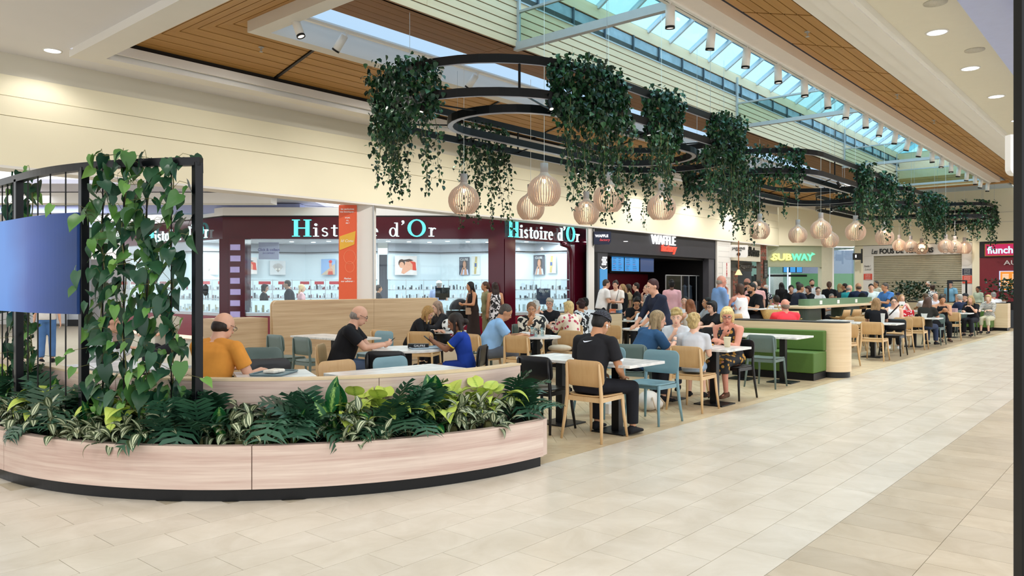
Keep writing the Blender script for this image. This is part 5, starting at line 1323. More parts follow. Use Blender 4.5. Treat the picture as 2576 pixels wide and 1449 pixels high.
# heart shaped leaf: local y along the leaf, x across, z up; unit length
def heart(wd=0.42, fold=0.12, droop=0.25, n=6):
    ys = np.linspace(0, 1, n+1); v, uv = [], []
    for y in ys:
        w = wd*(math.sin(math.pi*min(1, (y+0.12)/1.12)**0.62))*(1-0.25*y) if y < 1 else 0.0
        yb = y-0.12*(1 if y == 0 else 0)
        z = -droop*y*y
        for s in (-1, -0.5, 0, 0.5, 1):
            v.append((s*w, yb+(0.07 if y == 0 and s == 0 else 0), z+fold*abs(s)*w*2-0.02*(abs(s) == 1))); uv.append((0.5+0.5*s, y))
    f = []
    for k in range(n):
        for i in range(4): f.append((k*5+i, k*5+i+1, (k+1)*5+i+1, (k+1)*5+i))
    return np.array(v), f, uv
def heart_lo():
    v = np.array([(0, 0, 0), (-.36, .1, .07), (-.38, .42, .06), (0, .5, -.03), (.38, .42, .06), (.36, .1, .07), (0, 1.0, -.16)])
    return v, [(0, 3, 2, 1), (0, 5, 4, 3), (2, 3, 6), (3, 4, 6)]
HLO = heart_lo()
def rotmats(n, tilt=0.9, down=0.6, az=None, azs=math.pi):
    """random leaf frames: leaf axis mostly hanging down"""
    R = np.zeros((n, 3, 3)); a = rng.uniform(-math.pi, math.pi, n) if az is None else az+rng.normal(0, azs, n)
    pit = -down*math.pi/2 + rng.normal(0, tilt*0.6, n)        # elevation of leaf axis
    ax = np.stack([np.cos(a)*np.cos(pit), np.sin(a)*np.cos(pit), np.sin(pit)], 1)
    up = np.stack([-np.cos(a)*np.sin(pit), -np.sin(a)*np.sin(pit), np.cos(pit)], 1)
    roll = rng.normal(0, 0.5, n); sd = np.cross(ax, up)
    x = sd*np.cos(roll)[:, None]+up*np.sin(roll)[:, None]; z = np.cross(x, ax)
    R[:, :, 0] = x; R[:, :, 1] = ax; R[:, :, 2] = z; return R
def foliage(name, pts, sizes, m, parent, base=HLO, R=None, kind='stuff'):
    V, Fs = base; n = len(pts); R = rotmats(n) if R is None else R
    vs = np.einsum('nij,kj->nki', R, V)*np.asarray(sizes)[:, None, None]+np.asarray(pts)[:, None, :]
    nv = len(V); fs = [tuple(i+k*nv for i in f) for k in range(n) for f in Fs]
    me = bpy.data.meshes.new(name); me.from_pydata(vs.reshape(-1, 3).tolist(), [], fs); me.materials.append(m)
    at = me.attributes.new('tone', 'FLOAT', 'POINT'); at.data.foreach_set('value', np.repeat(rng.random(n), nv).astype(np.float32))
    me.update(); return link(name, me, parent, kind=kind)

ZU, ZL = EYE+3.08, EYE+2.62
def stad(cx, cy, hl, r, s):
    """point on a racetrack ring, s in 0..1 (starting at the right end of the near side)"""
    per = 4*hl+2*math.pi*r; s = (s % 1)*per
    if s < 2*hl: return (cx+hl-s, cy-r)
    s -= 2*hl
    if s < math.pi*r: a = -math.pi/2-s/r; return (cx-hl+r*math.cos(a), cy+r*math.sin(a))
    s -= math.pi*r
    if s < 2*hl: return (cx-hl+s, cy+r)
    s -= 2*hl; a = math.pi/2-s/r; return (cx+hl+r*math.cos(a), cy+r*math.sin(a))
def ringband(cx, cy, hl, r, z, h, w, n=72):
    """flat bar bent into a racetrack"""
    v = []; f = []
    ss = [k/n for k in range(n)]
    for k in range(n):
        for rr in (r-w/2, r+w/2):
            # same parameter on both offsets keeps the faces square
            p = stad(cx, cy, hl, r, k/n); q = stad(cx, cy, hl, r, k/n+0.001); t = Vector((q[0]-p[0], q[1]-p[1])).normalized(); nn = Vector((-t.y, t.x))
            o = nn*(rr-r)
            v += [(p[0]+o.x, p[1]+o.y, z), (p[0]+o.x, p[1]+o.y, z+h)]
    for k in range(n):
        a, b = 4*k, 4*((k+1) % n)
        f += [(a, a+1, b+1, b), (a+2, b+2, b+3, a+3), (a, b, b+2, a+2), (a+1, a+3, b+3, b+1)]
    return MB().add(v, f)
M_strip = mat('silver_strip', '#b9bccb', 0.35, 0.2, var=0)
M_ring = mat('ring_black', '#060608', 0.4, var=0.1, spec=0.3)
def chandelier(label, cx, cy, hl, r, ri=None, hi=None, zu=ZU, zl=ZL):
    t = thing('ring_chandelier', label, 'chandelier', (0, 0, 0), group='black ring frames hung over the tables')
    ringband(cx, cy, hl, r, zu, 0.12, 0.05).build('upper_ring', M_ring, t); ringband(cx, cy, hl, r, zl, 0.12, 0.05).build('lower_ring', M_ring, t)
    ringband(cx, cy, hl, r, zl-0.004, 0.004, 0.03).build('light_strip', M_strip, t); ringband(cx, cy, hl, r, zu-0.004, 0.004, 0.03).build('light_strip', M_strip, t)
    ri = ri or r*0.66; hi = hi or hl
    ringband(cx, cy, hi, ri, zl+0.0, 0.12, 0.10).build('inner_ring', M_ring, t)
    ringband(cx, cy, hi, ri, zl-0.006, 0.006, 0.08).build('light_strip', M_strip, t)
    for k in range(12):
        x, y = stad(cx, cy, hl, r, (k+0.5)/12); MB().seg((x, y, zl+0.1), (x, y, zu+0.02), 0.025, 0.025).build('upright', M_ring, t)
        x2, y2 = stad(cx, cy, hi, ri, (k+0.5)/12); MB().seg((x, y, zl+0.06), (x2, y2, zl+0.06), 0.02, 0.02).build('cross_rod', M_ring, t)
        if k % 2 == 0: MB().cone((x, y, zu+0.1), (x, y, 5.5 if y > 8.2 else 6.9), 0.004, n=4).build('suspension_wire', M_steel, t)
    return t
R1 = (11.55, 8.2, 2.45, 1.72); R2 = (21.3, 8.0, 2.6, 1.7); R3 = (29.3, 7.9, 1.9, 1.5); R4 = (35.0, 6.4, 0.7, 1.1)
chandelier('nearest black double ring frame with ivy, hung above the round tables', *R1, ri=1.05, hi=2.0)
chandelier('second black ring frame along the hall', *R2); chandelier('third black ring frame along the hall', *R3); chandelier('last black ring frame before the end wall', *R4)
# small black spots on the rings
_rk = 0
for ring, ss in ((R1, (0.15, 0.27, 0.36, 0.6, 0.72, 0.02)), (R2, (0.2, 0.35, 0.05)), (R3, (0.2, 0.4))):
    for s in ss:
        _rk += 1; x, y = stad(*ring, s); t = thing('ring_spotlight', 'small black spotlight under the %s ring frame, %s counted round from its near side' % (['nearest', 'second', 'third'][(R1, R2, R3).index(ring)], ORD[sorted(ss).index(s)]), 'spotlight', (x, y, ZL), group='black spotlights on the ring frames')
        a = np.array((random.uniform(-.05, .05), random.uniform(-.08, .02), -0.15)); MB().cone((0, 0, -0.02), a, 0.035, n=12).build('can', M_ring, t); MB().cone(a, a*1.02, 0.028, n=12).build('lens', M_lens, t)
# ivy masses: (ring, s0, s1, strands, max length, label)
def ivy(ring, s0, s1, nleaf, strands, lmax, label, size=0.085, zt=0.25, thick=0.26):
    t = thing('hanging_ivy', label, 'ivy', (0, 0, 0), group='ivy hung on the ring frames')
    per = 4*ring[2]+2*math.pi*ring[3]; L = (s1-s0)*per
    ss = rng.uniform(s0, s1, nleaf); P_ = np.array([stad(*ring, s) for s in ss])
    edge = np.minimum(ss-s0, s1-ss)/(s1-s0)*2; env = np.sqrt(np.clip(edge*2.2, 0.12, 1))
    ang = rng.uniform(0, 2*math.pi, nleaf); rad = thick*np.sqrt(rng.random(nleaf))*env
    z = rng.uniform(-0.25, ZU-ZL+zt, nleaf); mid = 0.28; z = mid+(z-mid)*(0.45+0.55*env)
    bul = 0.75+0.5*np.sin(z*5+ss*40)*0.4
    pts = np.stack([P_[:, 0]+rad*bul*np.cos(ang), P_[:, 1]+rad*bul*np.sin(ang), ZL+z], 1)
    sz = rng.uniform(0.6, 1.25, nleaf)*size
    sp, ssz, vm = [], [], MB()
    for k in range(int(strands*1.35)):
        s = rng.uniform(s0, s1); x, y = stad(*ring, s); x += rng.normal(0, 0.13); y += rng.normal(0, 0.13); ln = rng.uniform(0.35, 1)*lmax
        wv = rng.uniform(0, 6); path = []
        zz = ZL
        while zz > ZL-ln:
            path.append((x, y, zz)); x += rng.normal(0, 0.012)+0.008*math.sin(wv+zz*5); y += rng.normal(0, 0.012); zz -= 0.07
            f = 1-(ZL-zz)/ln
            for q in range(4 if f > 0.45 else 3):
                sp.append((x+rng.normal(0, 0.03+0.05*f), y+rng.normal(0, 0.03+0.05*f), zz+rng.normal(0, 0.02))); ssz.append(size*rng.uniform(0.65, 1.15)*(0.75+0.3*f))
        if len(path) > 1: vm.tube(path, 0.004, 3)
    foliage('foliage', np.concatenate([pts, np.array(sp)]) if sp else pts, np.concatenate([sz, np.array(ssz)]) if sp else sz, M_ivy, t)
    vm.build('vine', M_stem, t)
def S(ring, x, far=False):      # ring parameter of a point on the near or far straight
    cx, cy, hl, r = ring; per = 4*hl+2*math.pi*r
    return (cx+hl-x)/per if not far else (2*hl+math.pi*r+(x-(cx-hl)))/per
def SE(ring, f): cx, cy, hl, r = ring; per = 4*hl+2*math.pi*r; return (2*hl+math.pi*r*f)/per      # on the left end arc
ivy(R1, SE(R1, 0.42), SE(R1, 0.92), 2600, 14, 1.25, 'great ivy mass on the left end of the nearest ring frame', thick=0.42)
ivy(R1, S(R1, 10.2), SE(R1, 0.12), 2500, 16, 1.55, 'ivy on the near side of the nearest ring frame, left of the two', thick=0.32)
ivy(R1, S(R1, 12.0), S(R1, 10.9), 1400, 10, 1.5, 'ivy on the near side of the nearest ring frame, middle clump with a pendant below', thick=0.28)
ivy(R1, S(R1, 14.2)-0.02, S(R1, 13.1), 1500, 12, 1.7, 'ivy at the right end of the near side of the nearest ring frame', thick=0.28)
ivy(R1, S(R1, 10.0, True), S(R1, 11.4, True), 420, 9, 1.5, 'thin ivy trailing from the far side of the nearest ring frame', thick=0.2, zt=0.05)
ivy(R1, S(R1, 13.6, True)+0.0, S(R1, 14.2, True)+0.08, 700, 10, 1.3, 'ivy on the far right bend of the nearest ring frame', thick=0.25, zt=0.05)
ivy(R2, SE(R2, 0.15), SE(R2, 0.85), 1500, 12, 1.1, 'wide ivy mass on the left end of the second ring frame', thick=0.36, size=0.1)
ivy(R2, S(R2, 22.4), S(R2, 21.3), 650, 7, 1.0, 'ivy on the near side of the second ring frame', thick=0.3, size=0.1)
ivy(R2, S(R2, 24.2)-0.03, S(R2, 23.2), 800, 10, 1.2, 'ivy on the right bend of the second ring frame', thick=0.34, size=0.1)
ivy(R2, S(R2, 20.5, True), S(R2, 23.0, True), 500, 9, 1.2, 'ivy on the far side of the second ring frame', thick=0.25, size=0.1)
ivy(R3, SE(R3, 0.0), SE(R3, 0.6), 800, 8, 0.9, 'ivy on the left end of the third ring frame', thick=0.36, size=0.11)
ivy(R3, S(R3, 31.2)-0.05, S(R3, 28.6), 1100, 10, 0.9, 'ivy on the near side of the third ring frame', thick=0.36, size=0.11)
ivy(R4, 0.0, 0.5, 600, 6, 0.9, 'ivy on the near side of the last ring frame', thick=0.3, size=0.11)
ivy(R4, 0.5, 0.99, 900, 8, 1.1, 'ivy on the far side of the last ring frame', thick=0.32, size=0.11)

# pendants: birch slat globes
M_slat = mat('birch_slat', '#d9c0ae', 0.5, var=0.04)
M_slatin = M_slat
def pendant_meshes():
    ZR_ = [0, .05, .12, .20, .27, .34, .40, .44, .47, .50, .53]; RR_ = [.158, .208, .252, .270, .268, .245, .205, .160, .112, .076, .062]
    def R_(z): return float(np.interp(z, ZR_, RR_))
    zs = ZR_
    mb = MB(); n = 34
    for k in range(n):
        a = 2*math.pi*k/n; c, s = math.cos(a), math.sin(a); v = []
        for z in zs:
            r = R_(z); w = 0.006
            for dr, dw in ((0, -w), (0, w), (-0.028, w), (-0.028, -w)): v.append(((r+dr)*c-dw*s, (r+dr)*s+dw*c, z))
        f = [(4*i+j, 4*i+(j+1) % 4, 4*i+4+(j+1) % 4, 4*i+4+j) for i in range(len(zs)-1) for j in range(4)]
        mb.add(v, f)
    slats = mb.mesh('slats', M_slat)
    neck = MB().lathe([(0.060, 0.51), (0.063, 0.53), (0.063, 0.68), (0.05, 0.68), (0.05, 0.51)], 24, cap=False).mesh('neck', mat('lamp_neck', '#b5a49c', 0.5, var=0), True)
    rb = R_(0.0); rings = MB()
    for z, r in ((0.0, rb-0.005), (0.02, rb-0.0)): rings.lathe([(r-0.015, z), (r, z), (r, z+0.008), (r-0.015, z+0.008)], 28, cap=False)
    rings = rings.mesh('hoop', M_slat)
    bulb = MB().ball((0, 0, 0.40), (0.03, 0.03, 0.045)).mesh('bulb', glow('bulb_warm', '#ffdca8', 9), True)
    diff = MB().cone((0, 0, 0.42), (0, 0, 0.5), 0.03, n=10).mesh('lamp_holder', M_slat)
    return slats, neck, rings, bulb, diff
PM = pendant_meshes()
def pendant(px, w, bottom, label, ring_z=ZL):
    d = 0.54*F/w; p = P(px, d); z = EYE+(HY-bottom)/F*d
    t = thing('pendant_lamp', label, 'lamp', (p.x, p.y, z), random.uniform(0, 1), 'birch slat globe pendants')
    for nme, me in zip(('slats', 'neck', 'hoop', 'bulb', 'lamp_holder'), PM): link(nme, me, t)
    MB().cone((0, 0, 0.6), (0, 0, (5.56 if p.y > 8.3 else 6.9)-z), 0.004, n=5).build('cord', M_wht, t)
    l = bpy.data.lights.new('pendant_bulb', 'POINT'); l.energy = 6; l.color = (1, 0.80, 0.55); l.shadow_soft_size = 0.04
    o = bpy.data.objects.new('pendant_bulb', l); COL.objects.link(o); o.parent = t; o.location = (0, 0, 0.32)
for a in ((1167, 79, 537, 'birch slat globe pendant furthest left'), (1369, 84.6, 517, 'largest birch slat globe pendant, overlapping the one behind it'), (1335, 70, 552, 'globe pendant half behind the largest one'),
          (1475, 65, 564, 'small low globe pendant right of the overlapping pair'), (1531, 77.5, 532, 'globe pendant over the waffle shop left end'), (1664, 71.5, 552, 'globe pendant just left of the waffle sign'),
          (1911, 50, 601, 'globe pendant hanging before the Subway front left end'), (2007, 45.5, 610, 'globe pendant left of the Subway sign end'), (2065, 51.4, 600, 'bigger globe pendant high over the long table'),
          (2088, 42.6, 622, 'globe pendant tucked behind the bigger one over the long table'), (2152, 49, 604, 'globe pendant over the far end of the long table'), (2225, 44, 615, 'globe pendant at the left end of the shutter'),
          (2262, 31.8, 631, 'first of the three small globe pendants before the shutter'), (2291, 32.3, 634, 'middle of the three small globe pendants before the shutter'), (2318, 31, 639, 'last of the three small globe pendants before the shutter'),
          (2379, 36, 635, 'left of the three globe pendants at the far right of the shutter'), (2402, 33.5, 636, 'middle of the three globe pendants at the far right of the shutter'), (2426, 32.3, 638, 'right of the three globe pendants at the far right of the shutter')):
    pendant(*a)

# ---- climbing plants on the frame
def leafmesh(base, m, name='leaf', tone=0.0):
    V, f, uv = base; mb = MB().add(V, f); mb.uv = uv; me = mb.mesh(name, m, True)
    at = me.attributes.new('tone', 'FLOAT', 'POINT'); at.data.foreach_set('value', [tone]*len(V)); return me
LV = [leafmesh(heart(w_, fo, dr), M_philo, tone=tn) for w_, fo, dr, tn in ((0.44, 0.1, 0.25, 0), (0.40, 0.16, 0.4, 0.3), (0.47, 0.05, 0.15, 0.6), (0.36, 0.2, 0.5, 0.8))]
M_philo_l = leafmat('heart_leaf_light', ['#4d7d33', '#5f9040', '#6f9a48'], 0.4)
LVL = [leafmesh(heart(w_, fo, dr), M_philo_l, tone=tn) for w_, fo, dr, tn in ((0.40, 0.12, 0.3, 0), (0.36, 0.18, 0.4, 0.5))]
def climber(x, y, label, nleaf, z0=0.42, z1=2.62, size=0.122, out=None, spread=0.066, light=0.16):
    t = thing('climbing_plant', label, 'climbing plant', (x, y, 0), group='climbing plants on the black frame')
    out = out if out is not None else math.atan2(y-PC.y, x-PC.x)
    path = []; z = z0-0.1
    while z < z1-0.12: path.append((0.015*math.sin(z*9), 0.015*math.cos(z*9), z)); z += 0.08
    MB().tube(path, 0.005, 4).build('stem', M_stem, t)
    tw = MB()
    R = rotmats(nleaf, 0.55, 0.55, out, 0.9)
    for k in range(nleaf):
        zz = z0+(z1-z0)*(k+random.random())/nleaf
        p = Vector((random.gauss(0, spread)+0.03*math.cos(out), random.gauss(0, spread)+0.03*math.sin(out), zz))
        s = size*random.uniform(0.6, 1.35); lt = random.random() < light
        if lt: s *= 0.7; p.x *= 1.9; p.y *= 1.9
        o = link('leaf', random.choice(LVL if lt else LV), t); o.matrix_local = Matrix.Translation(p) @ Matrix(R[k].tolist()).to_4x4() @ Matrix.Scale(s, 4)
        if lt or k % 3 == 0: tw.tube([(0, 0, zz-0.05), (p.x*0.5, p.y*0.5, zz+0.02), tuple(p)], 0.0022, 3)
    tw.build('tendrils', M_stem, t)
WL = [w for w in wires]
# first bay (right): dense, four plants
for i in range(4):
    aa, x, y = WL[i]
    climber(x, y, ['heart leaved climber on the wire nearest the right post', 'heart leaved climber on the second wire from the right post', 'heart leaved climber on the third wire from the right post', 'heart leaved climber on the wire beside the middle post'][i], 112, z0=0.44, z1=2.56+0.02*i)
# behind the screen bay: climber at the far left
for i in (8, 9, 10): 
    if i < len(WL): climber(WL[i][1]+0.14, WL[i][2], 'leafy climber at the far left edge behind the curved screen, wire %s' % ('nearest the post', 'in the middle', 'furthest left')[i-8], 60, light=0.1, spread=0.035)
cx_, cy_ = pol(2.85, 172); climber(cx_, cy_, 'loose climber hanging below the curved screen at far left', 45, 0.4, 1.3, light=0.35)

# ---- planting in the trough
def blade(L, wd, lobes=0, droop=0.6, rise=0.8, pet=0.4, curl=0.12, n=8, shape='oval'):
    """leaf with petiole: starts at the origin, rises, arches over along +y"""
    v, f, uv = [], [], []
    def path(t):     # t 0..1 along the blade
        a = rise-droop*t*1.6
        y = 0; z = 0
        k = 12; 
        for i in range(int(k*t)+1):
            tt = i/k; aa = rise-droop*tt*1.6; st = min(1/k, max(0, t-tt)); y += math.cos(aa)*st*L; z += math.sin(aa)*st*L
        return y, z
    py, pz = pet*L*math.cos(rise+0.25), pet*L*math.sin(rise+0.25)
    # petiole
    r = 0.006
    mb = MB().tube([(0, 0, 0), (0, py*0.5, pz*0.55), (0, py, pz)], r*max(0.5, L*3), 4); v = [tuple(p) for p in mb.v]; f = list(mb.f); uv = [(0.5, 0)]*len(v)
    if lobes:
        for s in (-1, 1):
            for k in range(lobes):
                t0 = (k+0.05)/(lobes+0.3); t1 = (k+0.74)/(lobes+0.3); ln = wd*(0.55+0.75*math.sin(math.pi*(0.18+0.72*k/lobes))); fw = 0.16+0.20*k/lobes
                n0 = len(v); y0, z0 = path(t0); y1, z1 = path(t1)
                yt, zt = path(min(1, t1+fw*1.0)); ym, zm = path(min(1, t0+fw*0.45)); ym2, zm2 = path(min(1, t1+fw*0.55))
                v += [(0, py+y0, pz+z0), (0, py+y1, pz+z1), (s*ln*0.6, py+ym2, pz+zm2+0.1*ln), (s*ln, py+yt, pz+zt-0.05*ln), (s*ln*0.62, py+ym, pz+zm+0.07*ln)]
                uv += [(0.5, t0), (0.5, t1), (0.5+s*0.3, t1), (0.5+s*0.5, t1), (0.5+s*0.3, t0)]
                f += [(n0, n0+1, n0+2, n0+4), (n0+4, n0+2, n0+3)]
        n0 = len(v); y0, z0 = path(0.86); y1, z1 = path(1.0); v += [(-wd*0.1, py+y0, pz+z0), (wd*0.1, py+y0, pz+z0), (0, py+y1, pz+z1-0.01)]; uv += [(0.4, .9), (0.6, .9), (0.5, 1)]; f += [(n0, n0+1, n0+2)]
        n0 = len(v)
        for t in np.linspace(0, 0.9, 6):
            y_, z_ = path(t); w = wd*0.07; v += [(-w, py+y_, pz+z_), (w, py+y_, pz+z_)]; uv += [(0.45, t), (0.55, t)]
        for k in range(5): f.append((n0+2*k, n0+2*k+1, n0+2*k+3, n0+2*k+2))
    else:
        n0 = len(v)
        for k in range(n+1):
            t = k/n; y_, z_ = path(t)
            w = wd*(math.sin(math.pi*t**0.75)**0.85 if shape == 'oval' else (math.sin(math.pi*min(1, (t+0.16)/1.16)**0.6))*(1-0.2*t)) if 0 < t < 1 else (0.0 if t == 1 or shape == 'oval' else wd*0.7)
            yy = y_-(0.12*L if (shape != 'oval' and k == 0) else 0)
            for s in (-1, -0.5, 0, 0.5, 1):
                v.append((s*w, py+yy, pz+z_+curl*abs(s)*w*(1.2 if abs(s) < 1 else 1.0)*2)); uv.append((0.5+0.5*s, t))
        for k in range(n):
            for i in range(4): f.append((n0+k*5+i, n0+k*5+i+1, n0+(k+1)*5+i+1, n0+(k+1)*5+i))
    return np.array(v), f, uv
M_split = leafmat('split_leaf', ['#1f3d2c', '#2b5239', '#37624a', '#284a38'], 0.42)
M_dieff = leafmat('dieff_leaf', ['#15502a', '#1d6030', '#134524'], 0.35, 'center')
M_cala = leafmat('chartreuse_leaf', ['#86a238', '#97b244', '#6f9434'], 0.45, 'vein')
M_strip_l = leafmat('striped_leaf', ['#36482f', '#445536', '#4c573c'], 0.4, 'stripe')
PLM = {
 'split': [leafmesh(blade(0.27*k, 0.12*k, 6, d_, r_, p_), M_split, tone=i*0.23) for i, (k, d_, r_, p_) in enumerate(((1, 0.55, 1.0, 0.6), (1.1, 0.7, 0.7, 0.6), (1, 1.0, 0.5, 0.8), (0.9, 0.35, 1.25, 0.7), (1.0, 1.3, 0.35, 0.9)))],
 'dieff': [leafmesh(blade(0.21*k, 0.05*k, 0, d_, r_, p_), M_dieff, tone=i*0.3) for i, (k, d_, r_, p_) in enumerate(((1, 0.5, 1.1, 0.5), (1.05, 0.7, 0.8, 0.5), (0.9, 1.0, 0.5, 0.6), (1, 0.2, 1.35, 0.6)))],
 'cala': [leafmesh(blade(0.165*k, 0.075*k, 0, d_, r_, p_, shape='heart'), M_cala, tone=i*0.3) for i, (k, d_, r_, p_) in enumerate(((1, 1.2, 0.5, 1.5), (1.1, 1.0, 0.3, 1.7), (0.95, 1.3, 0.7, 1.2), (1, 0.6, 0.9, 1.4)))],
 'strip': [leafmesh(blade(0.085*k, 0.022*k, 0, d_, r_, p_), M_strip_l, tone=i*0.3) for i, (k, d_, r_, p_) in enumerate(((1, 0.6, 0.7, 0.3), (1.1, 0.9, 0.4, 0.3), (0.95, 0.3, 1.1, 0.3), (1, 1.1, 0.1, 0.3)))],
}
PN = {'split': ('split_leaf_plant', 'dark green split leaf plant', 'split leaf plants in the curved planter'), 'dieff': ('dumb_cane_plant', 'bright green dumb cane with pale centred leaves', 'dumb canes in the curved planter'),
      'cala': ('caladium_plant', 'chartreuse yellow green caladium', 'caladiums in the curved planter'), 'strip': ('striped_leaf_plant', 'small plant with silver striped leaves', 'striped leaf plants in the curved planter')}
def plant(kind, deg, r, where, z=0.33, s=1.0):
    x, y = pol(r, deg); nm, lb, gp = PN[kind]
    t = thing(nm, lb+' '+where, 'plant', (x, y, z), random.uniform(0, 6), gp)
    if kind == 'strip':
        nst = 11
        for k in range(nst):      # arching stems, each with leaf whorls
            a = 2*math.pi*k/nst+random.random(); ln = random.uniform(0.10, 0.2)*s; el = random.uniform(0.3, 1.3)
            tip = Vector((math.cos(a)*math.cos(el), math.sin(a)*math.cos(el), math.sin(el)))*ln
            for j in range(5):
                o = link('leaf', random.choice(PLM[kind]), t); az = random.uniform(0, 2*math.pi)
                o.location = tip*random.choice((1, 0.92, 0.6)); o.rotation_euler = (random.uniform(-0.5, 0.3), random.uniform(-.3, .3), az); q = s*random.uniform(0.8, 1.2); o.scale = (q, q, q)
        MB().limb((0, 0, 0), (0, 0, 0.06), 0.05, 0.04, (8, 2)).build('stem', M_stem, t)
        return
    n = {'split': 14, 'dieff': 9, 'cala': 20}[kind]
    for k in range(n):
        o = link('leaf', PLM[kind][k % len(PLM[kind])], t); q = s*random.uniform(0.8, 1.2); o.scale = (q, q, q)
        o.rotation_euler = (random.uniform(-.15, .15), random.uniform(-.15, .15), k*2.4+random.uniform(-.4, .4)); o.location = (random.gauss(0, .02), random.gauss(0, .02), 0 if kind != 'cala' else random.uniform(0, 0.09))
    MB().limb((0, 0, -0.01), (0, 0, 0.08), 0.02, 0.014, (8, 2)).build('stem', M_stem, t)
where_seq = []
def deg_of(px, r):
    """angle on radius r seen at picture column px (near half)"""
    best = min(np.arange(180, 277, 0.25), key=lambda a: abs((lambda p: CX+F*((p[0]*ST-p[1]*CT)/(p[0]*CT+p[1]*ST)))(pol(r, a))-px)); return float(best)
front = [(40, 'strip'), (85, 'strip'), (130, 'split'), (175, 'strip'), (225, 'dieff'), (262, 'strip'), (305, 'strip'), (350, 'strip'), (385, 'strip'), (430, 'split'), (505, 'split'), (560, 'dieff'), (610, 'strip'), (640, 'strip'), (690, 'dieff'), (735, 'dieff'), (775, 'split'), (835, 'dieff'), (880, 'strip'), (925, 'strip'), (985, 'split'), (1030, 'split'), (1080, 'dieff'), (1130, 'strip'), (1175, 'strip'), (1215, 'strip'), (1330, 'split')]
back = [(15, 'dieff'), (60, 'split'), (105, 'cala'), (150, 'cala'), (200, 'split'), (245, 'split'), (290, 'cala'), (345, 'cala'), (395, 'cala'), (420, 'dieff'), (465, 'split'), (520, 'split'), (545, 'split'), (600, 'strip'), (740, 'split'), (775, 'split'), (840, 'dieff'), (905, 'cala'), (960, 'cala'), (1015, 'split'), (1065, 'split'), (1080, 'dieff'), (1120, 'cala'), (1165, 'cala'), (1205, 'cala'), (1290, 'split')]
OW = ['first', 'second', 'third', 'fourth', 'fifth', 'sixth', 'seventh', 'eighth', 'ninth', 'tenth', 'eleventh', 'twelfth', 'thirteenth', 'fourteenth', 'fifteenth']
PS = {'split': 'dark split leaf plant', 'dieff': 'dumb cane with pale leaf centres', 'cala': 'chartreuse caladium', 'strip': 'silver striped leafy plant'}
cnt = {}
def plab(k, row):
    cnt[(k, row)] = cnt.get((k, row), 0)+1
    return '%s of its kind from the left, planter %s row' % (OW[cnt[(k, row)]-1], row)
_plant = plant
for px, k in front: PN[k] = (PN[k][0], PS[k]+',', PN[k][2]); plant(k, deg_of(px, 3.0), 3.06 if k == 'strip' else 3.0, plab(k, 'front'), s=0.9 if k != 'strip' else 1.4)
for px, k in back: PN[k] = (PN[k][0], PS[k]+',', PN[k][2]); plant(k, deg_of(px, 2.80), 2.80, plab(k, 'back'), z=0.35, s={'split': 1.0, 'dieff': 1.3, 'cala': 0.95, 'strip': 1.35}[k])
for i, a in enumerate((172, 166, 158, 150, 140, 130)):
    plant(('dieff', 'split', 'dieff', 'cala', 'dieff', 'split')[i], a, 2.9, 'past the left bend of the planter, ' + ['closest', 'second closest', 'third', 'fourth', 'fifth', 'furthest'][i], s=1.2)
# low plants behind the far partition and in the middle distance
def bush(x, y, z, w, h, n, label):
    t = thing('potted_shrub', label, 'plant', (x, y, z)); pts = np.stack([rng.normal(0, w/2.4, n), rng.normal(0, w/2.4, n), h*rng.random(n)**0.8], 1)
    foliage('foliage', pts, rng.uniform(0.08, 0.14, n), leafmat('bush_leaf', ['#0f2416', '#18351f', '#22452a']), t, R=rotmats(n, 0.6, -0.5)); MB().lathe([(0.14, 0), (0.18, 0.3), (0.16, 0.3), (0.12, 0.02)], 14, (0, 0, -0.3), cap=True).build('pot', M_black, t)
p = P(2345-50, 31, 0); bush(p.x, p.y, 0.95, 0.9, 0.75, 500, 'dark bushy plant in front of the roller shutter')
MB().box(-0.9, 0.9, -0.2, 0.2, 0, 0.64).build('plant_stand', mat('dark_planter', '#22262a', 0.6, var=0)).matrix_world = Matrix.Translation((p.x, p.y, 0)) @ Matrix.Rotation(VA, 4, 'Z')
tag(bpy.data.objects['plant_stand'], 'dark planter box in front of the roller shutter', 'planter')
p = P(2545, 28.5, 0); bush(p.x, p.y, 0.98, 0.9, 0.8, 450, 'dark bushy plant below the orange menu screen'); o = MB().box(-0.7, 0.7, -0.2, 0.2, 0, 0.67).build('plant_stand', MATS['dark_planter']); o.location = (p.x, p.y, 0); o.rotation_euler = (0, 0, VA); tag(o, 'dark planter box below the orange menu screen', 'planter')
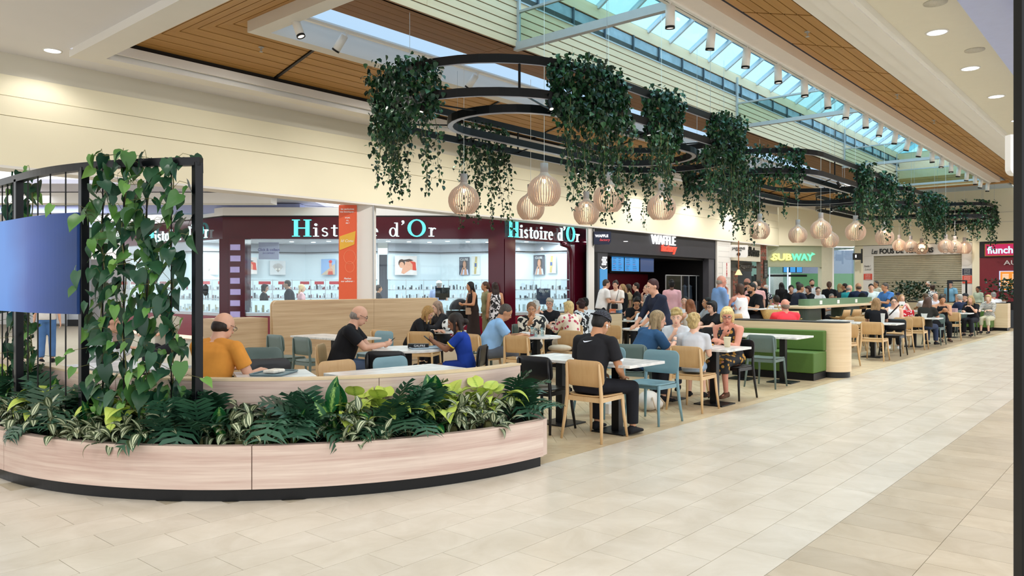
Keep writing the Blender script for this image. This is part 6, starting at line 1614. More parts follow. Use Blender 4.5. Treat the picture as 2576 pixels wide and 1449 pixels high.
# ================================================================== PEOPLE
SKIN = {'light': '#d9a68c', 'fair': '#e3b59c', 'tan': '#c08a66', 'brown': '#8f5f44', 'dark': '#6b4634', 'red': '#d28f78'}
def skinmat(k):
    n = 'skin_'+k
    if n in MATS: return MATS[n]
    m = mat(n, SKIN[k], 0.5, var=0.05, scale=9); b = m.node_tree.nodes['Principled BSDF']; b.inputs['Subsurface Weight'].default_value = 0.0; return m
def cloth(col, kind='plain', col2='#ffffff', scale=1.0):
    n = 'cloth_%s_%s_%s' % (kind, col, col2)
    if n in MATS: return MATS[n]
    if kind == 'plain': return mat(n, col, 0.8, var=0.09, scale=7, spec=0.2)
    m, nt, b = newmat(n); N, L = nt.nodes, nt.links; b.inputs['Roughness'].default_value = 0.8
    tc = N.new('ShaderNodeTexCoord'); rp = N.new('ShaderNodeValToRGB'); rp.color_ramp.interpolation = 'CONSTANT'
    e = rp.color_ramp.elements; e[0].position = 0; e[0].color = srgb(col)+(1,); e[1].color = srgb(col2)+(1,)
    if kind == 'stripe':
        w = N.new('ShaderNodeTexWave'); w.inputs['Scale'].default_value = 9*scale; w.inputs['Distortion'].default_value = 3; w.bands_direction = 'Z'; e[1].position = 0.5
        L.new(tc.outputs['Object'], w.inputs[0]); L.new(w.outputs[1], rp.inputs[0])
    elif kind == 'check':
        w = N.new('ShaderNodeTexBrick'); w.inputs['Scale'].default_value = 22*scale; w.inputs['Color1'].default_value = srgb(col)+(1,); w.inputs['Color2'].default_value = srgb(col)+(1,); w.inputs['Mortar'].default_value = srgb(col2)+(1,)
        w.inputs['Mortar Size'].default_value = 0.08; w.inputs['Brick Width'].default_value = 0.5; w.inputs['Row Height'].default_value = 0.5
        mp = N.new('ShaderNodeMapping'); mp.inputs['Rotation'].default_value = (math.pi/2, 0, 0); L.new(tc.outputs['Object'], mp.inputs[0]); L.new(mp.outputs[0], w.inputs[0]); L.new(w.outputs[0], b.inputs['Base Color']); MATS[n] = m; return m
    elif kind == 'floral':
        w = N.new('ShaderNodeTexVoronoi'); w.inputs['Scale'].default_value = 16*scale; e[0].position = 0; e[0].color = srgb(col2)+(1,); e[1].position = 0.36; e[1].color = srgb(col)+(1,)
        L.new(tc.outputs['Object'], w.inputs[0]); L.new(w.outputs[0], rp.inputs[0])
    else:   # bold: large angular patches
        w = N.new('ShaderNodeTexNoise'); w.inputs['Scale'].default_value = 9*scale; w.inputs['Detail'].default_value = 0.5; w.inputs['Distortion'].default_value = 1.5; e[1].position = 0.5
        L.new(tc.outputs['Object'], w.inputs[0]); L.new(w.outputs[0], rp.inputs[0])
    L.new(rp.outputs[0], b.inputs['Base Color']); MATS[n] = m; return m
def hairmat(col): return mat('hair_'+col, col, 0.55, var=0.35, scale=26, stretch=(3, 3, 0.6), spec=0.35)
def remesh(o, vox, sm=3):
    md = o.modifiers.new('skin', 'REMESH'); md.mode = 'VOXEL'; md.voxel_size = vox; md.use_smooth_shade = True
    if sm: s = o.modifiers.new('smooth', 'SMOOTH'); s.factor = 0.5; s.iterations = sm
    return o
A = lambda *p: np.array(p, float)
def nrm(v): return v/(np.linalg.norm(v)+1e-9)
def ik(a, b, l1, l2, pole):
    """joint between a and b with bone lengths l1, l2, bent towards pole"""
    d = b-a; D = np.linalg.norm(d)
    if D > (l1+l2)*0.995: b = a+d/D*(l1+l2)*0.995; D = (l1+l2)*0.995; d = b-a
    x = (l1*l1-l2*l2+D*D)/(2*D); h = math.sqrt(max(0.0, l1*l1-x*x)); u = d/D
    p = pole-u*np.dot(pole, u); return a+u*x+nrm(p)*h, b
def hand(mb, w, f, n, s, sc, curl=0.5, q=(8, 2)):
    """palm with five separate bent fingers: wrist w, direction f, palm normal n, thumb on side s"""
    f = nrm(f); n = nrm(n-f*np.dot(n, f)); sd = np.cross(f, n)*s; sc *= 1.0
    R = np.stack([sd, n, f], 1)
    mb.ball(w+f*0.052*sc, (0.040*sc, 0.017*sc, 0.052*sc), R, (10, 3))
    for k, (off, ln) in enumerate(((0.030, 0.072), (0.011, 0.082), (-0.009, 0.076), (-0.028, 0.060))):
        b = w+f*(0.092-0.004*abs(k-1.4))*sc+sd*off*sc; spread = sd*(off*1.6)
        d1 = nrm(f*math.cos(curl*0.7)+n*math.sin(curl*0.7)+spread); m = b+d1*ln*0.52*sc
        d2 = nrm(f*math.cos(curl*1.9)+n*math.sin(curl*1.9)+spread); t = m+d2*ln*0.48*sc
        mb.limb(b, m, 0.0095*sc, 0.0088*sc, q); mb.limb(m, t, 0.0088*sc, 0.0075*sc, q)
    b = w+f*0.022*sc+sd*0.030*sc; m = b+nrm(f*0.65+sd*0.7+n*0.25)*0.04*sc; t = m+nrm(f*0.9+sd*0.15+n*0.4)*0.032*sc
    mb.limb(b, m, 0.014*sc, 0.0115*sc, q); mb.limb(m, t, 0.0115*sc, 0.009*sc, q)
PEOPLE = 0
def person(label, pos, face, pose='sit', H=1.72, skin='light', top='#222226', sleeve='short', bottom='#23252c', leg='long', hair=('short', '#3a2c22'),
           lean=8, head=(0, 0), hands='table', fem=False, vox=None, topm=None, botm=None, shoes='#1c1c20', glasses=False, build=1.0, seat=None, beard=None, side=0.0, twist=0.0, legs_out=0.0, dress=False, knee=None):
    """pos = (x, y) on the floor; face = world heading in degrees; head = (pitch down, yaw to the person's left) in degrees"""
    global PEOPLE; PEOPLE += 1
    s = H/1.75; x0, y0 = pos[0], pos[1]; dcam = math.hypot(x0, y0); v = vox or (0.0085 if dcam < 11 else 0.0125 if dcam < 16 else 0.017)
    near = dcam < 13
    t = thing('person', label, 'person', (x0, y0, 0), math.radians(face-90)); 
    sk = skinmat(skin); tm = topm or cloth(top); bmt = botm or cloth(bottom); w = build
    sit = pose in ('sit', 'stool'); hs = (seat if seat is not None else (0.455 if pose == 'sit' else 0.755))
    pel = A(0, -0.06 if sit else 0, hs+0.085 if sit else 0.95*s)
    la = math.radians(lean); sa = math.radians(side)
    ud = nrm(A(math.sin(sa), math.sin(la), math.cos(la))); fw = nrm(A(0, math.cos(la), -math.sin(la))); rt_ = np.cross(fw, ud)
    tl = 0.50*s
    if twist: c_, s_ = math.cos(math.radians(twist)), math.sin(math.radians(twist)); rt_ = nrm(A(c_*rt_[0], c_*rt_[1]+s_, rt_[2])); fw = np.cross(ud, rt_)
    neckb = pel+ud*tl; sh_w = (0.175 if fem else 0.195)*s*w
    ease = A(0, -0.02, 0) if sit else A(0, 0, 0)
    sh = {k: neckb-ud*0.045*s+rt_*k*sh_w for k in (-1, 1)}
    # ---- body
    mb = MB(); Q = (12, 4) if near else (10, 3)
    def ring(tt, rx, ry, off=0.0): return (pel+ud*tl*tt+fw*off, rx*s*w, ry*s*w, rt_, fw)
    hipw, waist, chest = (0.165, 0.125, 0.142) if fem else (0.158, 0.138, 0.165)
    torso = [ring(-0.18, hipw*0.75, 0.09), ring(-0.05, hipw, 0.115), ring(0.12, hipw*0.97, 0.115), ring(0.36, waist, 0.100+0.03*(w-1)*4), ring(0.62, chest, 0.115, 0.004), ring(0.80, chest*1.02, 0.112, 0.0), ring(0.92, chest*0.86, 0.085, -0.004), ring(1.0, 0.065, 0.06, -0.005)]
    mb.loft(torso, 16)
    hp, hy = head; hp = math.radians(hp); hy = math.radians(hy)
    hfw = nrm(A(-math.sin(hy)*math.cos(hp), math.cos(hy)*math.cos(hp), -math.sin(hp)))
    hr = nrm(np.cross(hfw, A(0, 0, 1))); hu = np.cross(hr, hfw)
    nt_ = neckb+nrm(ud+A(0, 0.15, 0.35))*0.062*s; hc = nt_+hu*0.102*s+hfw*0.022*s
    mb.limb(neckb-ud*0.02*s, nt_+hu*0.03*s, 0.066*s*w**0.5, 0.057*s*w**0.4, Q)
    for k in (-1, 1): mb.limb(neckb+ud*0.012*s-fw*0.01*s, sh[k]-rt_*k*0.02*s, 0.048*s*w, 0.050*s*w, Q)
    HR = np.stack([hr, hfw, hu], 1); hs_ = (s if H > 1.5 else s*1.1)*1.05
    h = lambda x, y, z: hc+HR @ (A(x, y, z)*hs_)
    mb.ball(h(0, -0.008, 0.022), (0.076*hs_, 0.097*hs_, 0.096*hs_), HR, (16, 6)); mb.ball(h(0, 0.030, -0.045), (0.055*hs_, 0.060*hs_, 0.070*hs_), HR, (16, 6)); mb.ball(h(0, 0.055, -0.088), (0.026*hs_, 0.024*hs_, 0.022*hs_), HR, (10, 3))
    if not near or True:
        mb.limb(h(0, 0.088, 0.012), h(0, 0.106, -0.022), 0.009*hs_, 0.013*hs_, (8, 2)); mb.ball(h(0, 0.084, -0.058), (0.022*hs_, 0.010*hs_, 0.011*hs_), HR, (8, 2))
        for k in (-1, 1): mb.ball(h(k*0.077, -0.006, 0.0), (0.010*hs_, 0.020*hs_, 0.030*hs_), HR, (8, 2)); mb.ball(h(k*0.03, 0.075, 0.026), (0.022*hs_, 0.012*hs_, 0.007*hs_), HR, (8, 2))
    # arms
    L1, L2 = 0.285*s, 0.25*s
    if isinstance(hands, str):
        zt = hs+0.33 if sit else 1.02*s
        hands = {'table': ((-0.13, 0.40, zt), (0.13, 0.40, zt), 'd'), 'phone': ((-0.05, 0.34, zt+0.08), (0.07, 0.33, zt+0.07), 'p'), 'down': ((-0.24*w, 0.03, 0.78*s), (0.24*w, 0.03, 0.78*s), 's'),
                 'lap': ((-0.06, 0.24, hs+0.22), (0.07, 0.24, hs+0.21), 'd'), 'chin': ((-0.10, 0.40, zt), None, 'c'), 'standphone': ((-0.06, 0.30, 1.13*s), (0.06, 0.30, 1.13*s), 'p'),
                 'cross': ((0.08, 0.20, 1.12*s), (-0.08, 0.2, 1.08*s), 'd'), 'face': ((-0.12, 0.38, zt), None, 'c'), 'lean': ((-0.16, 0.42, zt+0.02), (0.14, 0.42, zt+0.02), 'd'), 'back': ((-0.1, 0.3, zt-0.1), (0.13, 0.36, zt-0.05), 'd')}[hands]
    elbows = {}; wrists = {}
    for k, tgt in ((-1, hands[0]), (1, hands[1])):
        tgt = h(k*0.05, 0.125, -0.235) if tgt is None else A(*tgt)
        if isinstance(tgt, np.ndarray) and not sit and hands[2] != 's': pass
        pole = A(k*0.45, -0.25, -1.0) if hands[2] != 's' else A(k*0.3, -1, 0)
        e, wr = ik(sh[k], tgt, L1, L2, pole); elbows[k] = e; wrists[k] = wr
        mb.limb(sh[k], e, 0.052*s*w, 0.041*s*w**0.5, Q); mb.limb(e, wr, 0.041*s*w**0.5, 0.027*s, Q)
        f = nrm(wr-e); n = {'d': A(0, 0, -1), 'p': A(-k*0.8, 0, 0.6), 's': A(-k, 0, 0), 'c': A(-k*0.9, 0.1, -0.2)}[hands[2]]
        if hands[2] == 'd': f = nrm(f*A(1, 1, 0.15)+A(-k*0.15, 0, -0.05))
        if hands[2] == 'c' and (hands[0] if k < 0 else hands[1]) is None: n = nrm(h(0, 0, -0.02)-wr)
        hand(mb, wr, f, n, -k if hands[2] != 's' else k, s*(1.0 if near else 1.12), 0.55 if hands[2] != 'p' else 0.8)
    # legs
    hip = {k: pel+A(k*0.085*s*w, 0, -0.01) for k in (-1, 1)}; kn, an = {}, {}
    if sit:
        for k in (-1, 1):
            kn[k] = A(*knee[k]) if knee and k in knee else A(k*(0.10+legs_out)*s, pel[1]+0.43*s, hs+0.055); az = max(0.075, hs+0.055-0.42*s)
            an[k] = kn[k]+A(k*0.01, -0.04+0.05*random.random(), az-kn[k][2])
    else:
        st = random.uniform(-0.04, 0.04)
        for k in (-1, 1): an[k] = A(k*0.095*s, st*k, 0.08*s); kn[k] = (hip[k]+an[k])/2+A(0, 0.02, 0.01)
    for k in (-1, 1):
        mb.limb(hip[k], kn[k], 0.084*s*w, 0.056*s*w**0.5, Q); mb.limb(kn[k], an[k], 0.053*s*w**0.5, 0.034*s, Q); c = kn[k]*0.68+an[k]*0.32+A(0, -0.015, 0); mb.ball(c, (0.05*s, 0.05*s, 0.09*s), None, Q)
        mb.limb(an[k]-A(0, 0.02, 0.03*s), an[k]+A(k*0.01, 0.13*s, -0.052*s), 0.030*s, 0.026*s, Q)
    remesh(mb.build('body', sk, t), v)
    # ---- clothes
    g = 0.011*s if near else 0.014*s
    up = MB(); k0 = 0.02
    tr = [ring(-0.10 if not dress else -0.05, hipw, 0.118)] + [ring(a_, b_, c_, d_) for a_, b_, c_, d_ in ((0.0, hipw*1.02, 0.122, 0), (0.12, hipw*1.0, 0.122, 0), (0.36, max(waist, hipw*0.88 if not fem else waist), 0.108+0.03*(w-1)*4, 0), (0.62, chest, 0.12, 0.004), (0.80, chest*1.02, 0.115, 0), (0.92, chest*0.88, 0.088, -0.004), (0.985, 0.075, 0.066, -0.004))]
    if sleeve == 'none': tr = tr[:-2]+[ring(0.90, chest*0.62, 0.09, -0.002), ring(0.965, chest*0.58, 0.05, -0.004)]
    up.loft([(c, rx+g, ry+g, X, Y) for c, rx, ry, X, Y in tr], 18)
    if sleeve != 'none':
        for k in (-1, 1): up.limb(neckb-ud*0.005*s-fw*0.01*s+rt_*k*0.03*s, sh[k]-rt_*k*0.02*s, 0.048*s*w+g*0.5, 0.052*s*w+g, Q)
    if sleeve == 'none':
        for k in (-1, 1):
            m_ = neckb+rt_*k*0.10*s+ud*0.012*s; up.limb(m_, m_+fw*0.085*s-ud*0.11*s, 0.026*s, 0.03*s, Q); up.limb(m_, m_-fw*0.085*s-ud*0.11*s, 0.026*s, 0.03*s, Q)
    for k in (-1, 1):
        if sleeve == 'none': continue
        if sleeve == 'long': up.limb(sh[k], elbows[k], 0.055*s*w+g, 0.046*s+g, Q); e = wrists[k]*0.93+elbows[k]*0.07; up.cone(elbows[k], e, 0.045*s+g, 0.034*s+g, 12); up.ball(elbows[k], 0.046*s+g, None, Q)
        elif sleeve == '34': up.limb(sh[k], elbows[k], 0.055*s*w+g, 0.044*s+g, Q); e = wrists[k]*0.4+elbows[k]*0.6; up.cone(elbows[k], e, 0.044*s+g, 0.040*s+g, 12)
        else:
            e = elbows[k]*0.66+sh[k]*0.34; up.ball(sh[k], 0.054*s*w+g, None, Q); up.cone(sh[k]+(sh[k]-e)*0.1, e, 0.053*s*w+g, 0.056*s*w+g, 14)
    remesh(up.build('dress' if dress else 'shirt', tm, t), v*1.15, 4 if near else 2)
    lo = MB()
    if leg in ('long', 'short', 'capri'):
        cut = {'long': 0.93, 'capri': 0.55, 'short': -1}[leg]
        lo.loft([(c, rx+g*0.8, ry+g*0.8, X, Y) for c, rx, ry, X, Y in (ring(-0.2, hipw*0.8, 0.095), ring(-0.06, hipw, 0.118), ring(0.1, hipw, 0.118), ring(0.2, hipw*0.92, 0.112))], 16)
        for k in (-1, 1):
            if cut > 0: lo.limb(hip[k], kn[k], 0.088*s*w+g*0.6, 0.062*s+g*0.8, Q); e = kn[k]*(1-cut)+an[k]*cut; lo.cone(kn[k], e, 0.061*s+g, 0.048*s+g, 14); lo.ball(kn[k], 0.061*s+g, None, Q)
            else: e = hip[k]*0.18+kn[k]*0.82; lo.ball(hip[k], 0.09*s*w+g*0.5, None, Q); lo.cone(hip[k], e, 0.09*s*w+g, 0.074*s+g, 14)
        remesh(lo.build('trousers' if leg == 'long' else 'shorts', bmt, t), v*1.2, 3)
    elif leg == 'skirt':
        if sit:
            lo.loft([(pel+A(0, -0.06, 0), (hipw+0.02)*s*w, 0.11*s, A(1, 0, 0), A(0, 0, 1)), (pel+A(0, 0.1, 0.0), (hipw+0.025)*s*w, 0.10*s, A(1, 0, 0), A(0, 0, 1)), ((kn[-1]+kn[1])/2+A(0, 0.02, -0.01), (0.10+0.085)*s, 0.082*s, A(1, 0, 0), A(0, 0.5, 1))], 18)
            lo.loft([((kn[-1]+kn[1])/2+A(0, 0.0, 0.0), 0.185*s, 0.08*s, A(1, 0, 0), A(0, 1, 0)), ((kn[-1]+kn[1])/2+A(0, 0.02, -0.14), 0.19*s, 0.09*s, A(1, 0, 0), A(0, 1, 0))], 18)
        else:
            lo.loft([(pel+ud*0.12*s, (hipw-0.01)*s, 0.12*s, A(1, 0, 0), A(0, 1, 0)), (pel-A(0, 0, 0.05), (hipw+0.02)*s, 0.13*s, A(1, 0, 0), A(0, 1, 0)), (A(0, 0, 0.5*s), 0.19*s, 0.16*s, A(1, 0, 0), A(0, 1, 0)), (A(0, 0, 0.17), 0.24*s, 0.20*s, A(1, 0, 0), A(0, 1, 0))], 20)
        remesh(lo.build('skirt', bmt, t), v*1.3, 2)
    sm_ = cloth(shoes)
    for k in (-1, 1):
        sh_ = MB(); a = an[k]; zb = a[2]-0.075*s; fr_ = A(k*0.06, 1, 0); fr_ = nrm(fr_); sd = A(fr_[1], -fr_[0], 0)
        up_ = A(0, 0, 1); R_ = []
        for yy, rx, zh in ((-0.075, 0.026, 0.055), (-0.05, 0.036, 0.085), (0.0, 0.038, 0.095), (0.06, 0.043, 0.062), (0.12, 0.048, 0.045), (0.165, 0.040, 0.035), (0.19, 0.020, 0.022)):
            R_.append((A(a[0], a[1], zb)+fr_*yy*s+up_*zh*0.5*s, rx*s, zh*0.5*s, sd, up_))
        sh_.loft(R_, 10, 2.8); sh_.build('shoe', sm_, t, True)
    # ---- hair
    hk, hc_ = hair[0], hair[1]; hm = hairmat(hc_) if hk not in ('cap',) else hairmat(hair[1]); hb_ = MB(); q = (16, 6)
    def hbll(x, y, z, a, b, c): hb_.ball(h(x, y, z), (a*hs_, b*hs_, c*hs_), HR, q)
    if hk in ('short', 'curly', 'cap'):
        hbll(0, -0.022, 0.040, 0.082, 0.098, 0.092); hbll(0, -0.045, -0.005, 0.076, 0.066, 0.07)
        if hk == 'curly' or (hk == 'short' and len(hair) > 2):
            rr = random.Random(PEOPLE)
            for _ in range(34 if near else 18):
                a_, b_ = rr.uniform(0, 6.28), rr.uniform(0.1, 1.5); r_ = 0.1
                hbll(r_*0.82*math.cos(a_)*math.sin(b_), -0.02+r_*math.sin(a_)*math.sin(b_)*0.98, 0.045+r_*0.98*math.cos(b_), 0.022, 0.022, 0.022)
    if hk == 'bald':
        hbll(0, -0.028, -0.012, 0.0785, 0.083, 0.058); hbll(0, -0.05, -0.03, 0.066, 0.06, 0.05)
    if hk in ('long', 'straight', 'pony', 'bun', 'bob', 'braids', 'wavy'):
        hbll(0, -0.022, 0.036, 0.086, 0.102, 0.096); hbll(0, -0.05, -0.01, 0.08, 0.065, 0.08)
    if hk in ('bob',):
        for k in (-1, 1): hb_.limb(h(k*0.068, -0.01, 0.04), h(k*0.072, 0.0, -0.075), 0.028*hs_, 0.026*hs_, (10, 3))
        hb_.limb(h(0, -0.06, 0.02), h(0, -0.07, -0.085), 0.06*hs_, 0.045*hs_, (12, 4)); hbll(0, 0.055, 0.085, 0.07, 0.045, 0.028)
    if hk in ('long', 'straight', 'wavy', 'braids'):
        L_ = 0.36*s
        back = hc-hfw*0.07*s; tail = back-A(0, 0, 1)*L_*0.75-fw*0.06*s
        for k in (-1, 0, 1):
            a_ = h(k*0.055, -0.055, 0.0); b_ = a_*0.45+(tail+rt_*k*0.07*s)*0.55; c_ = tail+rt_*k*(0.085 if hk == 'wavy' else 0.06)*s
            hb_.limb(a_, b_, 0.048*s, 0.05*s, (10, 3), (1, 0.7)); hb_.limb(b_, c_, 0.048*s, 0.026*s, (10, 3), (1, 0.6))
        for k in (-1, 1): a_ = h(k*0.07, 0.0, 0.02); hb_.limb(a_, a_-A(0, 0, 1)*0.2*s+hfw*0.0, 0.026*s, 0.018*s, (8, 2))
        if hk == 'braids':
            for j in range(9): a_ = h(-0.07+0.0175*j, -0.05, 0.0); hb_.tube([a_, a_-A(0, 0, 0.12*s)-hfw*0.03, a_-A(0, 0, 0.3*s)-hfw*0.02], 0.011*s, 6)
            hbll(0, -0.13, -0.04, 0.045, 0.04, 0.045)
    if hk == 'pony': hb_.limb(h(0, -0.11, 0.03), h(0, -0.15, -0.10), 0.034*s, 0.024*s, (10, 3)); hb_.limb(h(0, -0.15, -0.10), h(0, -0.13, -0.20), 0.024*s, 0.012*s, (10, 3))
    if hk == 'bun': hbll(0, -0.10, 0.09, 0.045, 0.045, 0.045)
    remesh(hb_.build('hair', hm, t), max(0.008, v*0.9), 2)
    if hk == 'cap':
        cm = hair[2]; cb = MB(); V, tp, fs = SPH[(16, 6)]
        n0 = 16*7; v2 = V[n0:]*np.array((0.090, 0.108, 0.088))*hs_; v2 = v2 @ HR.T + h(0, -0.016, 0.052)
        cb.add(v2, [(r*16+i, r*16+(i+1) % 16, (r+1)*16+(i+1) % 16, (r+1)*16+i) for r in range(6) for i in range(16)]); cb.build('cap_crown', cm, t, True)
        bb = MB(); sgn = 1 if len(hair) < 4 else hair[3]; pts = [h(0.07*math.cos(a), sgn*(0.08+0.085*math.sin(a)), 0.055-0.02*math.sin(a)) for a in np.linspace(0, math.pi, 9)]
        pts += [h(0.07*math.cos(a), sgn*(0.075+0.02*math.sin(a)), 0.062) for a in np.linspace(math.pi, 0, 9)]
        n_ = len(pts); bb.add(pts+[p+hu*0.006 for p in pts], [tuple(range(n_)), tuple(range(2*n_-1, n_-1, -1))]+[(i, (i+1) % n_, n_+(i+1) % n_, n_+i) for i in range(n_)]); bb.build('cap_peak', cm, t)
    # ---- face details
    if near or dcam < 24:
        ew = MB(); ei = MB(); br = MB()
        for k in (-1, 1):
            ew.ball(h(k*0.031, 0.081, 0.010), (0.014*hs_, 0.008*hs_, 0.0075*hs_), HR, (8, 2)); ei.ball(h(k*0.031, 0.0875, 0.009), (0.006*hs_, 0.004*hs_, 0.006*hs_), HR, (8, 2))
            br.limb(h(k*0.018, 0.091, 0.030), h(k*0.046, 0.082, 0.032), 0.004*hs_, 0.003*hs_, (8, 2))
        e_ = ew.build('eyes', mat('eye_white', '#e8e2dc', 0.3, var=0), t, True); ei.build('irises', mat('iris', '#2a1c14', 0.2, var=0), e_, True); br.build('eyebrows', hairmat('#8a8078' if hc_ in ('#c9c5be', '#d8d4cc') else '#3a2c22'), t, True)
        li = MB(); li.ball(h(0, 0.0905, -0.055), (0.020*hs_, 0.006*hs_, 0.004*hs_), HR, (8, 2)); li.ball(h(0, 0.0905, -0.063), (0.017*hs_, 0.007*hs_, 0.005*hs_), HR, (8, 2)); li.build('lips', mat('lips_'+skin, {'light': '#b56a5e', 'fair': '#c07a70', 'tan': '#94594a', 'brown': '#6b3c32', 'dark': '#50302a', 'red': '#b0625a'}[skin], 0.4, var=0), t, True)
    if glasses:
        gm = MB()
        for k in (-1, 1):
            gm.tube([h(k*0.033+0.024*math.cos(a), 0.098, 0.008+0.018*math.sin(a)) for a in np.linspace(0, 6.28, 13)[:-1]], 0.0022*hs_, 5, True); gm.tube([h(k*0.057, 0.097, 0.012), h(k*0.078, 0.04, 0.014), h(k*0.078, -0.005, 0.012)], 0.002*hs_, 5)
        gm.tube([h(-0.009, 0.1, 0.012), h(0.009, 0.1, 0.012)], 0.002*hs_, 5); gm.build('glasses', mat('frame_metal', '#40383a' if glasses == 'dark' else '#9a938c', 0.3, 0.5, var=0), t, True)
    if beard:
        b_ = MB(); b_.ball(h(0, 0.034, -0.066), (0.058*hs_, 0.062*hs_, 0.052*hs_), HR, (12, 4)); remesh(b_.build('beard', hairmat(beard), t), 0.008, 1)
    return t, dict(h=h, wr=wrists, el=elbows, pel=pel, ud=ud, fw=fw, rt=rt_, tl=tl, s=s, sh=sh, HR=HR, chest=chest, kn=kn, an=an)
def phone_in(t, I, label, k=-1):
    w = Matrix.Translation(t.location) @ Matrix.Rotation(t.rotation_euler.z, 4, 'Z')
    a = (I['wr'][-1]+I['wr'][1])/2+A(0.0, 0.09, 0.035); o = bevel(MB().cbox((0, 0, 0), (0.075, 0.008, 0.15)).build('phone', M_black), 0.003)
    o.matrix_world = w @ Matrix.Translation(a) @ Matrix.Rotation(math.radians(-50), 4, 'X'); tag(o, label, 'phone')
    return o
AW, RT_, TO, LF = 40.8, -49.2, 220.8, 130.8      # headings: away, picture-right, towards camera, picture-left
def at(px, d): p = P(px, d); return (p.x, p.y)
# ---- near people
t, I = person('young man in black t-shirt and checked cap at the nearest table, back to us', (6.50, 4.52), 6, H=1.74, skin='tan', hair=('cap', '#1c1a1a', cloth('#3a3c48', 'check', '#1e2028'), -1), lean=16, head=(28, -18), hands=((-0.12, 0.33, 0.62), (0.2, 0.30, 0.60), 'd'), bottom='#191a20', build=1.05, legs_out=0.02, twist=-6, knee={1: (0.30, 0.32, 0.50)})
sw = [(-0.05, 0.012), (-0.045, 0.002), (-0.03, -0.006), (0.0, 0.0), (0.055, 0.02), (0.0, 0.011), (-0.028, 0.007), (-0.04, 0.01)]
o = MB().plate(sw, -0.003, 0.0).build('chest_emblem', mat('emblem_white', '#e8f0ff', 0.5, var=0), t); c = I['pel']+I['ud']*I['tl']*0.84-I['fw']*0.138; o.location = c; o.rotation_euler = (math.radians(-24), 0, 0)
MB().ball(I['h'](0.088, 0.0, -0.012), 0.012, None, (8, 2)).limb(I['h'](0.088, 0.0, -0.012), I['h'](0.088, 0.012, -0.035), 0.005, 0.005, (8, 2)).build('earbud', M_wht, t, True)
for k in (1,): p_ = I['sh'][k]*0.36+I['el'][k]*0.64; MB().seg(p_+A(0.055, -0.02, 0.0), p_+A(0.055, 0.03, 0.0), 0.012, 0.02).build('sleeve_mark', mat('reflective', '#e8f2ff', 0.3, var=0), t)
person('man in orange polo with thinning dark hair seated behind the planter, back to us', (3.50, 6.62), 20, H=1.76, skin='light', topm=cloth('#dd9440'), hair=('bald', '#2b211c'), lean=12, head=(22, -12), glasses='dark', build=1.12, hands=((-0.1, 0.36, 0.76), (0.24, 0.36, 0.76), 'd'), bottom='#3a3c44')
t, I = person('bald man with glasses in a black t-shirt looking at his phone at the round table', (6.02, 8.06), -46, H=1.80, skin='light', top='#1a1a1e', hair=('bald', '#8a8078'), lean=20, head=(24, 5), glasses='light', build=1.15, hands=((-0.07, 0.50, 0.80), (0.06, 0.52, 0.80), 'p'), bottom='#49566e')
phone_in(t, I, 'phone held by the bald man in black')
t, I = person('girl with dark braids in a blue and yellow football jersey looking at a phone', (6.98, 6.86), 128, H=1.50, skin='brown', topm=cloth('#1f3f9c'), botm=cloth('#1c3688'), leg='short', hair=('braids', '#241a16'), lean=12, head=(22, 6), fem=True, hands=((-0.04, 0.36, 0.84), (0.08, 0.34, 0.82), 'p'), shoes='#e8e8e8')
phone_in(t, I, 'phone held by the girl in the blue jersey')
M_yel = mat('jersey_yellow', '#e8c83c', 0.6, var=0)
for k in (-1, 1):
    e = I['el'][k]*0.66+I['sh'][k]*0.34; f_ = nrm(I['el'][k]-I['sh'][k]); MB().cone(e-f_*0.012, e+f_*0.006, 0.066*I['s'], 0.068*I['s'], 16).build('sleeve_cuff', M_yel, t, True)
    for j in range(3): a_ = I['sh'][k]+A(0, 0, 0.062*I['s'])+A(0, -0.02+0.02*j, 0); MB().seg(a_, a_-A(k*0.07, 0, -0.012), 0.008, 0.006).build('shoulder_stripe', M_yel, t)
MB().tube([I['pel']+I['ud']*I['tl']*0.97+A(0.065*math.cos(a), 0.062*math.sin(a), 0) for a in np.linspace(0, 6.28, 15)[:-1]], 0.008, 6, True).build('collar', mat('collar_green', '#2f8a5c', 0.6, var=0), t, True)
person('man in a light blue t-shirt leaning over the round table with glasses of water', (8.86, 8.10), -42, H=1.76, skin='tan', topm=cloth('#8fb8e4'), bottom='#5d6470', hair=('short', '#4c443e'), lean=24, head=(32, -8), build=1.22, hands=((-0.02, 0.50, 0.79), (0.12, 0.50, 0.79), 'd'))
person('woman in a black and cream patterned shirt with sunglasses on her head, facing us', (10.28, 8.42), 214, H=1.66, skin='tan', topm=cloth('#e6dccb', 'bold', '#17171a'), sleeve='long', hair=('pony', '#7a5c44'), lean=12, head=(14, 4), fem=True, hands='chin', build=1.1, glasses=False)
person('blond boy in a grey t-shirt seated with his back to us at the family table', (8.86, 4.60), 20, H=1.42, skin='fair', topm=cloth('#c6c8ce'), botm=cloth('#8fa3b8'), leg='short', hair=('curly', '#b39a68'), lean=10, head=(0, -25), hands=((-0.10, 0.30, 0.80), None, 'c'), shoes='#17171a')
person('woman in a denim blue shirt with long ash blond hair leaning to the boys', (8.66, 5.28), -22, H=1.70, skin='light', topm=cloth('#2f5278'), bottom='#2b2d36', hair=('straight', '#8f7a5a'), lean=30, head=(16, -30), fem=True, hands=((-0.02, 0.42, 0.80), (0.10, 0.50, 0.80), 'd'), build=1.12, side=6)
person('blond boy drinking from a glass, facing the camera side', (9.92, 5.42), 196, H=1.48, skin='fair', topm=cloth('#c9cdd4'), bottom='#3c4352', hair=('curly', '#a8905c'), lean=8, head=(8, 10), hands=((-0.12, 0.34, 0.80), None, 'c'))
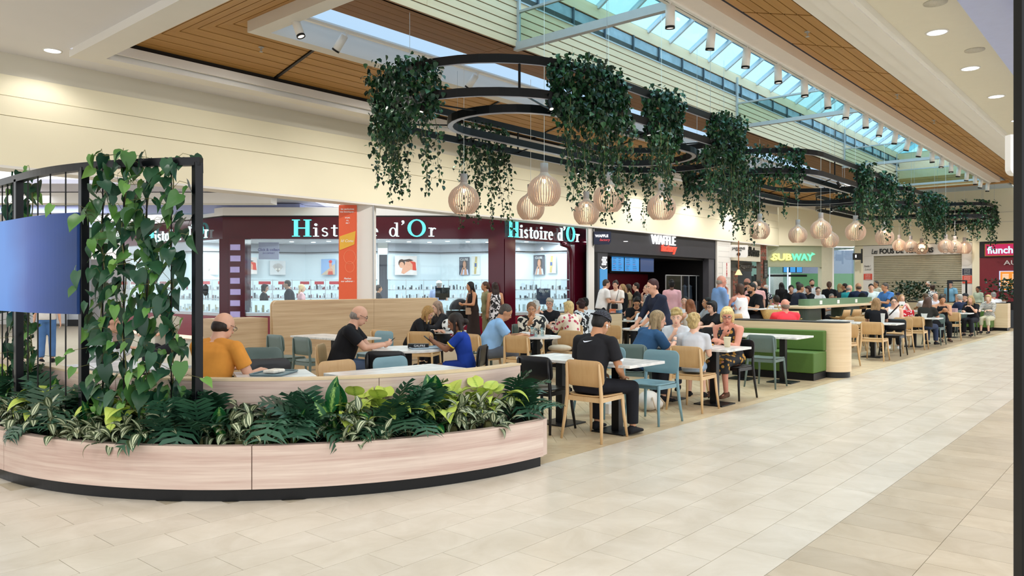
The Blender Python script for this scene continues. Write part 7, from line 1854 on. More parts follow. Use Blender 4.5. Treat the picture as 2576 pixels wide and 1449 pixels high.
person('blonde woman with glasses in a floral black dress and brown sandals', (10.04, 4.66), 178, H=1.66, skin='red', topm=cloth('#1a1a1e', 'floral', '#b98a3c', 0.8), botm=cloth('#1a1a1e', 'floral', '#b98a3c', 0.8), sleeve='none', leg='skirt', dress=True, hair=('bob', '#d9bf84'), lean=14, head=(20, 26), fem=True, glasses='dark', hands=((-0.08, 0.38, 0.80), None, 'c'), shoes='#5d4030', build=1.08)
person('standing woman with short maroon hair and navy long sleeved top', at(1668, 12.3), 150, 'stand', H=1.70, skin='light', topm=cloth('#252b3e'), sleeve='34', bottom='#1c1d22', hair=('short', '#3c1c1c'), lean=16, head=(14, 4), fem=True, build=1.15, hands=((-0.02, 0.40, 0.92), (0.14, 0.42, 0.92), 'd'))
# second rank
person('blond highlighted long haired girl in black leaning over the far round table', at(1042, 13.2), -58, H=1.66, skin='light', top='#1b1b1f', sleeve='long', bottom='#202228', hair=('straight', '#a8824e'), lean=26, head=(38, -10), fem=True)
person('girl with long ash hair in a black jacket facing the leaning girl', at(1108, 14.6), 160, H=1.64, skin='fair', top='#242428', sleeve='long', hair=('long', '#8c7666'), lean=8, head=(20, 0), fem=True)
person('grey haired woman in black with glasses gesturing at the older women\'s table', at(1383, 16.4), 216, H=1.64, skin='light', top='#1d1d22', sleeve='34', hair=('short', '#a39a8c', 1), lean=6, head=(0, -10), fem=True, glasses='light', hands=((-0.1, 0.35, 0.8), (0.22, 0.32, 1.02), 'd'))
person('white haired woman in white behind the patterned shirt', at(1346, 14.6), 0, H=1.6, skin='light', top='#e6e4e2', hair=('short', '#c9c5be', 1), lean=8, head=(5, 0), fem=True)
person('woman with blond bob in a pink and cream floral blouse seen from behind', at(1437, 14.0), 75, H=1.66, skin='fair', topm=cloth('#e9dccb', 'floral', '#b8455c', 0.9), sleeve='long', bottom='#cfc4b4', hair=('bob', '#cdb27c'), lean=12, head=(5, 0), fem=True, build=1.15)
person('woman with curly dark red hair in a black and white top from behind', at(1463, 15.5), 75, H=1.64, skin='tan', topm=cloth('#e8e8ea', 'bold', '#17171a'), hair=('curly', '#2e1617'), lean=8, fem=True)
person('dark haired person in a white t-shirt by the maroon shop corner', at(1471, 16.4), 60, H=1.7, skin='tan', top='#e8e8ea', hair=('short', '#17130f'), lean=5)
person('curly haired young man with glasses in a black t-shirt reading his phone', at(1600, 18.2), 218, H=1.74, skin='tan', top='#17171b', hair=('curly', '#1a1412'), lean=16, head=(30, 0), glasses='dark', hands='phone')
person('grey blond woman half hidden behind the standing woman in navy', at(1628, 15.2), 200, H=1.62, skin='light', top='#dfe0e2', hair=('bob', '#b5a78c'), lean=6, fem=True)
person('woman with black bob and glasses in black behind the family table', at(1792, 14.4), 150, H=1.64, skin='fair', top='#17171b', sleeve='short', hair=('bob', '#141316'), lean=4, head=(8, 6), fem=True, glasses='dark', build=1.1)
person('woman with reddish brown hair beyond the blond boy, back turned', at(1735, 15.2), 60, H=1.66, skin='light', topm=cloth('#d9d2cb'), sleeve='none', hair=('long', '#7a4a2c'), lean=5, fem=True)
person('man in white with slick dark hair behind the reddish haired woman', at(1722, 17.6), 200, H=1.72, skin='light', top='#e4e4e6', hair=('short', '#141316'), lean=3)
person('grey shirted man in profile beside the standing man in blue', at(1782, 17.0), 140, H=1.7, skin='tan', top='#a9adb3', hair=('short', '#2b2420'), lean=8)
person('standing bald man in a light blue shirt touching his face', at(1806, 16.6), -42, 'stand', H=1.80, skin='red', topm=cloth('#7fa0d0'), sleeve='long', bottom='#4d6480', hair=('bald', '#9a8c80'), lean=4, head=(8, 0), hands=((0.15, 0.38, 1.10), None, 'c'), build=1.1)
person('woman in a white tank top seen from behind on a bar stool', at(1862, 16.6), 52, 'stool', H=1.70, skin='red', top='#ececee', sleeve='none', botm=cloth('#b5332c', 'floral', '#e8dcc8', 0.6), leg='short', hair=('bob', '#4c3426'), lean=6, head=(4, 10), fem=True, hands=((-0.35, 0.3, 1.1), (0.12, 0.38, 1.10), 'd'))
person('man with short dark beard in a black polo leaning on the high table', at(1902, 17.6), 150, 'stool', H=1.80, skin='tan', top='#141418', hair=('short', '#15110f'), beard='#1d1512', lean=16, head=(6, 0), build=1.15)
person('man in a coral red polo seen from behind at the rounded partition', at(1975, 14.75), 40, H=1.70, skin='red', topm=cloth('#e8404c'), hair=('bald', '#7a6c60'), lean=4, head=(2, 0), build=1.1)
person('woman with highlighted brown hair in black by the aisle, back to us', at(2204, 17.4), 12, H=1.66, skin='light', top='#15151a', hair=('long', '#8c6c48'), lean=10, head=(4, -22), fem=True, bottom='#17181c', shoes='#2a2a2e')
person('girl with glasses in a white tank top with a black crossbody strap', at(2248, 18.75), 195, H=1.66, skin='fair', top='#f0efee', sleeve='none', hair=('pony', '#2e221c'), lean=4, head=(6, 4), fem=True, glasses='dark', hands='lap', bottom='#17181c', shoes='#ecece8')
person('woman with long wavy brown hair by the aisle leaning on the table', at(2330, 19.6), -8, H=1.66, skin='tan', top='#2c2a26', sleeve='short', hair=('wavy', '#4c352a'), lean=16, head=(4, -8), fem=True, bottom='#35405a')
person('woman in a black camisole looking at her phone, hair up', at(2369, 21.4), 205, H=1.72, skin='tan', top='#17171b', sleeve='none', hair=('bun', '#2a2422'), lean=6, head=(18, 0), fem=True, hands='phone', bottom='#15151a', build=1.15, shoes='#3c2c24')
person('girl with blond ponytail in a black t-shirt eating, facing left', at(2446, 23.4), 168, H=1.66, skin='light', top='#17171b', hair=('straight', '#a58a5c'), lean=16, head=(10, 0), fem=True, hands=((-0.1, 0.38, 0.95), (0.1, 0.38, 0.8), 'd'))
person('woman in striped sleeves and pale trousers near the far partition', at(2487, 24.6), 170, H=1.64, skin='fair', topm=cloth('#e8e2d4', 'stripe', '#1d2230'), sleeve='34', bottom='#c9c3a8', leg='capri', hair=('bob', '#c2a97a'), lean=8, fem=True)
person('person in navy jacket and dark cap at the row end', at(2418, 24.5), 60, H=1.7, skin='light', top='#1f2a44', sleeve='long', hair=('short', '#a8a29a'), lean=12)
person('person in a black jacket with a dark peaked cap at the row end', at(2430, 25.8), 140, H=1.7, skin='light', top='#17181c', sleeve='long', hair=('cap', '#2a2420', cloth('#2a2c30')), lean=8)
person('grey haired man in a white t-shirt beyond the far partition, back to us', at(2498, 28.5), 40, H=1.76, skin='red', top='#e6e6ea', hair=('short', '#8f8c88'), lean=2, build=1.15)
person('woman with auburn hair beside the grey haired man in white', at(2519, 29.2), 40, H=1.62, skin='tan', top='#cfcac4', sleeve='none', hair=('bob', '#4c2c20'), lean=2, fem=True)
# crowd at the long high table and queues
crowd = [
 (2004, 21.4, 'stool', 1.78, -40, 'tan', '#2a2e3e', 'short', 'short', '#3a2c24', 'man in a dark grey t-shirt leaning over the near end of the high table', 14),
 (2036, 24.0, 'stool', 1.62, 150, 'light', '#1f2026', 'short', 'bob', '#3c2a22', 'woman with dark hair in a black vest at the high table', 8),
 (2057, 24.5, 'stool', 1.5, 215, 'fair', '#e8e4e2', 'short', 'short', '#4c3628', 'boy with glasses in a white t-shirt at the high table', 8),
 (2090, 25.5, 'sit', 1.7, 220, 'light', '#dfe2e8', 'short', 'short', '#8a8078', 'low seated man with glasses behind the high table trough', 10),
 (2128, 25.0, 'stool', 1.74, -35, 'light', '#2c9aa0', 'short', 'bald', '#8a8580', 'man in a teal t-shirt leaning at the high table', 16),
 (2160, 24.0, 'stool', 1.82, 45, 'tan', '#1d2740', 'short', 'bald', '#5c4a40', 'man in navy with a black backpack, back to us', 5),
 (2191, 25.6, 'stool', 1.76, 200, 'light', '#d9e8ea', 'short', 'short', '#17130f', 'dark haired man in a pale mint polo facing left', 6),
 (2205, 29.5, 'stand', 1.76, 150, 'tan', '#e6dfc9', 'short', 'short', '#3a332c', 'standing man in cream behind the mint polo man', 0),
 (2232, 23.0, 'stool', 1.82, 140, 'tan', '#4c7fc4', 'short', 'short', '#4a443f', 'big man in a bright blue t-shirt at the dark high table', 10),
 (2269, 24.0, 'sit', 1.66, 215, 'fair', '#f0c4cc', 'none', 'straight', '#b08a64', 'blond woman in a pale pink top holding a menu card', 2),
 (2327, 26.5, 'sit', 1.7, 40, 'tan', '#eceaf0', 'short', 'short', '#5c4a38', 'person with short brown hair in a white t-shirt, back to us', 2),
 (2338, 32.0, 'stand', 1.76, 140, 'light', '#dfe8dc', 'short', 'short', '#c9c5be', 'old man in a pale shirt walking before the shutter', 4),
 (2346, 30.5, 'stand', 1.60, 60, 'light', 'FLOR', 'short', 'bun', '#3c2820', 'woman in a white leafy print top before the shutter', 0),
 (2393, 31.5, 'stand', 1.76, 150, 'light', '#7fb4d4', 'short', 'cap', '#8a8580', 'man in a light blue t-shirt and dark flat cap before the shutter', 4),
 (2461, 31.0, 'stand', 1.55, 150, 'brown', '#b9c8b4', 'long', 'bun', '#1c1412', 'dark haired girl in a sage top near the cafeteria', 0),
 (1990, 23.5, 'stool', 1.66, 205, 'light', '#141418', '34', 'pony', '#17130f', 'laughing woman in a black top left of the high table', 6),
 (1952, 20.5, 'sit', 1.7, 60, 'brown', '#f0f0f2', 'short', 'short', '#2a201a', 'person in a white shirt with cropped dark hair, back to us', 4),
 (1953, 27.0, 'sit', 1.4, 40, 'light', '#e88a9c', 'short', 'bob', '#b08a54', 'blond girl in a pink patterned top, back to us', 0),
 (1929, 24.5, 'stand', 1.60, 150, 'light', 'BW', 'short', 'short', '#c9c5be', 'white haired woman in a black and white print shirt', 2),
 (1878, 22.5, 'stand', 1.80, -20, 'red', '#17181c', 'short', 'bald', '#5c4a40', 'bald man in black standing in front of the tea shop', 0),
 (1908, 23.5, 'stand', 1.76, 30, 'light', '#1c1d22', 'long', 'short', '#4c443c', 'person in black beside the brick pier', 0),
 (1899, 21.0, 'stand', 1.70, 40, 'fair', '#f0b4b0', 'short', 'bald', '#9a8c80', 'man in a salmon shirt behind the bearded man', 0),
 (1966, 29.5, 'stand', 1.7, 40, 'dark', '#141418', 'long', 'straight', '#100e0e', 'dark figure waiting at the sandwich counter', 0),
 (2008, 30.0, 'stand', 1.72, 20, 'light', '#a9bcd0', 'short', 'cap', '#4c443c', 'man in a dark cap waiting at the sandwich shop', 0),
 (2042, 27.0, 'stand', 1.80, 215, 'light', '#e8e8ea', 'short', 'short', '#3a2a20', 'bearded man in a white printed t-shirt and dark jacket', 0),
 (2086, 26.5, 'stand', 1.72, 20, 'tan', '#17171b', 'short', 'pony', '#5c4030', 'woman in black with a yellow bag strap, back to us', 0),
 (2113, 28.5, 'stand', 1.66, 40, 'light', '#3a3c44', 'short', 'long', '#a58a5c', 'blond woman at the queue by the glazed shop', 0),
 (2126, 27.5, 'stand', 1.66, 100, 'tan', '#17171b', 'short', 'short', '#2b2018', 'man in black reaching to the left in the queue', 0),
 (1512, 21.2, 'stand', 1.76, -35, 'light', '#eceaea', 'short', 'short', '#3a302a', 'man in a white t-shirt with glasses looking at a phone by the waffle shop', 12),
 (1550, 21.4, 'stand', 1.72, 200, 'light', '#ece8e2', 'short', 'bun', '#241c1a', 'woman in a white t-shirt and jeans with a crossbody bag', 4),
 (1567, 22.6, 'stand', 1.62, 150, 'light', '#17171b', 'long', 'straight', '#9a7c52', 'girl with long blond hair in black in the waffle queue', 0),
 (1582, 22.8, 'stand', 1.62, 130, 'light', '#d9c79c', 'short', 'straight', '#2b2018', 'dark haired woman in a cream top in the waffle queue', 0),
 (1602, 22.5, 'stand', 1.66, 120, 'light', '#15151a', 'short', 'short', '#1c1614', 'boy with glasses in a black t-shirt in the waffle queue', 0),
 (1633, 20.0, 'stand', 1.60, 140, 'light', 'STR', 'short', 'short', '#b5a78c', 'woman in a zebra striped top with hand at her face', 4),
 (1690, 21.5, 'stand', 1.72, 30, 'dark', '#e8b4bc', 'long', 'curly', '#0e0c0c', 'woman in white with a pink cardigan over her shoulders, back to us', 0),
 (1191, 19.7, 'stand', 1.68, 160, 'tan', '#2a201e', 'none', 'wavy', '#120e0e', 'woman in a long dark sleeveless dress looking at her phone', 6),
 (1224, 20.2, 'stand', 1.68, 150, 'tan', '#8f8a64', 'short', 'pony', '#4c3426', 'woman in an olive outfit beside the maroon pillar', 2),
 (1246, 20.0, 'stand', 1.66, 60, 'tan', 'BWF', 'none', 'straight', '#2b1c16', 'woman in a black dress with white floral pattern, back to us', 2),
 (1104, 23.5, 'stand', 1.72, 30, 'light', 'CHK', 'short', 'cap', '#a8a29a', 'man in a blue checked shirt and white cap inside the jeweller', 0),
 (664, 22.8, 'stand', 1.62, -40, 'fair', '#17171b', 'short', 'bob', '#1a1412', 'saleswoman with dark bob and glasses inside the jeweller', 0),
 (731, 22.6, 'stand', 1.74, 140, 'light', '#151c28', 'long', 'short', '#3a302a', 'man in a dark suit inside the jeweller, back to us', 6),
 (758, 23.6, 'stand', 1.62, -30, 'fair', '#e8b8bc', 'short', 'straight', '#d0b48a', 'blond woman in pink inside the jeweller', 0),
 (951, 23.8, 'stand', 1.60, -30, 'tan', '#1c1c22', 'short', 'pony', '#2b1c16', 'woman peeking past the white column inside the jeweller', 0),
 (118, 15.5, 'stand', 1.68, 60, 'light', '#c9c4c0', 'short', 'long', '#6b4c34', 'woman in tight blue jeans behind the curved screen, seen from behind', 0),
 (415, 12.6, 'sit', 1.72, 215, 'light', '#b5b0a2', 'short', 'bald', '#8a8078', 'bald man seen through the climbing plants', 6),
 (290, 13.2, 'sit', 1.64, 200, 'light', '#a58c84', 'short', 'straight', '#5c4434', 'woman with brown hair seen through the climbing plants', 4),
 (236, 9.2, 'sit', 1.66, -20, 'light', '#dcdfe4', 'long', 'short', '#4c4038', 'person in a white shirt on the curved bench behind the climbers', 24),
 (2353, 26.6, 'sit', 1.7, 220, 'light', '#d0cdd4', 'short', 'bald', '#8a8078', 'grey bald man in the far middle tables', 4),
 (2260, 28.5, 'sit', 1.7, 200, 'light', '#17171b', 'long', 'cap', '#2a2420', 'person in black with a black cap before the plants', 4),
]
spec = {'FLOR': cloth('#eceae6', 'bold', '#3c4a5c', 1.6), 'BW': cloth('#e8e8ea', 'bold', '#1b2136', 1.8), 'STR': cloth('#dcdcdc', 'stripe', '#2a2a30'), 'BWF': cloth('#17171c', 'bold', '#e2dfe4', 1.3), 'CHK': cloth('#3c5ca8', 'check', '#c9d4ea')}
for (px, d, pose, H, face, sk_, top, slv, hs_k, hc_k, lb, ln) in crowd:
    kw = dict(fem=hs_k in ('bob', 'straight', 'long', 'wavy', 'pony', 'bun'))
    if top in spec: kw['topm'] = spec[top]
    else: kw['top'] = top
    hair_ = (hs_k, hc_k) if hs_k != 'cap' else ('cap', hc_k, cloth('#e8e6e0' if px == 1104 else '#2b2e38'))
    hd = 'down' if pose == 'stand' else 'table'
    if px in (1512, 1550, 1191): hd = 'standphone'
    if px == 1633: hd = ((-0.06, 0.26, 1.15), None, 'c')
    leg_, bot = 'long', '#20222a'
    if px == 1191: leg_, bot, kw['dress'] = 'skirt', '#2a201e', True
    if px == 1246: leg_ = 'skirt'; kw['botm'] = spec['BWF']; kw['dress'] = True
    if px in (1550, 118): bot = '#5f86b0' if px == 1550 else '#4a6ea0'
    if px == 1690: bot = '#e8e8ea'
    if px in (1224,): bot = '#8f8a64'
    r_, i_ = person(lb, at(px, d), face, pose, H=H, skin=sk_, sleeve=slv, bottom=bot, leg=leg_, hair=hair_, lean=ln, head=(10 if ln > 5 or hd == 'standphone' else 2, 0), hands=hd, glasses='dark' if 'glasses' in lb else False, beard='#2b1f18' if 'bearded' in lb else None, build=1.12 if ('man' in lb and 'woman' not in lb) else 1.0, **kw)
    if pose in ('stool', 'sit') and px > 1900:
        bx, by = at(px, d); lw = ' '.join(lb.split()[:7])
        if pose == 'stool': barstool(bx, by, face, 'under the '+lw)
        else: chair('oak' if px % 2 else 'grey', bx, by, face, 'under the '+lw)
    if px == 2160:
        b_ = MB(); b_.ball(i_['pel']+i_['ud']*0.28-i_['fw']*0.19, (0.15, 0.09, 0.23)); remesh(b_.build('backpack', cloth('#0f1014'), r_), 0.02, 2)
# ================================================================== SMALL THINGS ON TABLES AND FLOOR
M_clear = glass('tumbler_glass', '#eef6f6', 0.35)
def tumbler(x, y, z, label, h=0.12, r=0.034, m=None, group='glass tumblers'):
    mb = MB().lathe([(r*0.8, 0.0), (r, h), (r-0.004, h), (r*0.8-0.004, 0.008), (0.0, 0.008)], 20); o = mb.build('tumbler', m or M_clear, None, True); o.location = (x, y, z); return tag(o, label, 'glass', group)
def place(px, py, z): return G(px, py, z)
for x, y, z, l in ((9.38, 7.6, 0.752, 'water glass left on the round table beside the man in light blue'), (9.62, 7.66, 0.752, 'tall water glass on the same round table, nearer its middle'), (9.66, 7.9, 0.752, 'water glass furthest on the round table of the man in light blue'), (12.4, 9.5, 0.752, 'water glass before the grey haired woman in black')):
    tumbler(x, y, z, l, 0.13)
p = place(1895, 771, 1.052); tumbler(16.95, 7.3, 1.052, 'tall glass on the high table before the bearded man', 0.16, 0.045)
def tray(x, y, z, rz, label, col='#6f858c', w=0.42, d=0.30, stuff=None):
    t = thing('tray', label, 'tray', (x, y, z), rz)
    bevel(MB().prism(rect(w, d, 0.04, 4), 0, 0.006).build('base', mat('tray_'+col, col, 0.4, var=0.02), t), 0.002)
    MB().tube([(a, b, 0.012) for a, b in rect(w, d, 0.04, 4)], 0.007, 6, True).build('rim', mat('tray_'+col, col, 0.4), t, True)
    return t
def cup(x, y, z, label, h=0.11, r=0.042, col='#f2efe8'):
    o = MB().lathe([(r*0.72, 0), (r, h), (r*1.05, h), (r*1.05, h-0.006), (r*0.95, h-0.006), (r*0.68, 0.01), (0, 0.01)], 20).build('paper_cup', mat('cup_'+col, col, 0.6, var=0.02), None, True); o.location = (x, y, z); return tag(o, label, 'cup')
tray(3.86, 6.2, 0.752, 0.6, 'grey tray with a crumpled wrapper on the small table by the man in orange')
t = tag(MB().box(-0.09, 0.09, -0.06, 0.06, 0, 0.03).build('food_wrapper', mat('wrapper', '#e8e2d6', 0.7, var=0.2, scale=20), None), 'white food wrapper on the grey tray by the man in orange', 'wrapper'); t.location = (3.86, 6.2, 0.762); t.rotation_euler = (0, 0, 0.4); bevel(t, 0.012)
tray(6.72, 7.28, 0.752, -0.5, 'pale tray on the round table before the girl in the jersey', '#a9bccb', 0.40, 0.28)
b_ = thing('waffle_box', 'black box lettered gaufre on the tray before the girl in the jersey', 'box', (6.66, 7.34, 0.76), -0.86)
MB().box(-0.13, 0.13, -0.05, 0.05, 0, 0.05).build('carton', M_black, b_); lettering('GAUFRE', 0.04, M_txtw, b_, (0.02, -0.052, 0.025), name='print', ext=0.0005)
tray(9.42, 7.86, 0.752, 0.3, 'dark red tray on the round table beside the man in light blue', '#8c3440', 0.36, 0.26)
o = bevel(MB().box(-0.08, 0.08, -0.06, 0.06, 0, 0.05).build('food_box', mat('box_white', '#eceae6', 0.6, var=0.02)), 0.004); o.location = (9.42, 7.86, 0.762); o.rotation_euler = (0, 0, 0.3); tag(o, 'white food box on the dark red tray', 'box')
o = MB().box(-0.1, 0.1, -0.07, 0.07, 0, 0.003).build('napkin', mat('napkin_white', '#f4f2ee', 0.8, var=0.02)); o.location = (9.75, 7.52, 0.752); o.rotation_euler = (0, 0, 0.8); tag(o, 'white napkin at the right edge of the round table', 'napkin')
# handbag on a chair
hbg = thing('handbag', 'cream rounded handbag lying on the oak chair by the round table', 'handbag', (10.08, 7.64, 0.465), 2.2)
remesh(MB().ball((0, 0, 0.06), (0.19, 0.09, 0.062), None, (16, 6)).ball((0.09, 0, 0.06), (0.12, 0.085, 0.055), None, (16, 6)).build('pouch', mat('bag_cream', '#c8bba6', 0.6, var=0.05), hbg), 0.008)
MB().tube([(-0.17, 0.02, 0.07), (-0.22, -0.06, 0.03), (-0.1, -0.13, 0.012), (0.1, -0.12, 0.012), (0.2, -0.04, 0.04)], 0.008, 6).build('strap', mat('bag_brown', '#5c4030', 0.6, var=0), hbg, True)
# family table
p = place(1823, 872, 0.752); cup(9.45, 4.42, 0.752, 'cream paper cup on the family table before the floral dress', 0.13, 0.05, '#e8d9b8')
for (x, y, c, l) in ((9.3, 4.95, '#6f9ccf', 'blue and white snack wrapper on the family table'), (9.5, 4.72, '#d9a25c', 'piece of golden waffle on a napkin on the family table'), (9.2, 5.2, '#b3445c', 'dark pink purse on the family table')):
    o = bevel(MB().box(-0.07, 0.07, -0.045, 0.045, 0, 0.025).build('snack_wrapper' if 'wrapper' in l else ('waffle' if 'waffle' in l else 'purse'), mat('item_'+c, c, 0.6, var=0.15, scale=30)), 0.01); o.location = (x, y, 0.752); o.rotation_euler = (0, 0, random.random()*3); tag(o, l, 'snack' if 'purse' not in l else 'purse')
t = thing('backpack', 'white and beige backpack slumped on the floor beside the family table', 'backpack', (8.35, 4.95, 0), 0.3)
remesh(MB().ball((0, 0, 0.12), (0.20, 0.14, 0.125), None, (16, 6)).ball((0.12, -0.04, 0.07), (0.14, 0.12, 0.075), None, (16, 6)).build('bag', mat('bag_white', '#d9d3cb', 0.6, var=0.05), t), 0.012)
MB().tube([(-0.15, -0.08, 0.18), (-0.24, -0.14, 0.08), (-0.2, -0.16, 0.02), (-0.1, -0.14, 0.05)], 0.010, 6).tube([(-0.05, -0.13, 0.2), (0.0, -0.2, 0.1), (0.05, -0.16, 0.02)], 0.009, 6).build('strap', mat('strap_beige', '#b9a48c', 0.7, var=0), t, True)
o = bevel(MB().box(-0.14, 0.14, -0.1, 0.1, 0, 0.12).build('carton', mat('box_white', '#eceae6', 0.6)), 0.004); o.location = (7.9, 5.25, 0); tag(o, 'white carton on the floor behind the teal chair', 'box')
# menu holder and bottle on the light table, cup on the partition
t = thing('menu_holder', 'orange table menu in a dark stand on the curly haired man\'s table', 'menu', (15.3, 10.05, 0.752), 0.2 + VA)
MB().box(-0.085, 0.085, -0.02, 0.02, 0, 0.02).build('stand', M_black, t); MB().box(-0.08, 0.08, -0.006, 0.006, 0.02, 0.26).build('card', mat('card_orange', '#d9744c', 0.6, var=0.05), t)
for k in range(3): MB().box(-0.05, 0.05, -0.009, -0.006, 0.08+0.05*k, 0.09+0.05*k).build('print', M_txtw, t)
def bottle(x, y, z, label, col, h=0.24, r=0.035, tr=True):
    t = thing('bottle', label, 'bottle', (x, y, z)); m = glass('bottle_'+col, col, 0.3) if tr else mat('bottle_'+col, col, 0.4)
    MB().lathe([(r, 0), (r, h*0.6), (r*0.4, h*0.8), (r*0.35, h*0.95), (0, h*0.95)], 16).build('body', m, t, True); MB().lathe([(r*0.42, h*0.92), (r*0.42, h), (0, h)], 12).build('cap', M_wht, t, True)
bottle(15.25, 9.75, 0.752, 'small dark bottle beside the orange table menu', '#3a3030', 0.18, 0.03, False)
bottle(25.9, 5.3, 0.752, 'teal water bottle on the table of the blond girl in black', '#8fd8cc', 0.26, 0.045)
bottle(32.75, 5.1, 0.752, 'green bottle on the dark laid table beyond the far partition', '#6fae84', 0.28, 0.05)
p = P(1520, 17.4); cup(14.45, 9.9, 0.937, 'clear short cup standing on the partition before the waffle shop', 0.07, 0.045, '#dfe4e4')
cup(17.95, 4.78, 0.752, 'tall white paper cup before the girl in the white tank top', 0.2, 0.045)
cup(21.65, 4.78, 0.752, 'white tub of food with a fork before the woman with wavy hair', 0.1, 0.075)
cup(16.6, 7.75, 1.052, 'small white cup on the high table by the man in blue', 0.09, 0.04)
for x, y, l in ((24.1, 8.2, 'white cup on the dark high table before the mint polo man'), (24.4, 8.5, 'crumpled white napkins and cup on the dark high table')): cup(x, y, 1.052, l, 0.1, 0.06)
o = bevel(MB().box(-0.17, 0.17, -0.12, 0.12, 0, 0.13).build('food_basket', mat('basket_mauve', '#a8888c', 0.6, var=0.1)), 0.01); o.location = (26.1, 5.0, 0.752); tag(o, 'mauve takeaway basket on the blond girl\'s table', 'basket')
# football on the far round table
t = thing('football', 'white and black football lying on the table of the long haired girls', 'ball', (9.55, 9.75, 0.86))
MB().ball((0, 0, 0), 0.108, None, (16, 6)).build('ball', mat('ball_white', '#e6e6e4', 0.5, var=0), t, True)
gr = (1+5**.5)/2
for v in [(0, s1, s2*gr) for s1 in (-1, 1) for s2 in (-1, 1)]+[(s1, s2*gr, 0) for s1 in (-1, 1) for s2 in (-1, 1)]+[(s2*gr, 0, s1) for s1 in (-1, 1) for s2 in (-1, 1)]:
    d_ = nrm(A(*v)); MB().cone(d_*0.1005, d_*0.1095, 0.034, 0.028, 5).build('panel', M_black, t)
# bags
t = thing('shoulder_bag', 'beige shoulder bag hanging at the hip of the woman in the long dark dress', 'handbag', tuple(P(1181, 19.6))[:2]+(0,), VA)
bevel(MB().box(-0.1, 0.1, -0.04, 0.04, 0.82, 1.0).build('bag', mat('bag_sand', '#a88c74', 0.6, var=0.05), t), 0.02); MB().tube([(-0.09, 0, 1.0), (-0.02, 0, 1.4), (0.05, 0, 1.42), (0.09, 0, 1.0)], 0.006, 5).build('strap', mat('bag_sand', '#a88c74'), t)
t = thing('crossbody_bag', 'small black crossbody bag on the woman in white by the waffle shop', 'handbag', tuple(P(1546, 21.15))[:2]+(0,), VA)
bevel(MB().box(-0.09, 0.09, -0.03, 0.03, 0.92, 1.06).build('bag', M_black, t), 0.02); MB().seg((0.02, 0, 1.06), (0.12, 0.02, 1.45), 0.012, 0.006).build('strap', M_black, t)
t = thing('crossbody_strap_bag', 'black strap bag across the girl in the white tank top', 'handbag', tuple(P(2250, 18.55))[:2]+(0,), VA)
MB().seg((-0.13, 0.0, 0.84), (0.13, 0.02, 1.10), 0.05, 0.012).build('strap', M_black, t)
t = thing('straw_bag', 'natural straw bag lying on a bar stool', 'handbag', (17.0, 6.85, 0.76), VA)
bevel(MB().loft([((-0.02, 0, 0.02), 0.18, 0.07, A(1, 0, 0), A(0, 1, 0)), ((0, 0, 0.16), 0.26, 0.08, A(1, 0, 0), A(0, 1, 0)), ((0.0, 0, 0.26), 0.30, 0.05, A(1, 0, 0), A(0, 1, 0))], 18).build('bag', mat('straw', '#b9975c', 0.8, var=0.3, scale=40, stretch=(1, 1, 6)), t, True), 0.005)
MB().tube([(-0.15, 0, 0.25), (-0.1, 0, 0.36), (0.1, 0, 0.36), (0.15, 0, 0.25)], 0.009, 6).build('handle', mat('straw', '#b9975c'), t, True)
t = thing('shopping_bag', 'red and white patterned carrier bag behind the girl in the white tank top', 'bag', tuple(P(2277, 20.2))[:2]+(0,), VA)
bevel(MB().box(-0.2, 0.2, -0.1, 0.1, 0.47, 0.92).build('bag', cloth('#d0202e', 'floral', '#f2e8e4', 1.2), t), 0.02); MB().tube([(-0.1, 0, 0.92), (0, 0, 1.06), (0.1, 0, 0.92)], 0.01, 6).build('handle', mat('bag_red', '#c01c2a', 0.6), t)
t = thing('menu_card', 'white card with a green square held up by the woman in pink', 'card', tuple(P(2269, 23.5))[:2]+(0,), VA)
MB().box(-0.09, 0.09, -0.005, 0.005, 0.78, 1.08).build('sheet', M_wht, t); MB().box(-0.035, 0.035, -0.009, -0.005, 0.9, 0.98).build('print', mat('card_green', '#3c5c4a', 0.6, var=0), t)
t = thing('rucksack', 'black rucksack hanging on the grey green chair by the aisle', 'backpack', (22.95, 4.78, 0.3), 0.4)
remesh(MB().ball((0, 0, 0.16), (0.11, 0.14, 0.2), None, (16, 6)).build('bag', cloth('#141418'), t), 0.015)
# barrier frame before the shutter
t = thing('sign_frame', 'tall thin black free standing frame before the roller shutter', 'stand', tuple(P(2408, 29.5))[:2]+(0,), VA)
for x in (-0.35, 0.35): MB().seg((x, 0, 0), (x, 0, 1.78), 0.05, 0.05).build('post', M_black, t)
MB().seg((-0.35, 0, 1.76), (0.35, 0, 1.76), 0.05, 0.05).build('rail', M_black, t); MB().box(-0.4, 0.4, -0.15, 0.15, 0, 0.02).build('base', M_black, t)
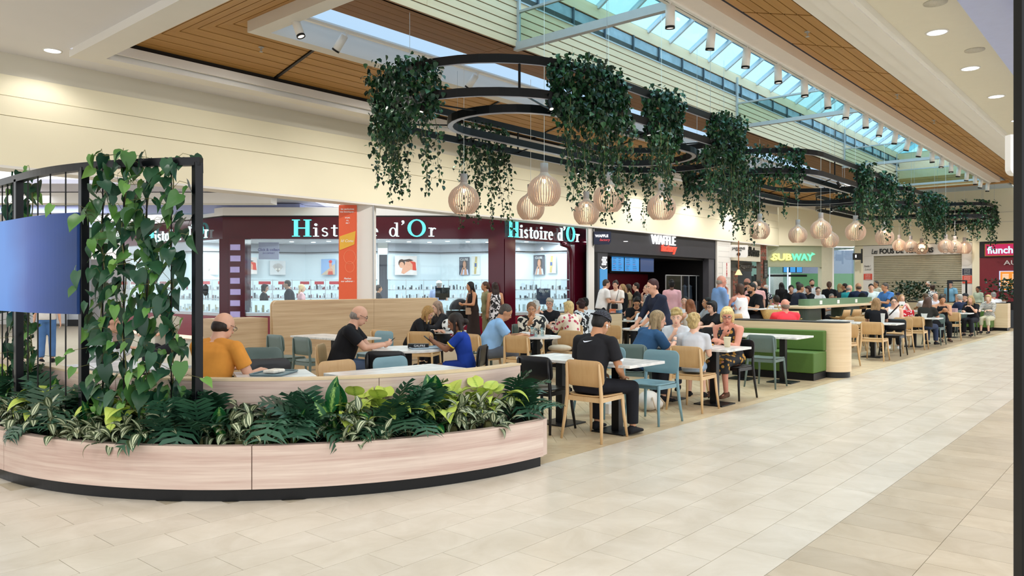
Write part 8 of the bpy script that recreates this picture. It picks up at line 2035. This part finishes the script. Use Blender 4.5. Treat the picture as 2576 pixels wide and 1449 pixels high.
# pram in front of the jeweller and the till
t = thing('pram', 'black pram with an open canopy in front of the jeweller window', 'pram', tuple(P(1158, 20.3))[:2]+(0,), VA+0.2)
cn = MB(); V, tp, fs = SPH[(16, 6)]; cn.add(V[16*7:]*np.array((0.30, 0.26, 0.30))+A(0, 0, 0.93), [(r*16+i, r*16+(i+1) % 16, (r+1)*16+(i+1) % 16, (r+1)*16+i) for r in range(6) for i in range(16)]); cn.build('canopy', M_black, t, True)
MB().prism(rect(0.75, 0.38, 0.15, 4), 0.68, 0.9).build('carrycot', M_black, t)
for x in (-0.3, 0.3):
    for y in (-0.22, 0.22): MB().cone((x, y-0.02, 0.12), (x, y+0.02, 0.12), 0.12, n=20).build('wheel', M_black, t, True)
MB().seg((-0.3, 0.2, 0.14), (0.3, 0.2, 0.7), 0.02, 0.02).seg((0.3, -0.2, 0.14), (-0.3, -0.2, 0.7), 0.02, 0.02).seg((0.3, 0.2, 0.14), (-0.3, 0.2, 0.7), 0.02, 0.02).seg((-0.3, -0.2, 0.14), (0.3, -0.2, 0.7), 0.02, 0.02).build('chassis', M_steel, t)
t = thing('till_screen', 'black till monitor on the jewellery counter', 'monitor', tuple(P(1113, 21.6))[:2]+(1.17,), VA)
MB().box(-0.2, 0.2, 0, 0.04, 0.06, 0.34).build('monitor', M_black, t); MB().box(-0.1, 0.1, -0.04, 0.1, 0, 0.06).build('foot', M_black, t)
# extra empty chairs and a table seen in the far rows
for (x, y, f, k, l) in ((19.2, 5.8, 180, 'oak', 'far row, second from the aisle behind the tank top girl'), (23.6, 5.9, 0, 'oak', 'far row behind the woman holding a phone'), (24.0, 6.6, 180, 'grey', 'far row beyond the shopping bag'), (28.6, 6.3, 180, 'oak', 'last rows before the far partition'), (14.9, 6.3, 250, 'oak', 'behind the man in coral red')): chair(k, x, y, f, l)
table('rect', 18.6, 6.0, 0.66, 0.66, 'small marble table in the second row behind the tank top girl', posts_=1); table('rect', 22.8, 6.2, 0.66, 0.66, 'small marble table in the second row further along', posts_=1)
